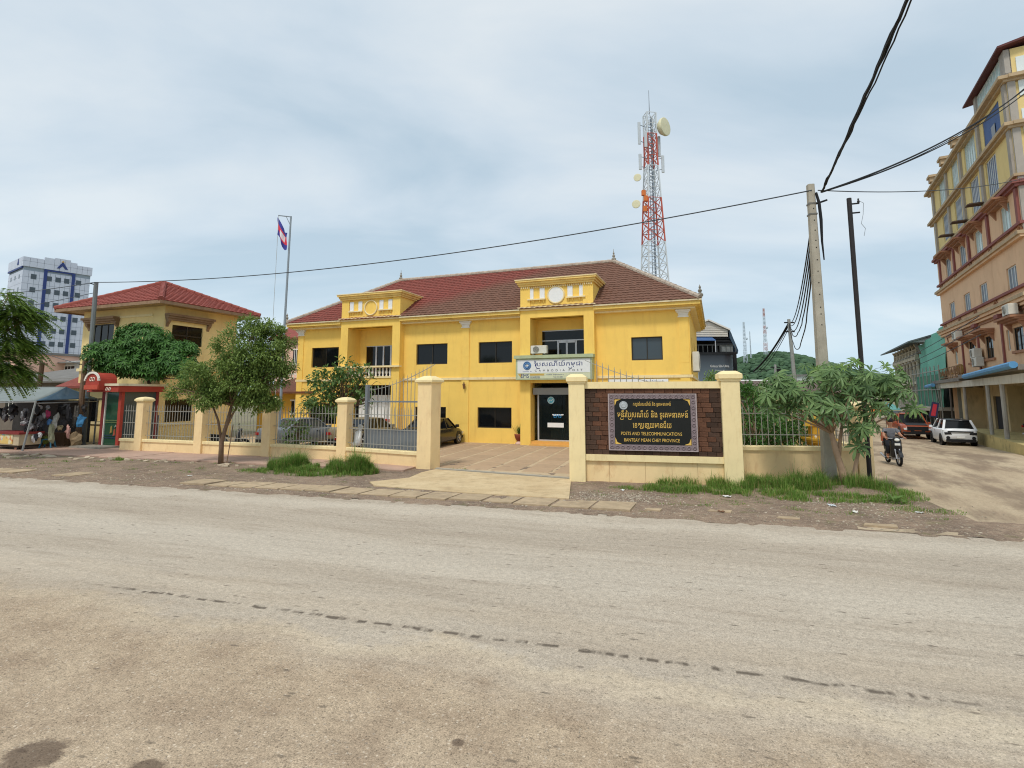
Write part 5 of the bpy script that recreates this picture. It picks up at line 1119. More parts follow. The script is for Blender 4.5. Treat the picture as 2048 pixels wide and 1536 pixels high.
# gate leaves
def gate(name, label, p0, p1, rev):
    o, ang, ln_ = frame_between(p0, p1); t = thing(name, label, 'gate', o, ang)
    mb = MB(); mb.box(0, ln_, -.015, .015, .45, 1.3); mb.build('sheet_panel', steelgrey, t)
    mb = MB(); mb.box(0, ln_, -.03, .03, .4, .46); mb.build('bottom_rail', steelgrey, t)
    mb = MB(); mb.box(0, ln_, -.03, .03, 2.41, 2.47); mb.build('top_rail', steelgrey, t)
    mb = MB(); mb.box(0, ln_, -.025, .025, 1.3, 1.34); mb.build('middle_rail', steelgrey, t)
    for x_, h in ((0, 3.12), (ln_ - .14, 2.5)):
        mb = MB(); mb.box(x_, x_ + .14, -.07, .07, .0, h); mb.build('gate_post', steelgrey, t)
    n = int(ln_ / .2)
    for i in range(1, n):
        u = i / n; hh = 3.06 + .95 * (u if not rev else 1 - u) ** 1.6 if True else 3
        xx = .1 + (ln_ - .2) * u; mb = MB(); mb.tube([(xx, 0, 1.32), (xx, 0, hh - .12), (xx, 0, hh)], [.014, .014, .004], 5); mb.build('bar', barsteel, t)
    mb = MB(); pts = []
    for i in range(13):
        u = i / 12; pts.append((.1 + (ln_ - .2) * u, 0, 2.9 + .95 * (u if not rev else 1 - u) ** 1.6))
    mb.tube(pts, .014, 4); mb.build('curved_rail', barsteel, t)
    return t
gate('gate_leaf', 'grey metal gate leaf slid behind the fence left of the tall pillar', (-6.0, 21.98), (-2.82, 19.95), False)
gate('gate_leaf', 'gate leaf with curved row of bars slid behind the dark sign wall', (2.35, 17.75), (5.9, 16.98), True)

# sign wall
SW_O = Vector((2.0, 16.8, 0)); SW_A = R(-12); SM = Matrix.Translation(SW_O) @ Matrix.Rotation(SW_A, 4, 'Z')
sw = thing('sign_wall', 'cream entrance wall with dark stone panel and black name plaque', 'wall', SW_O, SW_A)
pillar(sw, (.03, 0), 0, .5, 3.06, dome=False, m=cream); pillar(sw, (4.6, 0), 0, .53, 3.12, dome=False, m=cream)
mb = MB(); mb.box(.28, 4.34, .2, .45, -.15, 2.9); mb.build('wall_core', peach, sw)
for i, (a, b) in enumerate(((.28, 1.0), (1.0, 2.08), (2.08, 2.86), (2.86, 3.6), (3.6, 4.335))): mb = MB(); mb.box(a + .004, b - .004, .165, .2, -.15, .68); mb.build('plinth_panel', M('plinth_cream', S(241, 212, 160), .85, .06, 2.2, .15, 60, stain=S(196, 140, 92), samt=.55, sscale=(2, 2, .9)), sw)
mb = MB(); mb.box(.28, 4.34, .08, .45, .68, .87); mb.build('lower_rail', cream, sw)
mb = MB(); mb.box(.28, 4.34, .08, .45, 2.9, 3.11); mb.build('upper_rail', cream, sw)
st_d = M('stone_dark', S(76, 57, 46), .85, .25, 9, .6, 35, objrnd=.28); st_r = M('stone_red', S(99, 67, 50), .85, .25, 9, .6, 35, objrnd=.22, stain=S(128, 92, 66), samt=.4, sscale=(5, 5, 5))
sp_ = MB(); sp_.box(.28, 4.34, .17, .2, .87, 2.9); panel = sp_.build('stone_panel', M('stone_bed', S(44, 34, 28), .9, .1), sw)
nr = 14; rh = 2.03 / nr
for j in range(nr):
    z0 = .87 + j * rh; x_ = .28 - (.14 if j % 2 else 0)
    while x_ < 4.34:
        w = U(.22, .34); a, b = max(.28, x_), min(4.34, x_ + w); x_ += w
        if b - a < .05: continue
        zc = z0 + rh / 2; cx = (a + b) / 2
        if 1.12 < a and b < 3.52 and 1.15 < zc < 2.6: continue
        inner = .62 + (.09 if j % 2 else -.05) < cx < 3.98 + (.1 if j % 2 else -.06) and 1.06 < zc < 2.84
        mb = MB(); d = U(.0, .022); mb.bbox(-(b - a)/2 + .004, (b - a)/2 - .004, -rh/2 + .004, rh/2 - .004, 0, .03 + d, .008)
        o_ = mb.build('stone_tile', st_r if inner else st_d, panel); o_.location = (cx, .175, zc); o_.rotation_euler = (R(90), 0, 0)
# plaque
frm = M('plaque_frame', S(138, 123, 125), .8, .12, 8, .5, 60, stain=S(104, 90, 98), samt=.5, sscale=(8, 8, 8))
pq = MB(); pq.box(1.14, 3.51, .1, .14, 1.14, 2.6); pl_ = pq.build('plaque', M('plaque_black', S(27, 28, 26), .35, .12, 5, stain=S(60, 68, 60), samt=.3, sscale=(3, 3, .6)), sw)
for (x0, x1, z0, z1) in ((1.02, 3.61, 2.58, 2.72), (1.02, 3.61, 1.03, 1.19), (1.02, 1.19, 1.19, 2.58), (3.45, 3.61, 1.19, 2.58)):
    mb = MB(); mb.box(x0, x1, .07, .15, z0, z1); fr = mb.build('plaque_frame', frm, pl_)
    mb = MB(); hor = x1 - x0 > 1; L_ = (x1 - x0) if hor else (z1 - z0); n = int(L_ / .16)
    for i in range(n):
        t = (i + .5) / n; c = (lerp(x0, x1, t), .065, (z0 + z1) / 2) if hor else ((x0 + x1) / 2, .065, lerp(z0, z1, t))
        mb.torus(c, .045, .016, 8, 4, 'y')
    stuff(mb.build('carved_scrolls', frm, fr))
for (x0, x1, z0, z1) in ((1.0, 3.63, 2.715, 2.74), (1.0, 3.63, 1.01, 1.035), (1.0, 1.03, 1.035, 2.715), (3.6, 3.63, 1.035, 2.715)):
    mb = MB(); mb.box(x0, x1, .055, .15, z0, z1); mb.build('frame_edge', M('frame_edge', S(176, 162, 160), .8, .1, 8), pl_)
for sx in (0, 1):
    for sz in (0, 1):
        cx, cz = (1.2, 3.44)[sx], (1.2, 2.57)[sz]; dx, dz = (1, -1)[sx], (1, -1)[sz]; mb = MB()
        mb.prism([(cx, cz), (cx + dx * .2, cz), (cx + dx * .13, cz + dz * .03), (cx + dx * .07, cz + dz * .05), (cx + dx * .05, cz + dz * .08), (cx + dx * .03, cz + dz * .14), (cx, cz + dz * .2)], 'y', .088, .098)
        mb.build('corner_ornament', gold, pl_)
mb = MB(); mb.lathe([(.01, -.03), (.06, -.034), (.09, -.02), (.125, -.022), (.13, 0)], 22, (1.47, .1, 2.38), ax='y'); mb.build('round_seal', M('seal_silver', S(176, 182, 184), .45, .25, 18, .4, 30), pl_)
text('khmer_heading', 'កសួងៃបសណីយ៍ និង ទូរគមនាគមន៍', pl_, gold, 1.76, 2.88, 2.34, 2.5, .094)
text('khmer_title', 'មនីរៃបសណីយ៍ និង ទូរគមនាគមន៍', pl_, gold, 1.28, 3.37, 1.96, 2.24, .094)
mb = MB()
for xx in (1.42, 1.66): mb.tube([(xx - .05, .094, 2.0), (xx - .04, .094, 1.95), (xx + .03, .094, 1.95), (xx + .04, .094, 2.0)], .012, 4)
mb.build('khmer_subscript', gold, pl_)
text('khmer_province', 'េខតបនាយមានជ័យ', pl_, gold, 1.74, 2.88, 1.7, 1.92, .094)
mb = MB()
for xx in (2.0, 2.2): mb.tube([(xx - .05, .094, 1.72), (xx - .03, .094, 1.67), (xx + .04, .094, 1.68), (xx + .04, .094, 1.73)], .012, 4)
mb.build('khmer_subscript', gold, pl_)
text('plaque_lettering', 'POSTS AND TELECOMMUNICATIONS', pl_, gold, 1.38, 3.18, 1.475, 1.575, .094)
text('plaque_lettering', 'BANTEAY MEAN CHEY PROVINCE', pl_, gold, 1.47, 3.11, 1.28, 1.38, .094)

# right fence and side return
rf = thing('side_fence', 'cream low wall with iron bars right of the dark sign wall', 'fence', (7.1, 17.3, 0), R(-5))
mb = MB(); mb.box(0, 3.75, 0, .2, -.15, .95); mb.build('low_wall', peach, rf)
mb = MB(); mb.bbox(-.02, 3.75, -.06, .26, .95, 1.08, .015); mb.build('wall_coping', cream, rf)
for i in range(1, 20): link('bar', bm_r, rf, (i * .19, .1, 1.06))
for z in (1.42, 2.1): mb = MB(); mb.box(0, 3.75, .085, .115, z, z + .025); mb.build('rail', barsteel, rf)
pillar(rf, (4.0, -.05), 0, .46, 2.25)
RR = R(-10); RO = (3.95, .2, 0)                       # return wall along the side street
def ret(o): o.location = RO; o.rotation_euler = (0, 0, RR); return o
mb = MB(); mb.box(-.1, .1, .3, 11.5, -.6, .95); ret(mb.build('return_wall', peach, rf))
mb = MB(); mb.box(-.16, .16, .3, 11.5, .95, 1.08); ret(mb.build('wall_coping', cream, rf))
RMt = Matrix.Translation(RO) @ Matrix.Rotation(RR, 4, 'Z')
for i in range(42): link('bar', bm_r, rf, RMt @ Vector((0, .45 + i * .26, 1.06)))
for z in (1.42, 2.1): mb = MB(); mb.box(-.015, .015, .3, 11.5, z, z + .025); ret(mb.build('rail', barsteel, rf))
for k in range(4): p_ = RMt @ Vector((0, 2.8 + k * 2.8, 0)); pillar(rf, (p_.x, p_.y), RR, .4, 2.25)

# spirit house behind the side fence
sh_ = thing('spirit_house', 'golden pedestal spirit house behind the bars of the side fence', 'shrine', (10.95, 19.2, 0), R(-5)); sh_.scale = (.8, .8, .86)
gm = M('shrine_gold', S(214, 166, 56), .5, .12, 4)
mb = MB()
for (z0, z1, w) in ((0, .25, .42), (.25, .4, .34), (.4, .95, .2), (.95, 1.08, .28), (1.08, 1.2, .36), (1.2, 1.3, .5)): mb.box(-w, w, -w, w, z0, z1)
mb.build('pedestal', gm, sh_)
mb = MB(); mb.box(-.55, .55, -.55, .55, 1.3, 1.38); mb.build('offering_shelf', gm, sh_)
mb = MB(); mb.box(-.25, .25, .0, .45, 1.38, 1.85); mb.build('shrine_room', gm, sh_)
mb = MB(); mb.prism([(-.45, 1.85), (0, 2.3), (.45, 1.85)], 'y', -.05, .5); mb.lathe([(.06, 2.2), (.03, 2.4), (.01, 2.7)], 6, (0, .2, 0)); mb.build('shrine_roof', gm, sh_)
for xx in (-.3, .0, .3): mb = MB(); mb.lathe([(.03, 1.38), (.05, 1.45), (.03, 1.5)], 8, (xx, -.35, 0)); mb.build('offering_bowl', white, sh_)

# ------------------------------------------------------------------ poles
def conc_pole():
    t = thing('utility_pole', 'tall tapered concrete utility pole in front of the side fence', 'utility pole', (9.6, 16.4, 0), R(-8))
    mb = MB(); vs = []; fs = []
    lv = steps(0, 9.42, .6)
    for z in lv:
        w = lerp(.17, .098, z / 9.42); c = w * .25
        vs += [(-w + c, -w, z), (w - c, -w, z), (w, -w + c, z), (w, w - c, z), (w - c, w, z), (-w + c, w, z), (-w, w - c, z), (-w, -w + c, z)]
    for i in range(len(lv) - 1):
        for j in range(8): j2 = (j + 1) % 8; fs.append((i*8+j, i*8+j2, i*8+8+j2, i*8+8+j))
    k = (len(lv) - 1) * 8; fs.append(tuple(range(k, k + 8))); mb.add(vs, fs); mb.build('pole_shaft', concrete, t)
    z = 8.6
    while z > 4.8:
        w = lerp(.17, .098, z / 9.42); mb = MB(); mb.lathe([(.018, -.006), (.018, 0)], 8, (.01, -w - .002, z), ax='y'); mb.build('bolt_hole', blackm, t); z -= U(.18, .42)
    for zz in (8.75, 8.4): mb = MB(); w = lerp(.17, .098, zz / 9.42) + .012; mb.box(-w, w, -w, w, zz, zz + .05); mb.build('band', M('band_steel', S(120, 116, 108), .5, .1, metal=.3), t)
    mb = MB(); mb.bar((.1, -.1, 8.75), (.42, -.12, 8.85), .05); mb.build('bracket', cablem, t)
    mb = MB(); mb.tube([(.1, -.14, 9.1), (.16, -.16, 8.75), (.18, -.17, 8.2), (.17, -.16, 7.5), (.19, -.17, 6.9)], [.04, .05, .05, .035, .02], 6); mb.build('cable_tail', cablem, t)
    return t
conc_pole()
bp2 = thing('steel_pole', 'slim black steel pole beside the corner of the side fence', 'utility pole', (10.78, 16.35, 0), 0)
mb = MB(); mb.tube([(0, 0, 0), (0, 0, 8.95)], [.065, .07], 10); mb.build('pole_shaft', M('black_pole', S(46, 42, 42), .6, .1, 3), bp2)
for z in (8.75, 8.45): mb = MB(); mb.bar((0, -.02, z), (.28, -.05, z + .02), .04); mb.build('arm', cablem, bp2)
mb = MB(); mb.lathe([(.03, 0), (.04, .05), (.02, .1), (.03, .14)], 8, (.26, -.05, 8.78)); mb.build('insulator', MATS['black_pole'], bp2)
mb = MB(); mb.tube([(.28, -.05, 8.85), (.42, -.05, 8.78), (.38, -.05, 8.4), (.3, -.05, 8.1), (.42, -.05, 7.95), (.36, -.05, 7.7)], .008, 4); mb.build('loose_wire', M('loose_wire', S(150, 158, 164), .6, 0), bp2)
mp_ = thing('metal_pole', 'thin grey metal pole rising in front of the old yellow house', 'utility pole', (-23.3, 29.3, 0), 0)
mb = MB(); mb.tube([(.0, 0, 0), (-.1, 0, 9.0)], [.13, .11], 8); mb.build('pole_shaft', M('pole_grey', S(118, 122, 122), .6, .1, 2), mp_)
mb = MB(); mb.bar((-.1, 0, 8.85), (-.45, 0, 8.95), .06); mb.build('arm', cablem, mp_)
wp = thing('timber_pole', 'brown timber post beside the metal pole behind the red booth', 'utility pole', (-23.05, 28.6, 0), 0)
mb = MB(); mb.tube([(0, 0, 0), (.0, .0, 4.6)], [.15, .12], 8); mb.build('pole_shaft', bark, wp)
mb = MB(); mb.bar((-.3, 0, 4.35), (.25, 0, 4.35), .05); mb.build('crossarm', cablem, wp)
wp2 = thing('timber_pole', 'short dark timber post above the market stall roof', 'utility pole', (-27.6, 31.0, 0), 0)
mb = MB(); mb.tube([(0, 0, 0), (.12, 0, 4.6)], [.15, .12], 8); mb.build('pole_shaft', M('post_brown', S(92, 72, 56), .9, .15, 3), wp2)
mb = MB(); mb.bar((-.1, 0, 4.5), (.42, 0, 4.5), .08); mb.build('crossarm', MATS['post_brown'], wp2)
fp = thing('utility_pole', 'distant thin utility pole in front of the wooded hill', 'utility pole', (24.6, 46.0, -.3), 0)
mb = MB(); mb.tube([(0, 0, 0), (-.35, 0, 9.6)], [.2, .13], 8); mb.build('pole_shaft', M('pole_pale', S(158, 160, 156), .8, .1, 2), fp)
mb = MB(); mb.bar((-.75, 0, 9.3), (.1, 0, 9.3), .1); mb.bar((-.7, 0, 8.5), (.1, 0, 8.5), .1); mb.build('crossarm', cablem, fp)
fp2 = thing('utility_pole', 'short utility pole among cables left of the tall tree', 'utility pole', (27.8, 56.0, -.3), 0)
mb = MB(); mb.tube([(0, 0, 0), (0, 0, 6.2)], [.16, .12], 8); mb.build('pole_shaft', MATS['pole_pale'], fp2)
mb = MB(); mb.bar((-.5, 0, 5.9), (.5, 0, 5.9), .1); mb.cbox((.3, 0, 5.5), (.4, .3, .5)); mb.build('crossarm', cablem, fp2)

# cables
def cable(label, a, b, sag, r, n=24, m=None, name='cable', wig=0.0):
    a, b = Vector(a), Vector(b); pts = []
    for i in range(n + 1):
        u = i / n; p = a.lerp(b, u); p.z -= sag * 4 * u * (1 - u)
        if wig: p += Vector((U(-wig, wig), U(-wig, wig), U(-wig, wig)))
        pts.append(p)
    mb = MB(); mb.tube(pts, r, 5); o = mb.build(name, m or cablem, smooth=True); return tag(o, label, 'cable')
PT = Vector((9.68, 16.3, 9.2))
thin = M('wire_grey', S(78, 84, 90), .7, 0)
cable('long thin wire sagging from the concrete pole across the sky to the metal pole', (-23.4, 29.2, 8.98), PT + Vector((-.1, 0, .0)), .75, .022, 40, thin)
cable('thin wire running left from the metal pole behind the leaves', (-23.4, 29.2, 8.98), (-40, 33, 9.0), .4, .02, 12, thin)
cable('lower wire running left from the metal pole past the office tower', (-23.45, 29.3, 8.4), (-42, 26, 5.0), .5, .018, 12, thin)
cable('wire dipping from the timber post towards the white house', (-23.05, 28.6, 4.3), (-44, 45, 8.2), .3, .018, 12, thin)
for i, (dx, dz, r_) in enumerate(((0, 0, .032), (.04, .02, .022), (-.04, -.02, .022), (.02, -.06, .016))):
    cable('%s cable of the bundle rising from the concrete pole over the road' % ('thickest', 'right-hand', 'left-hand', 'lowest slack')[i], PT + Vector((.15, -.1, -.1)), (2.7 + dx * 2, -2.5, 11.0 + dz * 3), .3 + .03 * i, r_, 60, wig=.018)
for i, (dz, r_, sg_) in enumerate(((0, .032, .5), (-.12, .024, .55), (.06, .016, .62))):
    cable('%s cable running from the concrete pole to the orange block' % ('heavy middle', 'lower', 'thin upper')[i], PT + Vector((.15, -.1, -.1)), (25.5, 24.3, 17.9 + dz * 1.6), sg_, r_, 26)
cable('thin level wire from the concrete pole to the right edge', PT + Vector((.1, 0, 0)), (26.5, 26.2, 13.8), .3, .018, 20, thin)
for i in range(5):
    cable('%s cable dropping from the concrete pole to the distant pole' % ('outermost left', 'second', 'third', 'fourth', 'rightmost looping')[i], PT + Vector((-.1, .12, -1.0 - .25 * i)), (24.25, 46.0, 9.0 - .05 * i), (1.0, 1.25, 1.6, 1.9, 2.6)[i], .025, 24, wig=.02 if i > 2 else 0)
for i in range(3):
    cable('%s black cable slanting down behind the distant pole' % ('thick', 'thin left', 'thin right')[i], (24.2, 46.0, 8.9 - .2 * i), (25.5 + i * .8, 56.0 + i, 5.2), .4, (.09, .03, .03)[i], 12)
cable('wire crossing the gap in front of the wooded hill', (27.8, 56.0, 5.5), (14, 60, 4.2), .5, .03, 14)
for i, z in enumerate((5.6, 6.1, 6.7)):
    cable('%s wire stretched along the front of the orange block' % ('lowest', 'middle', 'highest')[i], rw(23, -2.2, z + .6), rw(-30, -1.8, z - .2), .5, .025, 20, thin)

# flagpole and flag
fl = thing('flagpole', 'tall grey metal flagpole behind the low fence', 'flagpole', (-11.95, 27.6, 0), 0)
mb = MB(); mb.tube([(0, 0, 0), (0, 0, 6), (.06, 0, 12.25)], [.075, .06, .045], 8); mb.build('pole_shaft', M('flagpole_grey', S(142, 152, 160), .5, .06, 2), fl)
mb = MB(); mb.tube([(.06, 0, 12.22), (-.62, 0, 12.3)], .03, 6); mb.bar((.05, 0, 11.75), (-.2, 0, 12.25), .03); mb.build('arm', MATS['flagpole_grey'], fl)
mb = MB(); mb.tube([(-.6, 0, 12.28), (-.62, 0, 6), (-.12, 0, 1.3)], .012, 4); mb.build('halyard', M('rope_pale', S(176, 180, 180), .8, 0), fl)
mb = MB(); mb.box(-.22, .22, -.2, .2, 0, .95); mb.build('pole_base', steelgrey, fl)
def flag_m():
    mt = bpy.data.materials.new('flag_cloth'); mt.use_nodes = True; nt = mt.node_tree; N = nt.nodes; L = nt.links; b = N['Principled BSDF']; b.inputs['Roughness'].default_value = .8
    at = N.new('ShaderNodeUVMap'); at.uv_map = 'UVMap'; sp = N.new('ShaderNodeSeparateXYZ'); L.new(at.outputs[0], sp.inputs[0])
    rp = N.new('ShaderNodeValToRGB'); cr = rp.color_ramp; cr.interpolation = 'CONSTANT'; cr.elements[0].color = S(62, 66, 150); cr.elements[1].position = .27; cr.elements[1].color = S(222, 60, 78); e = cr.elements.new(.74); e.color = S(62, 66, 150)
    L.new(sp.outputs[1], rp.inputs[0])
    def m2(op, a, b_):
        m = N.new('ShaderNodeMath'); m.operation = op
        for i, v in enumerate((a, b_)):
            if isinstance(v, (int, float)): m.inputs[i].default_value = v
            else: L.new(v, m.inputs[i])
        return m.outputs[0]
    ins = m2('MULTIPLY', m2('LESS_THAN', m2('ABSOLUTE', m2('SUBTRACT', sp.outputs[0], .5), 0), .16), m2('LESS_THAN', m2('ABSOLUTE', m2('SUBTRACT', sp.outputs[1], .5), 0), .15))
    mx = N.new('ShaderNodeMixRGB'); L.new(ins, mx.inputs[0]); L.new(rp.outputs[0], mx.inputs[1]); mx.inputs[2].default_value = S(235, 232, 232); L.new(mx.outputs[0], b.inputs['Base Color'])
    return mt
def make_flag(name, label, loc, w, h, droop, mat, rz=0, nx=14, ny=10, cat='flag'):
    mb = MB(); uv = []
    for j in range(ny + 1):
        for i in range(nx + 1):
            u, v = i / nx, j / ny
            x = u * w * .42; z = -(1 - v) * h - droop * u * (1.1 + .5 * math.sin(u * 3)) ; y = .1 * math.sin(u * 11 + v * 1.5) * (u + .15)
            mb.v.append((x + .04 * math.sin(v * 5 + u * 7), y, z)); uv.append((u, v))
    for j in range(ny):
        for i in range(nx): a = j * (nx + 1) + i; mb.f.append((a, a + 1, a + nx + 2, a + nx + 1)); mb.m.append(0)
    me = mb.mesh(name, mat, True, False); ul = me.uv_layers.new(name='UVMap')
    for l in me.loops: ul.data[l.index].uv = uv[l.vertex_index]
    o = link(name, me, None, loc, rz); return tag(o, label, cat)
make_flag('flag', 'drooping red and blue flag with white emblem at the top of the flagpole', (-12.57, 27.58, 12.2), 1.35, .95, .75, flag_m())

# ------------------------------------------------------------------ red and white telecom tower
def telecom():
    t = thing('telecom_tower', 'red and white lattice telecom tower behind the post office', 'tower', (20.55, 75, 0), R(8))
    red = M('tower_red', S(188, 92, 74), .6, .08, 1); wh = M('tower_white', S(206, 210, 212), .6, .05, 1)
    def w(z): return lerp(1.5, .7, min(1, max(0, (z - 18) / 20.0))) + (max(0, 18 - z)) * .05
    lv = [0, 4, 8, 12, 15] + steps(18, 44.4, 1.65)
    def col(z): return red if (24.6 < z < 31.4 or 36.8 < z < 41.7) else wh
    for z0, z1 in zip(lv[:-1], lv[1:]):
        mb = MB(); a, b = w(z0), w(z1); c0 = [(-a, -a, z0), (a, -a, z0), (a, a, z0), (-a, a, z0)]; c1 = [(-b, -b, z1), (b, -b, z1), (b, b, z1), (-b, b, z1)]
        for i in range(4):
            j = (i + 1) % 4; mb.bar(c0[i], c1[i], .17); mb.bar(c0[i], c1[j], .075); mb.bar(c0[j], c1[i], .075); mb.bar(c1[i], c1[j], .08)
        mb.build('lattice_section', col((z0 + z1) / 2), t)
    mb = MB(); mb.box(.1, .3, -.1, .1, 0, 44)
    for i in range(60): mb.box(-.25, .1, -.04, .04, 15 + i * .48, 15.05 + i * .48)
    mb.box(-.3, -.24, -.05, .05, 0, 44); mb.build('ladder', M('ladder_grey', S(130, 140, 150), .6, .05), t)
    mb = MB(); mb.tube([(0, 0, 44.4), (0, 0, 48.2)], [.06, .03], 5); mb.build('lightning_rod', M('rod_grey', S(110, 114, 118), .6, 0), t)
    cm = M('dish_cream', S(222, 214, 178), .6, .06, 1)
    def dish(p, r_, d): 
        mb = MB(); mb.lathe([(.05, -.5 * r_), (r_ * .7, -.42 * r_), (r_, 0), (r_ * 1.0, .25 * r_), (r_ * .96, .26 * r_), (.05, .2 * r_)], 18, (0, 0, 0), ax='y')
        o = mb.build('dish', cm, t, smooth=True); o.location = p; o.rotation_euler = d
        mb = MB(); mb.lathe([(.01, .3), (r_ * .95, .27)], 18, (0, 0, 0), ax='y') if False else mb.tube([(0, 0, 0), (0, -.2, .0)], .12, 6); mb.build('dish_hub', MATS['ladder_grey'], o)
    dish((1.9, -.6, 42.2), 1.35, (0, 0, R(215))); dish((-2.5, -.9, 34.0), .55, (0, 0, R(150))); dish((-2.8, -.9, 30.0), .6, (0, 0, R(150)))
    for p, h in (((-2.0, -.8, 39.2), 3.4), ((-1.2, -1.2, 38.6), 2.4), ((1.5, .3, 38.0), 3.2), ((1.4, -1.0, 35.0), 2.6), ((-1.9, -.6, 35.4), 2.4)):
        mb = MB(); mb.bbox(p[0] - .2, p[0] + .2, p[1] - .12, p[1] + .12, p[2], p[2] + h, .04); an = mb.build('panel_antenna', M('antenna_grey', S(196, 200, 202), .5, .05), t)
        mb = MB(); mb.bar((p[0], p[1], p[2] + .5), (p[0] * .4, p[1] * .3, p[2] + .5), .07); mb.bar((p[0], p[1], p[2] + h - .4), (p[0] * .4, p[1] * .3, p[2] + h - .4), .07); mb.build('antenna_arm', MATS['ladder_grey'], an)
    for p in ((-1.5, -.9, 29.0), (-1.3, -.8, 30.6), (-1.6, -.8, 31.4)):
        mb = MB(); mb.bbox(p[0] - .28, p[0] + .28, p[1] - .2, p[1] + .2, p[2], p[2] + .8, .04); mb.build('radio_unit', M('radio_orange', S(214, 118, 60), .6, .1), t)
telecom()

# ------------------------------------------------------------------ red booth
bo = thing('booth', 'red framed glass booth with arched crest beside the fence', 'booth', (-21.3, 27.75, 0), R(-20))
rd_m = M('booth_red', S(172, 68, 54), .65, .1, 3, stain=S(150, 56, 46), samt=.4); rdk = M('booth_dark_red', S(126, 48, 48), .65, .1, 3)
grn = glassmat('booth_glass_green', S(44, 78, 58), .12, .4); smk = glassmat('booth_glass_smoke', S(70, 80, 82), .12, .4)
BW, BD = 1.5, 1.95
mb = MB(); mb.box(-.1, BW, .0, BD, .0, .14); mb.build('floor_slab', concrete, bo)
for x_, y_, m_ in ((.02, 0, rdk), (BW - .22, 0, rd_m), (BW - .14, BD - .14, rdk), (.02, BD - .14, rdk)): mb = MB(); mb.box(x_, x_ + (.2 if y_ == 0 else .14), y_ - .02, y_ + .14, .1, 2.88); mb.build('post', m_, bo)
mb = MB(); mb.box(.23, .28, .0, .1, .14, 2.85); mb.build('door_jamb', white, bo)
mb = MB(); mb.box(.3, BW - .24, .05, .09, .16, 2.82); dd = mb.build('door', grn, bo)
for z in (.5, .62, 1.28, 1.38): mb = MB(); mb.box(.32, BW - .26, .03, .05, z, z + .05); mb.build('door_rail', M('door_olive', S(96, 112, 70), .6, .1) if z > 1 else M('door_navy', S(40, 58, 78), .5, .1), dd)
for (x0, x1, z0, z1, c) in ((.75, .9, .75, 1.15, S(150, 130, 70)), (1.0, 1.14, .62, 1.0, S(168, 86, 60)), (1.06, 1.18, 1.05, 1.2, S(150, 160, 150))): mb = MB(); mb.prism([(x0, z0), (x1, z0 + .05), (x1 - .03, z1), (x0 + .04, z1 - .06)], 'y', .02, .05); mb.build('door_sticker', M('sticker_%d' % int(x0*100), c, .6, .2, 8), dd)
mb = MB(); mb.box(BW - .06, BW - .03, .14, BD - .14, .14, 2.85); sgl = mb.build('side_glass', smk, bo)
mb = MB(); mb.box(BW - .03, BW - .01, 1.2, 1.6, 1.6, 2.0); mb.build('paper_notice', M('paper_grey', S(150, 160, 160), .8, .1), sgl)
mb = MB(); mb.box(.04, .07, .14, BD - .14, .14, 2.85); mb.build('side_glass', smk, bo); mb = MB(); mb.box(.16, BW - .14, BD - .06, BD, .14, 2.85); mb.build('rear_panel', rdk, bo)
mb = MB(); mb.box(.3, BW - .2, 1.5, 2.2, .14, 1.6); mb.build('cash_machine', M('machine_grey', S(96, 104, 110), .5, .1), bo)
mb = MB(); mb.box(-.75, BW + .12, -.3, BD + .3, 2.86, 3.16); mb.build('fascia', rd_m, bo)
mb = MB(); mb.box(-.8, BW + .18, -.35, BD + .35, 3.16, 3.28); mb.build('roof_slab', M('booth_cream', S(226, 214, 186), .85, .1, 2, stain=S(160, 144, 110), samt=.6), bo)
cr_ = MB(); n = 12; ap_ = [(.12 + .52 * math.cos(math.pi * i / n), 3.42 + .42 * math.sin(math.pi * i / n)) for i in range(n + 1)]
cr_.prism([(-.38, 2.95), (.62, 2.95)] + ap_, 'y', -.62, .25); crest = cr_.build('crest', rd_m, bo)
mb = MB()
for a, b in zip(ap_[:-1], ap_[1:]): mb.bar((a[0], -.64, a[1]), (b[0], -.64, b[1]), .06, .1)
mb.build('crest_arch', white, crest)
for xx in (.02, .2): mb = MB(); mb.torus((xx, -.63, 3.5), .09, .028, 10, 4, 'y'); mb.build('crest_emblem', M('emblem_cream', S(222, 206, 190), .7, .05), crest)
mb = MB(); mb.box(-.4, .64, -.68, -.6, 2.98, 3.2); mb.build('crest_panel', M('booth_bright', S(196, 84, 62), .6, .1), crest)
for sx in (-.62, .76, .98): mb = MB(); mb.torus((sx, -.31, 3.0), .07, .03, 8, 4, 'y'); mb.build('scroll', MATS['emblem_cream'], bo)
mb = MB(); mb.box(-.6, BW + .2, -1.0, -.02, -.05, .16); mb.build('door_step', conc_dark, bo)

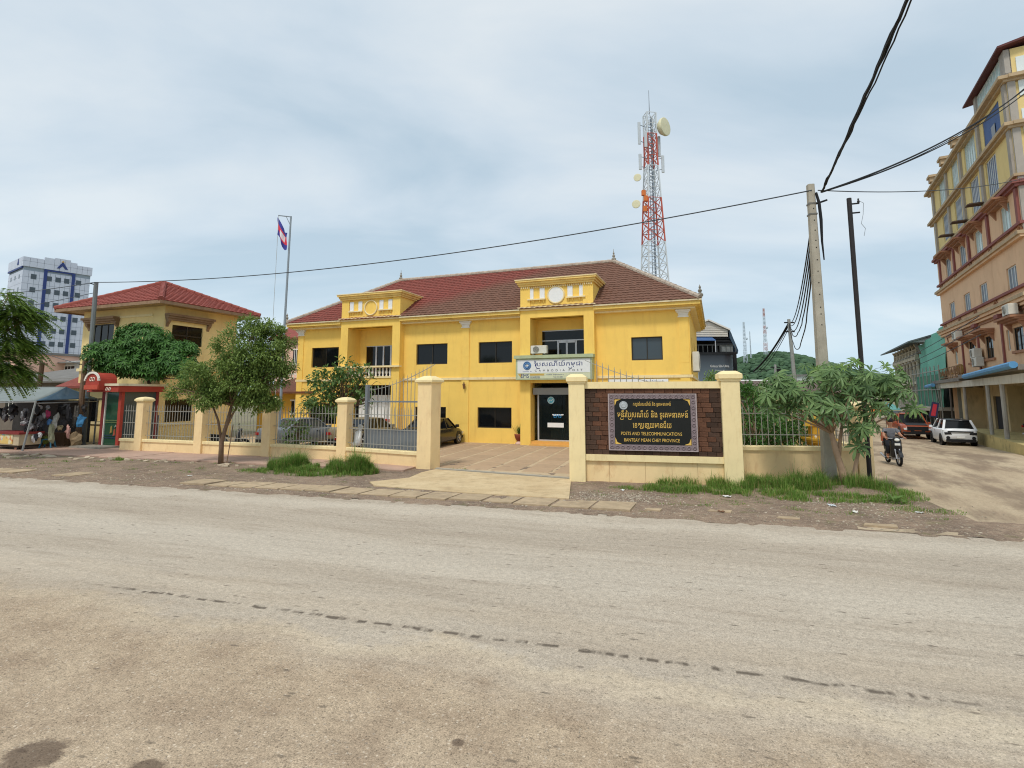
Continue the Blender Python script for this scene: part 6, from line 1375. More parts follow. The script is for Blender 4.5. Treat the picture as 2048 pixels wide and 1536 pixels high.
# ------------------------------------------------------------------ market stall
stl = thing('market_stall', 'market stall with grey-blue tarpaulin roof left of the red booth', 'stall', (0, 0, 0), 0)
def tarp_m():
    m = M('tarpaulin', S(130, 138, 136), .7, .1, 1.2, .25, 6, stain=S(110, 116, 112), samt=.5, sscale=(.8, .8, .8)); return m
C0, C1, A0, A1, B1, B0 = Vector((-22.9, 25.7, 2.42)), Vector((-28.6, 27.2, 2.34)), Vector((-23.6, 28.2, 3.12)), Vector((-29.2, 29.8, 3.15)), Vector((-23.2, 29.9, 2.5)), Vector((-29.6, 32, 2.4))
def tarp(quad_, mat, nm, sagv=.1, nn=10):
    mb = MB(); a, b, c, d = quad_
    for j in range(nn + 1):
        for i in range(nn + 1):
            u, v = i / nn, j / nn; p = a.lerp(b, u).lerp(d.lerp(c, u), v); p.z -= sagv * math.sin(math.pi * v) * (.4 + .6 * abs(math.sin(u * 9))) ; mb.v.append(tuple(p))
    for j in range(nn):
        for i in range(nn): k = j * (nn + 1) + i; mb.f.append((k, k + 1, k + nn + 2, k + nn + 1)); mb.m.append(0)
    o = mb.build(nm, mat, stl, smooth=True, recalc=False); sol = o.modifiers.new('thick', 'SOLIDIFY'); sol.thickness = .012; return o
tarp((C0, C1, A1, A0), tarp_m(), 'tarpaulin_front'); tarp((B0, B1, A0, A1), tarp_m(), 'tarpaulin_rear')
tarp((B1, C0, A0, A0), M('tarpaulin_blue', S(76, 102, 122), .65, .12, 1.5, .25, 6, stain=S(110, 130, 142), samt=.5, sscale=(1, 1, 1)), 'tarpaulin_end', .06)
for a, b in ((C0, (-23.05, 25.4, 0)), (C1, (-28.6, 27.2, 0)), (B1, (-23.2, 29.9, 0)), (B0, (-29.6, 32, 0))): mb = MB(); mb.tube([b, a], .045, 6); mb.build('post', M('stall_post', S(150, 152, 150), .6, .1, 4), stl)
mb = MB(); mb.tube([C0 + Vector((0, 0, -.05)), C1 + Vector((0, 0, -.05))], .03, 6); mb.build('front_pole', MATS['stall_post'], stl)
mb = MB(); mb.tube([C0 + Vector((0, .1, -.12)), B1 + Vector((0, 0, -.15))], .03, 6); mb.build('end_pole', MATS['stall_post'], stl)
def back_cloth():
    mb = MB(); mb.quad((-23.4, 29.8, .1), (-29.6, 31.8, .1), (-29.6, 31.8, 2.4), (-23.4, 29.8, 2.4)); return mb.build('back_sheet', M('stall_dark_sheet', S(60, 56, 54), .9, .2, 1.5, .3, 8), stl, recalc=False)
back_cloth()
mb = MB(); mb.box(-24.9, -23.2, 27.9, 28.9, .0, .75); mb.build('goods_table', M('table_brown', S(110, 84, 62), .9, .15, 3), stl)
def lump(label, name, c, r, col, n=7, k=6, jit=.38, cat='bag', group=None):
    mb = MB(); mb.ell((0, 0, 0), r, n, k, jit=jit); key = 'cloth_%d_%d_%d' % tuple(int(v * 255) for v in col[:3])
    o = mb.build(name, M(key, col, .7, .25, 6), smooth=False); o.location = c; o.rotation_euler = (U(-.2, .2), U(-.2, .2), U(0, 6)); return tag(o, label, cat, group)
cols = [S(40, 40, 44), S(58, 58, 64), S(200, 200, 202), S(90, 88, 90), S(30, 30, 32), S(150, 150, 154)]
for i in range(52):                       # dense hang of black and silver bags near the front post
    cx, cz = U(-24.05, -23.05), U(.55, 2.1); cx += (cz - 1.2) * -.12
    ci = rnd.randrange(6)
    lump('%s bag %s %s in the cluster behind the stall front post' % (('black', 'charcoal', 'pale silver', 'mid-grey', 'jet-black', 'light grey')[ci], 'upper' if cz > 1.6 else ('middle' if cz > 1.05 else 'lower'), 'left' if cx < -23.65 else 'right'), 'hanging_bag', (cx, U(26.1, 26.8), cz), (U(.07, .14), U(.06, .1), U(.1, .22)), cols[ci], group='bags hanging behind the stall post')
for i in range(14):
    bx_, bz_ = U(-26.6, -24.6), U(1.55, 2.1)
    lump('%s bag hanging %s under the %s end of the stall roof' % (('black', 'jet-black', 'mid-grey')[i % 3], 'high' if bz_ > 1.82 else 'low', 'far left' if bx_ < -25.6 else 'near left'), 'hanging_bag', (bx_, U(26.4, 26.9), bz_), (U(.1, .2), U(.08, .12), U(.16, .26)), (cols[0], cols[4], cols[3])[i % 3], group='bags under the stall roof')
def sx_(px, Y): return (px - 1024) / 1060.0 * Y
for (p, r_, c, lb) in (((sx_(121, 27), 27, 1.35), (.14, .1, .42), S(178, 176, 168), 'striped grey cloth hanging in the middle of the stall'), ((sx_(106, 27), 27, 1.75), (.13, .1, .2), S(190, 70, 110), 'pink cloth hanging in the middle of the stall'),
        ((sx_(109, 26.8), 26.8, 1.35), (.1, .08, .16), S(76, 122, 176), 'small blue bag hanging in the middle of the stall'), ((sx_(116, 26.6), 26.6, .8), (.17, .12, .45), S(146, 148, 122), 'olive checked cloth hanging above the stool'),
        ((sx_(136, 27.3), 27.3, 1.95), (.26, .16, .32), S(26, 26, 28), 'large black backpack hanging high in the stall'), ((sx_(147, 27.3), 27.3, 1.75), (.14, .1, .45), S(44, 44, 48), 'long dark bag beside the large backpack'),
        ((sx_(149, 27.2), 27.2, .85), (.18, .12, .3), S(196, 150, 140), 'pale pink bag hanging low at the right of the stall'), ((sx_(172, 27.4), 27.4, 1.4), (.28, .14, .3), S(58, 116, 158), 'bright blue cloth bag beside the booth'),
        ((sx_(176, 27.6), 27.6, 2.0), (.24, .12, .2), S(50, 48, 48), 'dark cap hanging beside the booth'), ((sx_(3, 26.5), 26.5, 1.35), (.12, .1, .2), S(60, 120, 176), 'small blue bag at the far left of the stall'),
        ((sx_(132, 27.2), 27.2, 1.05), (.2, .14, .12), S(172, 156, 120), 'straw hat shape on the stall table'), ((sx_(104, 27), 27, .45), (.16, .14, .2), S(120, 134, 60), 'green sack under the hanging cloths'),
        ((sx_(160, 27.5), 27.5, 1.6), (.13, .1, .5), S(96, 92, 86), 'long grey coat hanging left of the blue cloth bag'), ((sx_(165, 27.4), 27.4, .45), (.3, .2, .35), S(140, 120, 92), 'brown sack on the ground beside the booth'), ((sx_(140, 27.4), 27.4, 1.3), (.16, .1, .25), S(60, 56, 58), 'dark satchel below the large backpack')):
    lump(lb, 'hanging_goods', p, r_, c, cat='goods')
# food cart
ct = thing('vendor_cart', 'vendor cart with red counter and printed panel under the stall roof', 'cart', (-24.1, 25.95, 0), R(-20))
mb = MB(); mb.box(-2.2, .55, 0, .9, .3, .82); mb.build('cart_box', M('cart_beige', S(196, 180, 150), .7, .12, 3), ct)
mb = MB(); mb.box(-2.3, .65, -.08, .98, .82, .92); mb.build('counter', M('cart_red', S(134, 48, 46), .6, .1, 3), ct)
def print_m():
    mt = bpy.data.materials.new('printed_panel'); mt.use_nodes = True; nt = mt.node_tree; N = nt.nodes; L = nt.links; b = N['Principled BSDF']; tc = N.new('ShaderNodeTexCoord'); vo = N.new('ShaderNodeTexVoronoi'); vo.inputs['Scale'].default_value = 6; L.new(tc.outputs['Object'], vo.inputs['Vector'])
    sp = N.new('ShaderNodeSeparateColor'); L.new(vo.outputs['Color'], sp.inputs[0]); rp = N.new('ShaderNodeValToRGB'); cr = rp.color_ramp; cr.interpolation = 'CONSTANT'
    cr.elements[0].color = S(224, 190, 110); cr.elements[1].position = .45; cr.elements[1].color = S(226, 214, 176)
    for p, c in ((.62, S(170, 190, 140)), (.75, S(214, 140, 90)), (.88, S(150, 190, 214))): e = cr.elements.new(p); e.color = c
    L.new(sp.outputs[0], rp.inputs[0]); L.new(rp.outputs[0], b.inputs['Base Color']); return mt
mb = MB(); mb.box(-2.1, .1, -.03, 0, .36, .8); mb.build('printed_panel', print_m(), ct)
for x_ in (-1.9, .2):
    mb = MB(); mb.torus((x_, .1, .15), .12, .035, 14, 5, 'y'); wl = mb.build('wheel', rubber, ct); mb = MB(); mb.lathe([(.01, -.02), (.1, -.02), (.1, .02), (.01, .02)], 10, (x_, .1, .15), ax='y'); mb.build('rim', M('rim_rust', S(140, 100, 80), .7, .1), wl)
mb = MB(); mb.box(-2.1, .45, .05, .85, .2, .3); mb.build('undercarriage', M('dark_wood', S(66, 54, 46), .9, .1), ct)
# plastic stool
so = thing('plastic_stool', 'blue plastic stool under the hanging bags', 'stool', (-23.25, 27.0, 0.08), .3)
sm_ = M('stool_blue', S(70, 128, 156), .5, .06); mb = MB(); mb.bbox(-.2, .2, -.2, .2, .4, .45, .02); mb.build('seat', sm_, so)
for a in (-1, 1):
    for b in (-1, 1): mb = MB(); mb.bar((a * .24, b * .24, 0), (a * .17, b * .17, .41), .05); mb.build('leg', sm_, so)
# ------------------------------------------------------------------ vehicles
def loft(mb, rings, m=0):
    n = len(rings[0]); o = len(mb.v)
    for r_ in rings: mb.v += [tuple(p) for p in r_]
    for i in range(len(rings) - 1):
        for j in range(n - 1): a = o + i*n + j; mb.f.append((a, a+1, a+n+1, a+n)); mb.m.append(m)
    mb.f.append(tuple(range(o, o + n))); mb.m.append(m); mb.f.append(tuple(range(o + (len(rings)-1)*n, o + len(rings)*n))[::-1]); mb.m.append(m)
    for i in range(len(rings) - 1): a, b = o + i*n, o + (i+1)*n; mb.f.append((a + n - 1, a, b, b + n - 1)); mb.m.append(m)
def wheel(parent, x, y, r, w, side, rimm=None):
    mb = MB(); s = side; mb.lathe([(r*.6, -w/2), (r*.93, -w/2), (r, -w*.35), (r, w*.35), (r*.93, w/2), (r*.6, w/2)], 20, (x, y, r), ax='y'); t = mb.build('wheel', rubber, parent, smooth=False)
    mb = MB(); yy = y + s * w * .38; mb.lathe([(r*.62, -.02), (r*.62, .02), (r*.5, .03 * s), (r*.52, .0), (.01, 0)], 20, (x, yy, r), ax='y')
    rr = mb.build('rim', M('rim_dark', S(70, 70, 72), .4, 0, metal=.4), t)
    mb = MB()
    for k in range(5):
        a = 2*math.pi*k/5 + .3; mb.bar((x, yy + s*.03, r), (x + r*.6*math.cos(a), yy + s*.03, r + r*.6*math.sin(a)), .05, .03)
    mb.torus((x, yy + s*.02, r), r*.6, .025, 18, 4, 'y'); mb.lathe([(.06, -.03), (.06, .03)], 8, (x, yy + s*.02, r), ax='y'); mb.build('spokes', rimm or chrome, rr)
def car(name, label, cat, loc, d, L, W, H, paint, prof, gh, wb, wr=.32, z0=.22, glass=None, tail=S(150, 30, 28), head=S(214, 218, 220), rim=None, bed=None, roofm=None, plate=S(226, 226, 222)):
    # prof: list of (x, ztop, halfwidth factor); gh: (base front x, roof front x, roof rear x, base rear x, belt z, roof z)
    t = thing(name, label, cat, loc, math.atan2(d[1], d[0])); w = W / 2; glass = glass or darkglass
    rings = []
    for (x, zt, wf) in prof:
        a = w * wf; zb = z0 + (.06 if abs(x) > L * .42 else 0)
        h = [(a*.9, zb), (a, zb + .1), (a*1.0, lerp(zb, zt, .55)), (a*.985, zt - .09), (a*.93, zt - .03), (a*.8, zt), (a*.4, zt + .015)]
        rings.append([(x, -p[0], p[1]) for p in h] + [(x, p[0], p[1]) for p in reversed(h)])
    mb = MB(); loft(mb, rings); mb.build('body', paint, t, smooth=True)
    bf, rf_, rr_, br, zb, zr = gh; wb_, wr_ = w * .93, w * .72; zs = zb - .06
    mb = MB(); A = [(bf, -wb_, zs), (rf_, -wr_, zr), (rr_, -wr_, zr), (br, -wb_, zs)]; B = [(p[0], -p[1], p[2]) for p in A]
    mb.add(A + B, [(0,1,2,3), (7,6,5,4), (0,4,5,1), (1,5,6,2), (2,6,7,3), (3,7,4,0)]); mb.build('window_glass', glass, t)
    mb = MB(); e = .03; xs_ = steps(rr_ - .06, rf_ + .08, (rf_ - rr_ + .14) / 5); rg = []
    for i, x in enumerate(xs_):
        k = math.sin(math.pi * i / (len(xs_) - 1)); rg.append([(x, -wr_ - e, zr - .05), (x, -wr_ + .06, zr + .01 + .02*k), (x, 0, zr + .02 + .04*k), (x, wr_ - .06, zr + .01 + .02*k), (x, wr_ + e, zr - .05)])
    loft(mb, rg); mb.build('roof', roofm or paint, t, smooth=True)
    for s in (-1, 1):
        for a, b, wd in (((bf, s*wb_, zs), (rf_, s*wr_, zr), .07), ((br, s*wb_, zs), (rr_, s*wr_, zr), .12), ((lerp(bf, br, .46), s*wb_, zs), (lerp(rf_, rr_, .46), s*wr_, zr), .06)):
            mb = MB(); mb.bar((a[0], a[1]*1.012, a[2]), (b[0], b[1]*1.012, b[2]), wd, .05); mb.build('window_pillar', paint, t)
        for x in wb:
            mb = MB(); mb.lathe([(wr*1.16, -.02), (wr*1.16, .02)], 20, (x, s*(w - .005), wr + .02), ax='y'); mb.build('wheel_arch', blackplastic, t)
            wheel(t, x, s*(w - .1), wr, .22, s, rim)
        mb = MB(); mb.bbox(bf - .25, bf - .05, s*(w + .08) - .08, s*(w + .08) + .08, zb - .02, zb + .13, .02); mb.build('wing_mirror', paint, t)
        x1, x0 = prof[-1][0], prof[0][0]
        zl = prof[-1][1] - .12; mb = MB(); mb.prism([(s*w*.55, zl), (s*w*.86, zl - .02), (s*w*.9, zl + .12), (s*w*.62, zl + .1)], 'x', x1 - .18, x1 + .015); mb.build('headlight', glassmat('head_%s' % name, head, .1) if ('head_%s' % name) not in MATS else MATS['head_%s' % name], t)
        zl = prof[0][1] - .2; mb = MB(); mb.prism([(s*w*.5, zl), (s*w*.9, zl - .02), (s*w*.92, zl + .13), (s*w*.55, zl + .12)], 'x', x0 - .02, x0 + .15); mb.build('tail_light', M('tail_%d' % int(tail[0]*999), tail, .25, 0), t)
        mb = MB(); mb.box(lerp(bf, br, .3) - .08, lerp(bf, br, .3) + .08, s*w - .012, s*w + .016, zb - .17, zb - .14); mb.build('door_handle', blackplastic, t)
    x1, x0 = prof[-1][0], prof[0][0]
    mb = MB(); mb.box(x1 - .06, x1 + .02, -w*.45, w*.45, prof[-1][1] - .3, prof[-1][1] - .1); mb.build('grille', blackplastic, t)
    mb = MB(); mb.box(x1 - .05, x1 + .03, -w*.85, w*.85, z0 + .05, z0 + .2); mb.build('front_bumper', blackplastic, t)
    mb = MB(); mb.box(x0 - .03, x0 + .05, -w*.85, w*.85, z0 + .05, z0 + .22); mb.build('rear_bumper', blackplastic, t)
    for x, zz in ((x0 - .025, prof[0][1] - .42), (x1 + .03, z0 + .28)): mb = MB(); mb.box(x - .008, x + .008, -.2, .2, zz, zz + .12); mb.build('number_plate', M('plate_%d' % int(plate[2]*999), plate, .5, .0), t)
    if bed:
        a, b, zt = bed; mb = MB()
        for s in (-1, 1): mb.box(a, b, s*w*.98 - .06, s*w*.98 + .06, prof[0][1] - .05, zt)
        mb.box(a - .02, a + .08, -w*.95, w*.95, prof[0][1] - .05, zt); mb.build('cargo_bed', paint, t)
    return t
def paint(name, c, rough=.25): return M(name, c, rough, .02, 2, spec=.5)
SED = [(-2.2, .86, .8), (-2.12, .98, .9), (-1.5, 1.02, .98), (-.9, .96, 1), (.6, .94, 1), (1.0, .93, 1), (1.6, .84, .97), (2.05, .72, .88), (2.2, .62, .76)]
SGH = (1.05, .35, -.75, -1.55, .95, 1.42)
car('black_sedan', 'dark olive-black sedan parked by the wall behind the gate pillar', 'car', (-4.15, 28.5, .05), (.3, .954), 4.4, 1.76, 1.45, paint('paint_dark_olive', S(38, 35, 29)), SED, SGH, (-1.32, 1.34))
car('grey_sedan', 'silver-grey sedan with red tail lights behind the fence by the flagpole', 'car', (-11.1, 28.6, .05), (.55, .83), 4.4, 1.76, 1.45, paint('paint_grey', S(120, 126, 132)), SED, SGH, (-1.32, 1.34), glass=greyglass)
car('beige_sedan', 'beige sedan parked beside the white shutters behind the fence', 'car', (-7.75, 28.9, .05), (.42, .91), 4.4, 1.76, 1.45, paint('paint_beige', S(136, 122, 92)), SED, SGH, (-1.32, 1.34))
SUV = [(-2.0, .92, .84), (-1.95, 1.06, .94), (-1.4, 1.08, 1), (-.4, 1.05, 1), (.7, 1.04, 1), (1.0, 1.04, 1), (1.5, .98, .97), (1.9, .86, .9), (2.02, .74, .8)]
suv = car('white_suv', 'white compact SUV with black rear window parked on the side street', 'car', (28.4, 34.7, hfun(28.4, 34.7) + .01), (.469, .883), 4.0, 1.7, 1.62, paint('paint_white', S(232, 234, 236)), SUV, (1.05, .45, -1.5, -1.88, 1.02, 1.58), (-1.25, 1.25), wr=.34, rim=blackplastic, tail=S(40, 40, 44), roofm=paint('paint_black_roof', S(40, 42, 46)))
mb = MB(); mb.box(-2.06, -1.98, -.62, .62, .86, .93); mb.build('rear_trim', blackplastic, suv)
for s in (-1, 1): mb = MB(); mb.lathe([(.1, -.02), (.1, .0)], 10, (-2.02, s * .62, .52), ax='x'); mb.build('rear_fog_lamp', blackplastic, suv)
PKU = [(-2.6, .82, .9), (-2.55, .84, .96), (-1.0, .86, 1), (-.5, 1.06, 1), (.9, 1.08, 1), (1.2, 1.1, 1), (2.0, 1.04, .97), (2.5, .96, .92), (2.62, .8, .84)]
pk = car('orange_pickup', 'orange pickup truck with black bonnet facing the camera on the side street', 'pickup', (30.0, 40.6, hfun(30, 40) + .01), (-.43, -.9), 5.2, 1.85, 1.8, paint('paint_orange', S(156, 76, 48)), PKU, (1.25, .6, -.75, -1.0, 1.05, 1.76), (-1.6, 1.65), wr=.39, z0=.32, bed=(-2.6, -1.0, 1.12), plate=S(214, 110, 48))
mb = MB(); mb.prism([(1.3, 1.1), (2.05, 1.06), (2.5, .98), (2.5, 1.0), (2.05, 1.09), (1.3, 1.13)], 'y', -.62, .62); mb.build('bonnet', blackplastic, pk)
mb = MB(); mb.box(2.56, 2.66, -.62, .62, .62, .9); mb.build('front_guard', blackplastic, pk)

def motorcycle(label, loc, d, body, seat=None, group=None, screen=None, lean=0.0):
    t = thing('motorcycle', label, 'motorcycle', loc, math.atan2(d[1], d[0])); t.rotation_euler = (lean, 0, math.atan2(d[1], d[0])); r = .285
    for x in (-.6, .62):
        mb = MB(); mb.torus((x, 0, r), r - .045, .045, 22, 6, 'y'); w_ = mb.build('wheel', rubber, t, smooth=True)
        mb = MB(); mb.torus((x, 0, r), r - .095, .014, 20, 4, 'y')
        for k in range(8): a = math.pi * k / 4; mb.tube([(x, 0, r), (x + (r - .1) * math.cos(a), 0, r + (r - .1) * math.sin(a))], .005, 4)
        mb.tube([(x, -.06, r), (x, .06, r)], .04, 8); mb.build('spokes', chrome, w_)
    pm = paint('moto_%d_%d' % (int(body[0]*255), int(body[2]*255)), body, .35)
    mb = MB()
    for s in (-1, 1): mb.tube([(.62, s*.075, r), (.42, s*.07, .8)], .022, 6)
    mb.build('fork', chrome, t)
    mb = MB(); pts = [(.62 + (r + .035) * math.cos(a), (r + .035) * math.sin(a) + r) for a in [R(15 + i * 16) for i in range(10)]]
    for a, b in zip(pts[:-1], pts[1:]): mb.add([(a[0], -.06, a[1]), (a[0], .06, a[1]), (b[0], .06, b[1]), (b[0], -.06, b[1]), (a[0], -.06, a[1] - .05), (a[0], .06, a[1] - .05), (b[0], .06, b[1] - .05), (b[0], -.06, b[1] - .05)], [(0,1,2,3), (0,3,7,4), (1,5,6,2)])
    mb.build('mudguard', pm, t, recalc=False)
    mb = MB(); rg = []
    for (x, z0, z1, w) in ((.52, .72, 1.0, .09), (.46, .42, 1.02, .17), (.36, .3, .96, .2), (.24, .3, .5, .14), (.0, .28, .46, .12), (-.2, .3, .74, .13), (-.6, .5, .78, .11), (-.85, .66, .8, .06)):
        rg.append([(x, -w, z0 + .05), (x, -w, z1 - .06), (x, -w*.6, z1), (x, w*.6, z1), (x, w, z1 - .06), (x, w, z0 + .05), (x, w*.5, z0), (x, -w*.5, z0)])
    loft(mb, rg); mb.build('fairing', pm, t, smooth=True)
    mb = MB(); rg = []
    for (x, z, w) in ((.02, .72, .08), (-.1, .78, .12), (-.45, .8, .13), (-.8, .84, .1), (-.9, .84, .05)): rg.append([(x, -w, z - .07), (x, -w, z), (x, 0, z + .02), (x, w, z), (x, w, z - .07)])
    loft(mb, rg); mb.build('seat', seat or blackplastic, t, smooth=True)
    mb = MB(); mb.tube([(.38, -.34, 1.03), (.44, -.12, 1.03), (.46, 0, .99), (.44, .12, 1.03), (.38, .34, 1.03)], .016, 6); hb = mb.build('handlebar', chrome, t)
    for s in (-1, 1): mb = MB(); mb.tube([(.39, s*.24, 1.03), (.37, s*.37, 1.03)], .022, 6); mb.build('grip', rubber, hb); mb = MB(); mb.tube([(.42, s*.2, 1.04), (.4, s*.3, 1.24)], .007, 4); mb.ell((.39, s*.31, 1.27), (.015, .06, .04), 8, 6); mb.build('mirror', blackplastic, hb)
    mb = MB(); mb.ell((.5, 0, 1.0), (.07, .14, .09), 10, 8); mb.build('headlamp_shell', pm, t, smooth=True); mb = MB(); mb.ell((.545, 0, .99), (.035, .09, .06), 10, 8); mb.build('headlamp', M('lamp_lens', S(230, 232, 226), .15, 0), t)
    mb = MB(); mb.box(.56, .575, -.09, .09, .78, .86); mb.build('number_plate', M('plate_moto', S(214, 214, 208), .5, 0), t)
    mb = MB(); mb.box(-.18, .18, -.1, .1, .2, .42); mb.tube([(.0, -.11, .24), (-.35, -.15, .22), (-.85, -.16, .34)], [.025, .03, .05], 8); mb.build('engine_and_exhaust', chrome, t)
    mb = MB(); mb.tube([(.06, -.3, .26), (.06, .3, .26)], .018, 6); mb.build('foot_peg', rubber, t)
    mb = MB(); mb.box(-.95, -.88, -.06, .06, .66, .76); mb.build('tail_lamp', M('tail_red', S(150, 26, 24), .3, 0), t)
    if screen: mb = MB(); mb.ell((.5, 0, 1.15), (.05, .18, .14), 8, 6); mb.build('windscreen', screen, t)
    return t
MD = Vector((-.33, -1.0, 0)).normalized(); MLOC = Vector((14.95, 21.2, hfun(14.95, 21.2) + .01))
motorcycle('black motorcycle being ridden towards the camera on the side street', MLOC, MD, S(26, 27, 30))
motorcycle('white scooter parked behind the fence beside the beige sedan', (-7.35, 24.7, .05), (.5, .86), S(222, 222, 220), screen=M('white_screen', S(226, 226, 224), .3, 0))
motorcycle('dark motorcycle parked behind the fence under the pavement tree', (-13.3, 25.3, .05), (.9, .4), S(40, 42, 46))
motorcycle('dark motorcycle standing under the arcade at the right edge', rw(26.3, -.9, .36), (.2, -.98), S(34, 34, 38))

def skin(name, verts, edges, radii, mat, parent, root=0, sub=1):
    me = bpy.data.meshes.new(name); me.from_pydata(verts, edges, []); me.materials.append(mat); o = link(name, me, parent)
    o.modifiers.new('skin', 'SKIN'); sl = me.skin_vertices[0] if me.skin_vertices else None
    if sl is None:
        bpy.context.view_layer.objects.active = o
    sl = me.skin_vertices[0].data
    for i, r_ in enumerate(radii): sl[i].radius = (r_, r_); sl[i].use_root = (i == root)
    s = o.modifiers.new('sub', 'SUBSURF'); s.levels = sub; s.render_levels = sub
    for p in me.polygons: p.use_smooth = True
    return o
def rider():
    t = thing('person', 'person in grey shirt and dark trousers riding the black motorcycle', 'person', MLOC, math.atan2(MD.y, MD.x))
    sk = M('skin', S(176, 128, 102), .6, .04); shirt = M('shirt_grey', S(112, 114, 120), .85, .1, 8); trou = M('trousers_dark', S(34, 36, 42), .9, .1, 8)
    V = [(-.22, 0, .88), (-.18, 0, 1.08), (-.12, 0, 1.28), (-.08, 0, 1.42), (-.06, 0, 1.5), (-.03, 0, 1.62), (-.02, 0, 1.72)]; E = [(0,1),(1,2),(2,3),(3,4),(4,5),(5,6)]; Rr = [.15, .14, .15, .07, .06, .098, .08]
    for s in (-1, 1):
        k = len(V); V += [(-.1, s*.19, 1.34), (.08, s*.29, 1.13), (.3, s*.31, 1.06), (.37, s*.31, 1.05)]; E += [(2, k), (k, k+1), (k+1, k+2), (k+2, k+3)]; Rr += [.068, .05, .036, .032]
        for f in range(4): q_ = len(V); dy = (f - 1.5) * .024; V += [(.42, s*.31 + dy, 1.065), (.43, s*.31 + dy, 1.03), (.4, s*.31 + dy, 1.01)]; E += [(k+3, q_), (q_, q_+1), (q_+1, q_+2)]; Rr += [.0095, .009, .008]
        q_ = len(V); V += [(.38, s*.27, 1.03), (.4, s*.26, 1.01)]; E += [(k+3, q_), (q_, q_+1)]; Rr += [.011, .009]
        k = len(V); V += [(-.16, s*.1, .84), (.2, s*.19, .72), (.08, s*.2, .36), (.07, s*.2, .31), (.2, s*.22, .28)]; E += [(0, k), (k, k+1), (k+1, k+2), (k+2, k+3), (k+3, k+4)]; Rr += [.1, .075, .05, .042, .035]
    body = skin('body', V, E, Rr, sk, t)
    V = [(-.23, 0, .9), (-.18, 0, 1.08), (-.12, 0, 1.28), (-.085, 0, 1.4)]; E = [(0,1),(1,2),(2,3)]; Rr = [.17, .165, .17, .085]
    for s in (-1, 1): k = len(V); V += [(-.1, s*.19, 1.34), (.02, s*.26, 1.19)]; E += [(2, k), (k, k+1)]; Rr += [.085, .075]
    skin('shirt', V, E, Rr, shirt, t)
    V = [(-.22, 0, .86)]; E = []; Rr = [.155]
    for s in (-1, 1): k = len(V); V += [(-.14, s*.1, .84), (.2, s*.19, .72), (.09, s*.2, .4)]; E += [(0, k), (k, k+1), (k+1, k+2)]; Rr += [.112, .09, .066]
    skin('trousers', V, E, Rr, trou, t)
    mb = MB(); mb.ell((-.045, 0, 1.7), (.115, .105, .11), 10, 8); mb.build('hair', M('hair_black', S(24, 22, 22), .7, .1), t, smooth=True)
    mb = MB(); mb.ell((.075, 0, 1.62), (.022, .016, .03), 6, 5); mb.build('nose', sk, t)
    for s in (-1, 1): mb = MB(); mb.ell((.06, s*.036, 1.66), (.014, .014, .009), 6, 5); mb.build('eye', blackm, t); mb = MB(); mb.ell((-.03, s*.1, 1.64), (.02, .012, .03), 6, 5); mb.build('ear', sk, t)
    mb = MB(); mb.ell((.068, 0, 1.57), (.01, .026, .006), 6, 4); mb.build('mouth', M('lips', S(140, 84, 76), .6, 0), t)
    bg_ = MB(); bg_.bbox(-.62, -.36, -.2, .2, .86, 1.22, .03); o = bg_.build('delivery_bag', M('bag_orange', S(196, 112, 84), .8, .1, 4)); o.location = MLOC; o.rotation_euler = (0, 0, math.atan2(MD.y, MD.x)); tag(o, 'orange bag carried behind the motorcycle rider', 'bag')
rider()

# banner and parasols down the side street
bn = thing('banner', 'small red and dark blue banner hanging from the arcade above the pickup', 'banner', (29.0, 36.8, 0), R(-20))
mb = MB(); mb.prism([(-.3, 1.25), (.15, 1.15), (.35, 2.15), (-.05, 2.25)], 'y', 0, .03); mb.build('banner_cloth', M('banner_navy', S(46, 46, 74), .7, .1), bn)
mb = MB(); mb.prism([(-.2, 1.3), (.05, 1.26), (.22, 2.05), (0, 2.1)], 'y', -.02, 0); mb.build('banner_print', M('banner_red', S(176, 48, 60), .7, .1), bn)
mb = MB(); mb.tube([(.35, 0, 2.15), (.2, 0, 3.3)], .02, 5); mb.build('cord', cablem, bn)
for lb, c, p in (('orange parasol far down the side street behind the tree', S(226, 130, 70), (29.8, 45.0, -.4)), ('teal parasol far down the side street', S(110, 170, 166), (35.2, 50.5, -.4))):
    t = thing('parasol', lb, 'parasol', p, 0); mb = MB(); mb.lathe([(.02, 2.55), (.6, 2.3), (1.25, 1.75), (1.22, 1.7), (.02, 2.4)], 10); mb.build('canopy', M('parasol_%d' % int(c[0]*99), c, .8, .1, 2), t); mb = MB(); mb.tube([(0, 0, 0), (0, 0, 2.5)], .03, 6); mb.build('pole', barsteel, t)

# ------------------------------------------------------------------ vegetation
def leaf(mb, p, d, up, L_, W_, fold=.15, bend=.12):
    d = d.normalized(); s = d.cross(up)
    if s.length < 1e-4: s = d.cross(Vector((1, 0, 0)))
    s.normalize(); n = s.cross(d)
    mid = p + d * (L_ * .5) + n * (bend * L_); tip = p + d * L_ - n * (bend * .6 * L_)
    o = len(mb.v); mb.v += [tuple(p), tuple(mid + s * W_ * .5 + n * fold * W_), tuple(tip), tuple(mid - s * W_ * .5 + n * fold * W_), tuple(mid)]
    mb.f += [(o, o+1, o+2, o+4), (o, o+4, o+2, o+3)]; mb.m += [0, 0]
def rdir():
    z = U(-1, 1); a = U(0, 2*math.pi); r_ = math.sqrt(1 - z*z); return Vector((r_*math.cos(a), r_*math.sin(a), z))
def in_ell(c, r_, shell=.55):
    d = rdir(); k = lerp(shell, 1.0, U(0, 1) ** .6); return Vector((c[0] + d.x*r_[0]*k, c[1] + d.y*r_[1]*k, c[2] + d.z*r_[2]*k)), d
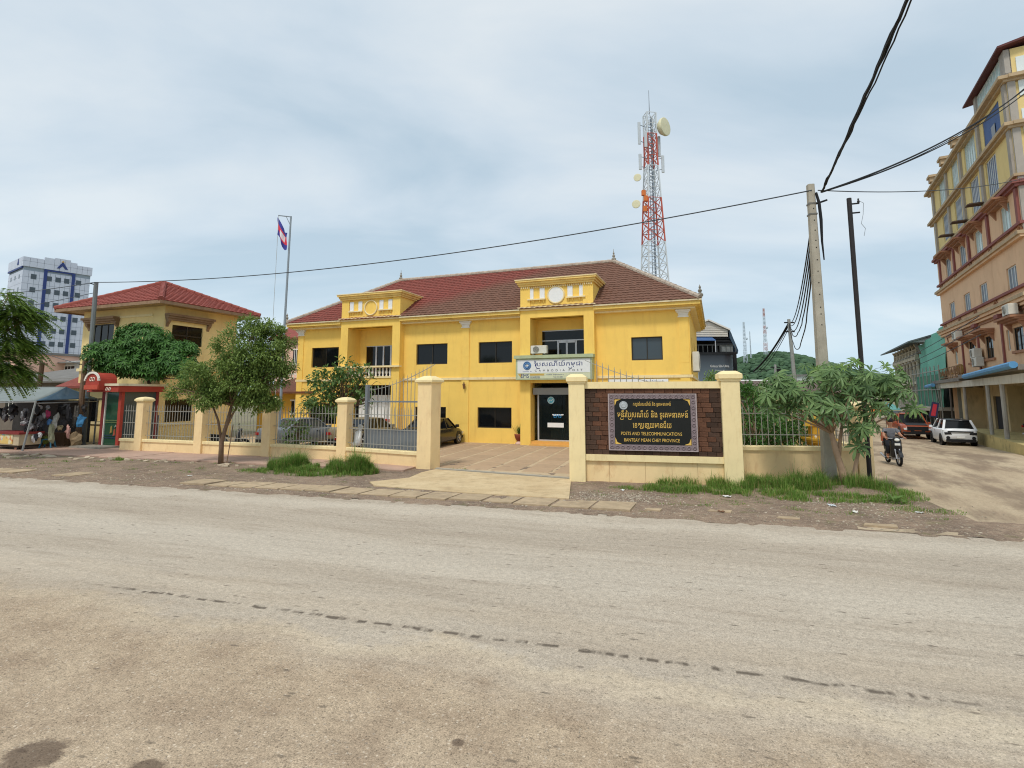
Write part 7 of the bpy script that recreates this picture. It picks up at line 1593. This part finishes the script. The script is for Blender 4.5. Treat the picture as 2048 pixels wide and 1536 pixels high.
def limbs(mb, start, ends, r0, r1=.012, m=0):
    start = Vector(start)
    for e in ends:
        e = Vector(e); mid = start.lerp(e, .5) + Vector((U(-.15, .15), U(-.15, .15), U(.0, .2))) * (e - start).length * .4
        mb.tube([start, start.lerp(mid, .5) + Vector((0, 0, .02)), mid, e], [r0, r0*.8, r0*.55, r1], 6)
# right-hand tree: each compound leaf is its own part
lm_r = leafmat('leaf_right_tree', S(68, 98, 60), S(138, 166, 106), .3, .42); lm_y = leafmat('leaf_young', S(96, 130, 66), S(138, 166, 88), .3, .45)
def whorl(n, L_, droop, mat, seedv):
    r2 = random.Random(seedv); mb = MB(); mb.tube([(0, 0, -.16), (0, 0, 0)], .006, 4)
    for i in range(n):
        a = 2*math.pi*(i + r2.uniform(-.2, .2))/n; e = r2.uniform(-.15, .35) - droop; d = Vector((math.cos(a)*math.cos(e), math.sin(a)*math.cos(e), math.sin(e)))
        ll = L_ * r2.uniform(.75, 1.1); w = ll * r2.uniform(.19, .25); s = d.cross(Vector((0, 0, 1))).normalized(); nn = s.cross(d)
        pts = []
        for k, (u, ww) in enumerate(((.06, .12), (.35, .75), (.68, 1.0), (.9, .6))):
            c = d * (ll*u) + Vector((0, 0, -ll*.22*u*u)) + nn*.02; pts.append((c + s*w*.5*ww + nn*.02*ww, c, c - s*w*.5*ww + nn*.02*ww))
        tip = d*ll + Vector((0, 0, -ll*.26)); o = len(mb.v)
        for p3 in pts: mb.v += [tuple(x) for x in p3]
        mb.v.append(tuple(tip))
        for k in range(3): b = o + k*3; mb.f += [(b, b+3, b+4, b+1), (b+1, b+4, b+5, b+2)]; mb.m += [0, 0]
        b = o + 9; mb.f += [(b, o+12, b+1), (b+1, o+12, b+2)]; mb.m += [0, 0]
    return mb.mesh('leaf', mat, False, False)
WH = [whorl(10, .34, .12, lm_r, 3), whorl(11, .29, .0, lm_r, 4), whorl(9, .37, .3, lm_r, 5), whorl(10, .28, -.15, lm_y, 6), whorl(8, .33, .45, lm_r, 8)]
tr = thing('umbrella_leaf_tree', 'small tree with large finger-like leaves in front of the side fence corner', 'tree', (9.55, 15.5, 0), 0)
mb = MB()
def TL(x, y, z): return (x - 9.55, y - 15.5, z)
mb.tube([TL(9.55, 15.5, 0), TL(9.45, 15.5, .5), TL(9.3, 15.5, 1.1), TL(9.2, 15.5, 1.65)], [.14, .095, .08, .065], 8)
mb.tube([TL(9.62, 15.48, .1), TL(9.75, 15.45, .5), TL(9.9, 15.4, 1.2), TL(10.0, 15.4, 1.7)], [.085, .06, .05, .035], 7)
mb.tube([TL(9.36, 15.5, .85), TL(9.5, 15.6, 1.4), TL(9.6, 15.6, 1.9)], [.06, .05, .035], 7)
trunk = mb.build('trunk', barklight, tr, smooth=True)
CE = [((9.0, 15.5, 3.0), (1.7, 1.0, .7), 76), ((10.0, 15.4, 3.2), (1.35, .9, .5), 52), ((7.85, 15.5, 2.7), (.7, .7, .6), 32), ((10.9, 15.3, 2.95), (.6, .6, .4), 20), ((10.45, 15.1, 2.35), (.4, .4, .25), 9), ((10.05, 15.2, 1.8), (.35, .35, .35), 12), ((8.9, 15.2, 2.3), (1.3, .6, .3), 20), ((11.45, 15.1, 2.3), (.25, .2, .15), 4), ((9.85, 15.3, 1.2), (.15, .2, .25), 4)]
ends = []
for (c, r_, n) in CE:
    for i in range(n):
        p, d = in_ell(c, r_, .5)
        if i % 9 == 0: ends.append(p)
        k = 3 if p.z > 3.35 and U(0, 1) < .6 else rnd.choice((0, 0, 1, 2, 4))
        o = link('leaf', WH[k], tr, TL(*p)); v = Vector((d.x*.8 + U(-.3, .3), d.y*.7 - .4 + U(-.3, .3), .7)).normalized(); o.rotation_mode = 'QUATERNION'
        from mathutils import Quaternion
        o.rotation_quaternion = v.to_track_quat('Z', 'Y') @ Quaternion((0, 0, 1), U(0, 6.28)); s = U(.65, 1.2); o.scale = (s, s, s)
mb = MB()
for e in ends:
    st = (9.22, 15.5, 1.6) if e.x < 9.4 else ((9.6, 15.6, 1.85) if e.z > 2.4 and e.x < 10.4 else (10.0, 15.4, 1.65))
    limbs(mb, TL(*st), [TL(*e)], .035, .01)
mb.build('branches', barklight, tr, smooth=True)

def bushy(name, label, cat, base, ells, n, ll, lw, mat, trunkpts=None, tr_r=.08, shell=.45, droop=-.25, barkm=None, nl=10, clump=5):
    t = thing(name, label, cat, base, 0); mb = MB(); B = Vector(base); tot = sum(e[1][0]*e[1][1]*e[1][2] for e in ells); ends = []
    for (c, r_) in ells:
        k = max(1, int(n * (r_[0]*r_[1]*r_[2]) / tot / clump)); nsub = max(3, int(36 * (r_[0]*r_[1]*r_[2]) ** .67))
        subs = [(in_ell(c, r_, .35), U(.16, .36) * (r_[0]*r_[1]*r_[2]) ** .33 + .05) for _ in range(nsub)]
        for i in range(k):
            (sp0, sd), sr = subs[rnd.randrange(nsub)]
            p, d = in_ell(sp0, (sr, sr, sr * .8), .2); d = (d * .6 + sd * .6)
            if i % max(1, k // nl) == 0: ends.append(p - B)
            for q_ in range(clump):
                dd = (d * .9 + rdir() * .8 + Vector((0, 0, droop))).normalized(); pp = p + rdir() * ll * .8
                leaf(mb, pp - B, dd, Vector((U(-.4, .4), U(-.4, .4), 1)), ll * U(.6, 1.25), lw * U(.8, 1.2), .2, U(-.05, .15))
    cr = mb.build('crown', mat, t, recalc=False); cr['kind'] = 'stuff'
    if trunkpts:
        mb = MB(); k = len(trunkpts); mb.tube([Vector(p) - B for p in trunkpts], [lerp(tr_r, tr_r*.55, i/(k-1)) for i in range(k)], 8); limbs(mb, Vector(trunkpts[-1]) - B, ends, tr_r*.5); mb.build('trunk', barkm or bark, t, smooth=True)
    return t
lm_fine = leafmat('leaf_fine', S(80, 106, 48), S(158, 180, 100), .4, .5); lm_deep = leafmat('leaf_deep', S(44, 82, 36), S(92, 138, 58), .22, .5); lm_mid = leafmat('leaf_mid', S(64, 96, 48), S(128, 158, 88), .3, .5); lm_left = leafmat('leaf_left', S(66, 98, 46), S(142, 168, 74), .4, .5)
pt_ = bushy('pavement_tree', 'slender olive-green tree growing from the pavement in front of the fence', 'tree', (-11.3, 21.0, 0), [((-10.5, 21.0, 4.3), (1.2, 1.1, 1.1)), ((-9.7, 21.1, 4.9), (.8, .8, .7)), ((-11.6, 20.9, 3.4), (1.2, 1.0, .75)), ((-9.9, 21.0, 3.0), (.9, .9, .9)), ((-12.5, 20.9, 2.9), (.85, .7, .45)), ((-10.4, 21, 5.45), (.5, .5, .35)), ((-9.4, 21, 4.1), (.7, .7, .7)), ((-10.6, 20.8, 3.1), (1.0, .8, .8)), ((-11.9, 20.8, 2.6), (1.0, .7, .4)), ((-9.9, 20.8, 2.4), (.6, .6, .4))], 30000, .15, .06, lm_fine, [(-11.3, 21.0, 0), (-11.32, 21.0, .9), (-11.2, 21, 1.4), (-11.0, 21, 2.3)], .1, .3, nl=3)
mb = MB(); mb.tube([(-.04, 0, 1.0), (-.2, 0, 1.7), (-.6, 0, 2.6)], [.055, .045, .02], 7); mb.tube([(.06, 0, 1.3), (.3, .05, 1.9), (.7, .1, 2.8)], [.05, .04, .02], 7); mb.build('fork', bark, pt_, smooth=True)
mb = MB(); mb.tube([(.25, -.05, 0), (.42, -.05, 1.55)], .018, 5); mb.build('stake', bark, pt_)
def whorl_tree(name, label, base, ells, n, L_, mat, trunkpts):
    t = thing(name, label, 'tree', base, 0); B = Vector(base); mb = MB(); tot = sum(e[1][0]*e[1][2] for e in ells); ends = []
    for (c, r_) in ells:
        k = int(n * r_[0]*r_[2] / tot); subs = [(in_ell(c, r_, .7), U(.3, .62)) for _ in range(max(4, int(7 * r_[0] * r_[2])))]
        for i in range(k):
            (sp0, sd), sr = subs[rnd.randrange(len(subs))]; p, d = in_ell(sp0, (sr, sr, sr * .6), .5) if i % 5 < 2 else in_ell(c, r_, .6)
            if i % 25 == 0: ends.append(p - B)
            ax = Vector((d.x, d.y, abs(d.z)*.6 + .45)).normalized(); u = ax.cross(Vector((.3, .9, .1))).normalized(); w = ax.cross(u)
            for j in range(8):
                a = 2*math.pi*(j + U(-.2, .2))/8; dd = (u*math.cos(a) + w*math.sin(a) + ax*U(-.1, .45) + Vector((0, 0, -.25))).normalized()
                leaf(mb, p - B, dd, ax, L_*U(.7, 1.1), L_*.24, .15, .1)
    cr = mb.build('crown', mat, t, recalc=False); cr['kind'] = 'stuff'
    mb = MB(); mb.tube([Vector(p) - B for p in trunkpts], [lerp(.16, .09, i/(len(trunkpts)-1)) for i in range(len(trunkpts))], 8); limbs(mb, Vector(trunkpts[-1]) - B, ends, .06); mb.build('trunk', bark, t, smooth=True); return t
whorl_tree('dense_tree', 'dense dark green tree over the roof of the red booth', (-19.67, 29.55, 0), [((-20.1, 28.8, 5.6), (1.6, .9, 1.0)), ((-18.9, 28.8, 4.8), (1.7, .9, .95)), ((-21.5, 28.8, 4.9), (1.3, .8, .85)), ((-20.1, 28.7, 4.2), (2.3, .8, .6)), ((-17.9, 28.6, 4.3), (.9, .7, .6))], 1750, .36, lm_deep, [(-19.67, 29.55, 0), (-19.7, 29.5, 1.8), (-19.9, 29.1, 3.6)])
bushy('yard_tree', 'leafy young tree in the yard in front of the left portico', 'tree', (-7.6, 24.6, 0), [((-8.0, 24.6, 3.05), (1.25, 1.0, .85)), ((-8.3, 24.6, 2.4), (1.3, 1.0, .6)), ((-7.7, 24.6, 3.8), (.7, .6, .55)), ((-6.75, 24.5, 3.5), (.45, .4, .4)), ((-6.5, 24.5, 2.3), (.5, .4, .4))], 1900, .26, .11, lm_mid, [(-7.6, 24.6, 0), (-7.65, 24.6, 1.0), (-7.75, 24.6, 2.0)], .07, .3)
bushy('yard_shrub', 'small leafy shrub in front of the silver-grey sedan', 'shrub', (-9.9, 24.8, 0), [((-9.9, 24.8, 1.55), (.7, .5, .4)), ((-9.9, 24.9, .7), (.9, .6, .5))], 420, .22, .1, lm_mid, [(-9.9, 24.8, 0), (-9.9, 24.8, .8)], .03, .2)
bushy('hedge_bush', 'dense green bush behind the bars next to the dark sign wall', 'bush', (8.9, 19.6, 0), [((8.9, 19.4, 1.3), (1.1, .8, 1.3)), ((9.9, 20.6, 1.4), (1.2, .9, 1.4)), ((8.6, 20.2, 2.3), (.8, .7, .8)), ((11.8, 22.5, 1.6), (1.2, 1, 1.2))], 7000, .17, .075, lm_deep, [(8.9, 19.6, 0), (8.9, 19.6, .6)], .06, .5)
bushy('clipped_shrub', 'bright green shrub top showing above the sign wall beside the right pillar', 'bush', (9.15, 24.5, 0), [((9.15, 24.5, 3.1), (.5, .45, .85))], 700, .14, .05, lm_y, [(9.15, 24.5, 0), (9.15, 24.5, 2.4)], .05, .4)
bushy('street_tree', 'rounded green tree beyond the side fence behind the finger-leaved tree', 'tree', (16.5, 36, -.2), [((16.5, 36, 2.2), (2.2, 1.6, 1.6)), ((18.6, 37, 2.4), (1.5, 1.3, 1.3))], 2200, .3, .13, lm_deep, [(16.5, 36, -.3), (16.5, 36, 1.2)], .12, .5)
# tree reaching in from the left edge: drooping feathery sprays
def feather_tree():
    base = (-23.6, 22.0, 0); B = Vector(base); t = thing('feathery_tree', 'feathery-leaved tree reaching in from the left edge above the stall', 'tree', base, 0); mb = MB(); ends = []
    for i in range(620):
        c, r_ = rnd.choice((((-21.3, 22.0, 6.3), (.9, .8, .9)), ((-21.5, 22.0, 4.3), (1.0, .9, .9)), ((-22.6, 22, 5.2), (1.6, 1.0, 2.0)), ((-20.7, 22, 6.1), (.6, .5, .4)), ((-20.8, 22, 4.9), (.5, .5, .3)), ((-20.9, 22, 3.7), (.6, .5, .4))))
        p, d = in_ell(c, r_, .3)
        if p.x > -19.9: continue
        if i % 12 == 0: ends.append(p - B)
        dd = Vector((d.x*.8 + .25, d.y*.6, U(-.5, .25))).normalized(); L_ = U(.5, .95); n = 13; prev = p
        side = dd.cross(Vector((0, 0, 1))).normalized()
        for k in range(n):
            u = (k + 1) / n; q_ = p + dd * L_ * u + Vector((0, 0, -.45 * L_ * u * u))
            for s in (-1, 1): leaf(mb, q_ - B, (side * s + dd * .5 + Vector((0, 0, -.25))).normalized(), Vector((0, 0, 1)), .2, .08, .1, .05)
            prev = q_
    cr = mb.build('crown', lm_left, t, recalc=False); cr['kind'] = 'stuff'
    mb = MB(); mb.tube([(0, 0, 0), (.05, 0, 2.0), (.3, 0, 3.6)], [.2, .16, .12], 8); limbs(mb, (.3, 0, 3.5), ends, .06); mb.build('trunk', bark, t, smooth=True)
feather_tree()
# potted plant by the entrance
pp = thing('potted_plant', 'spiky green plant in a terracotta pot beside the entrance', 'plant', (.42, 29.35, .05), 0)
mb = MB(); mb.lathe([(.02, .0), (.24, .0), (.25, .04), (.14, .12), (.13, .16)], 16); mb.build('pot_foot', M('pot_pink', S(222, 188, 172), .8, .08), pp)
mb = MB(); mb.lathe([(.12, .15), (.24, .3), (.29, .48), (.29, .54), (.25, .54), (.23, .48), (.02, .46)], 16); mb.build('pot', M('terracotta', S(140, 72, 52), .8, .12, 4), pp, smooth=True)
mb = MB()
for i in range(90):
    a = U(0, 6.28); e = U(.7, 1.5); leaf(mb, Vector((U(-.12, .12), U(-.12, .12), .5)), Vector((math.cos(a)*math.cos(e), math.sin(a)*math.cos(e), math.sin(e))), Vector((math.cos(a), math.sin(a), 0)), U(.35, .75), .035, .1, .03)
mb.build('foliage', lm_deep, pp, recalc=False)

# grass and weeds
gr_m = leafmat('grass_blades', S(72, 108, 40), S(142, 174, 80), .35, .6); dry_m = leafmat('dry_grass', S(150, 136, 84), S(190, 172, 116), .3, .7)
def blade(mb, p, h, lean, w):
    a = U(0, 6.28); d = Vector((math.cos(a), math.sin(a), 0)); s = Vector((-d.y, d.x, 0)) * w; o = len(mb.v); k = h * lean
    mb.v += [tuple(p - s), tuple(p + s), tuple(p + d*k*.3 + Vector((0, 0, h*.6)) + s*.7), tuple(p + d*k*.3 + Vector((0, 0, h*.6)) - s*.7), tuple(p + d*k + Vector((0, 0, h*(1 - .35*lean))))]
    mi = 1 if U(0, 1) < .1 else 0
    mb.f += [(o, o+1, o+2, o+3), (o+3, o+2, o+4)]; mb.m += [mi, mi]
def patch(mb, cx, cy, rx, ry, n, h, fall=1.0):
    for i in range(n):
        a = U(0, 6.28); k = U(0, 1) ** .6; x, y = cx + rx*k*math.cos(a), cy + ry*k*math.sin(a)
        cl = nz3(x, y, 2.2, 7.0)
        if cl < -.12 and U(0, 1) < .88: continue
        hh = h * (1 - .7*k*fall) * U(.45, 1.15) * (1 + .7 * cl)
        if U(0, 1) < .03: hh *= 1.6
        blade(mb, q(x, y, verge_z(x, y) - .01), max(.03, hh), U(.1, .95), U(.003, .008))
mb = MB()
patch(mb, 8.3, 3.95, 1.0, .6, 9500, .82); patch(mb, 10.7, 3.95, 1.0, .55, 9500, .86); patch(mb, 9.4, 3.3, 2.1, .6, 6500, .26, .6); patch(mb, 7.2, 3.3, .8, .45, 800, .18)
g1 = mb.build('grass', [gr_m, dry_m], recalc=False); tag(g1, 'two tall tufts of green grass beside the entrance ramp', 'grass', kind='stuff')
mb = MB()
patch(mb, 23.0, 4.65, 2.3, .7, 6500, .36, .5); patch(mb, 25.2, 5.1, 2.0, .7, 7500, .5, .5); patch(mb, 21.6, 3.6, 1.6, .6, 4600, .22, .6); patch(mb, 24.4, 3.5, 2.0, .75, 5000, .2, .6); patch(mb, 26.4, 3.5, .9, .5, 1600, .24); patch(mb, 20.1, 3.5, .7, .3, 600, .12); patch(mb, 27.0, 4.6, .7, 1.0, 1500, .28); patch(mb, 26.8, 2.4, .9, .4, 600, .12)
g2 = mb.build('grass', [gr_m, dry_m], recalc=False); tag(g2, 'green grass along the foot of the right wall and round the tree', 'grass', kind='stuff')
mb = MB()
for i in range(60):
    x, y = U(-10, 6), U(1.8, 4.7); patch(mb, x, y, .3, .14, 40, .1)
for i in range(40):
    x, y = U(19, 27), U(1.4, 3.2); patch(mb, x, y, .3, .14, 40, .09)
for x, y, n in ((-.6, 4.4, 400), (13.9, 5.6, 300), (4.4, 4.9, 120)): patch(mb, x, y, .4, .18, n, .18)
g3 = mb.build('weeds', [gr_m, dry_m], recalc=False); tag(g3, 'scattered small weeds along the crumbling pavement edge', 'weeds', kind='stuff')
# ------------------------------------------------------------------ gravel, clods and litter
def rock(mb, p, r_, k=5):
    mb.ell(p, (r_*U(.7, 1.3), r_*U(.7, 1.3), r_*U(.4, .7)), k, 4, jit=.2)
mb = MB()
for i in range(1500):
    x, y = U(-10, 27), abs(rnd.gauss(0, 1.1)) + .25
    if y > 4.6: continue
    rock(mb, q(x, y, verge_z(x, y)), U(.008, .03))
for i in range(900):
    x, y = rnd.gauss(19.9, .8), rnd.gauss(2.1, .45); rock(mb, q(x, y, verge_z(x, y)), U(.01, .026))
for i in range(420):
    x, y = rnd.gauss(25.6, .9), rnd.gauss(2.6, .5); rock(mb, q(x, y, verge_z(x, y)), U(.008, .028))
gv = mb.build('gravel', M('gravel_grey', S(170, 158, 140), .95, .2, 3, island=.35), recalc=False); tag(gv, 'loose gravel scattered over the roadside dirt', 'gravel', kind='stuff')
mb = MB()
for i in range(1600):
    x, y = U(9, 27), -6.5 - abs(rnd.gauss(0, 1.6))
    if y < -11: continue
    rock(mb, q(x, y, .001), U(.003, .009))
gv2 = mb.build('pebbles', MATS['gravel_grey'], recalc=False); tag(gv2, 'tiny pebbles strewn over the near side of the road', 'pebbles', kind='stuff')
def litter(label, x, y, c, w, h):
    mb = MB(); n = 5; 
    for j in range(n + 1):
        for i in range(n + 1): mb.v.append(((i/n - .5)*w, (j/n - .5)*h, .012 + abs(U(-.02, .03))))
    for j in range(n):
        for i in range(n): k = j*(n+1)+i; mb.f.append((k, k+1, k+n+2, k+n+1)); mb.m.append(0)
    o = mb.build('litter', M('litter_%d' % int(c[0]*99), c, .7, .1), recalc=False); sol = o.modifiers.new('thick', 'SOLIDIFY'); sol.thickness = .004
    o.location = q(x, y, verge_z(x, y)); o.rotation_euler = (0, 0, U(0, 6)); tag(o, label, 'litter')
litter('white paper scrap on the dirt left of the grass tufts', 6.0, 1.75, S(236, 236, 232), .14, .1); litter('white scrap below the sign wall near its left end', 19.9, 3.1, S(232, 232, 228), .1, .08); litter('crumpled white plastic on the grass below the right pillar', 22.6, 2.9, S(224, 222, 216), .2, .12)
litter('pale plastic bag on the dirt below the finger-leaved tree', 24.9, 2.35, S(200, 206, 208), .22, .13); litter('torn paper on the dirt left of the small weed', 25.2, 1.7, S(220, 216, 206), .16, .1); litter('brown scrap of card near the road edge', 22.3, 1.0, S(120, 84, 60), .14, .1)
litter('grey plastic scrap near the weed at the corner', 26.6, 2.1, S(190, 190, 184), .14, .09)
mb = MB(); o_ = MB(); o_.ell((0, 0, 0), (.07, .06, .06), 6, 5, jit=.2); o_ = o_.build('dark_stone', M('stone_black', S(52, 46, 44), .9, .2, 8)); o_.location = SM @ Vector((2.95, .02, .06)); tag(o_, 'dark stone lying at the foot of the sign wall', 'stone')
# corner weed with broad leaves
cw = thing('broad_weed', 'low broad-leaved weed at the corner of the dirt verge', 'weed', q(26.5, 3.2, verge_z(26.5, 3.2)), 0); mb = MB()
for i in range(26): a = U(0, 6.28); e = U(.15, .9); leaf(mb, Vector((0, 0, .02)), Vector((math.cos(a)*math.cos(e), math.sin(a)*math.cos(e), math.sin(e))), Vector((0, 0, 1)), U(.2, .42), .06, .15, .1)
mb.build('foliage', lm_y, cw, recalc=False)
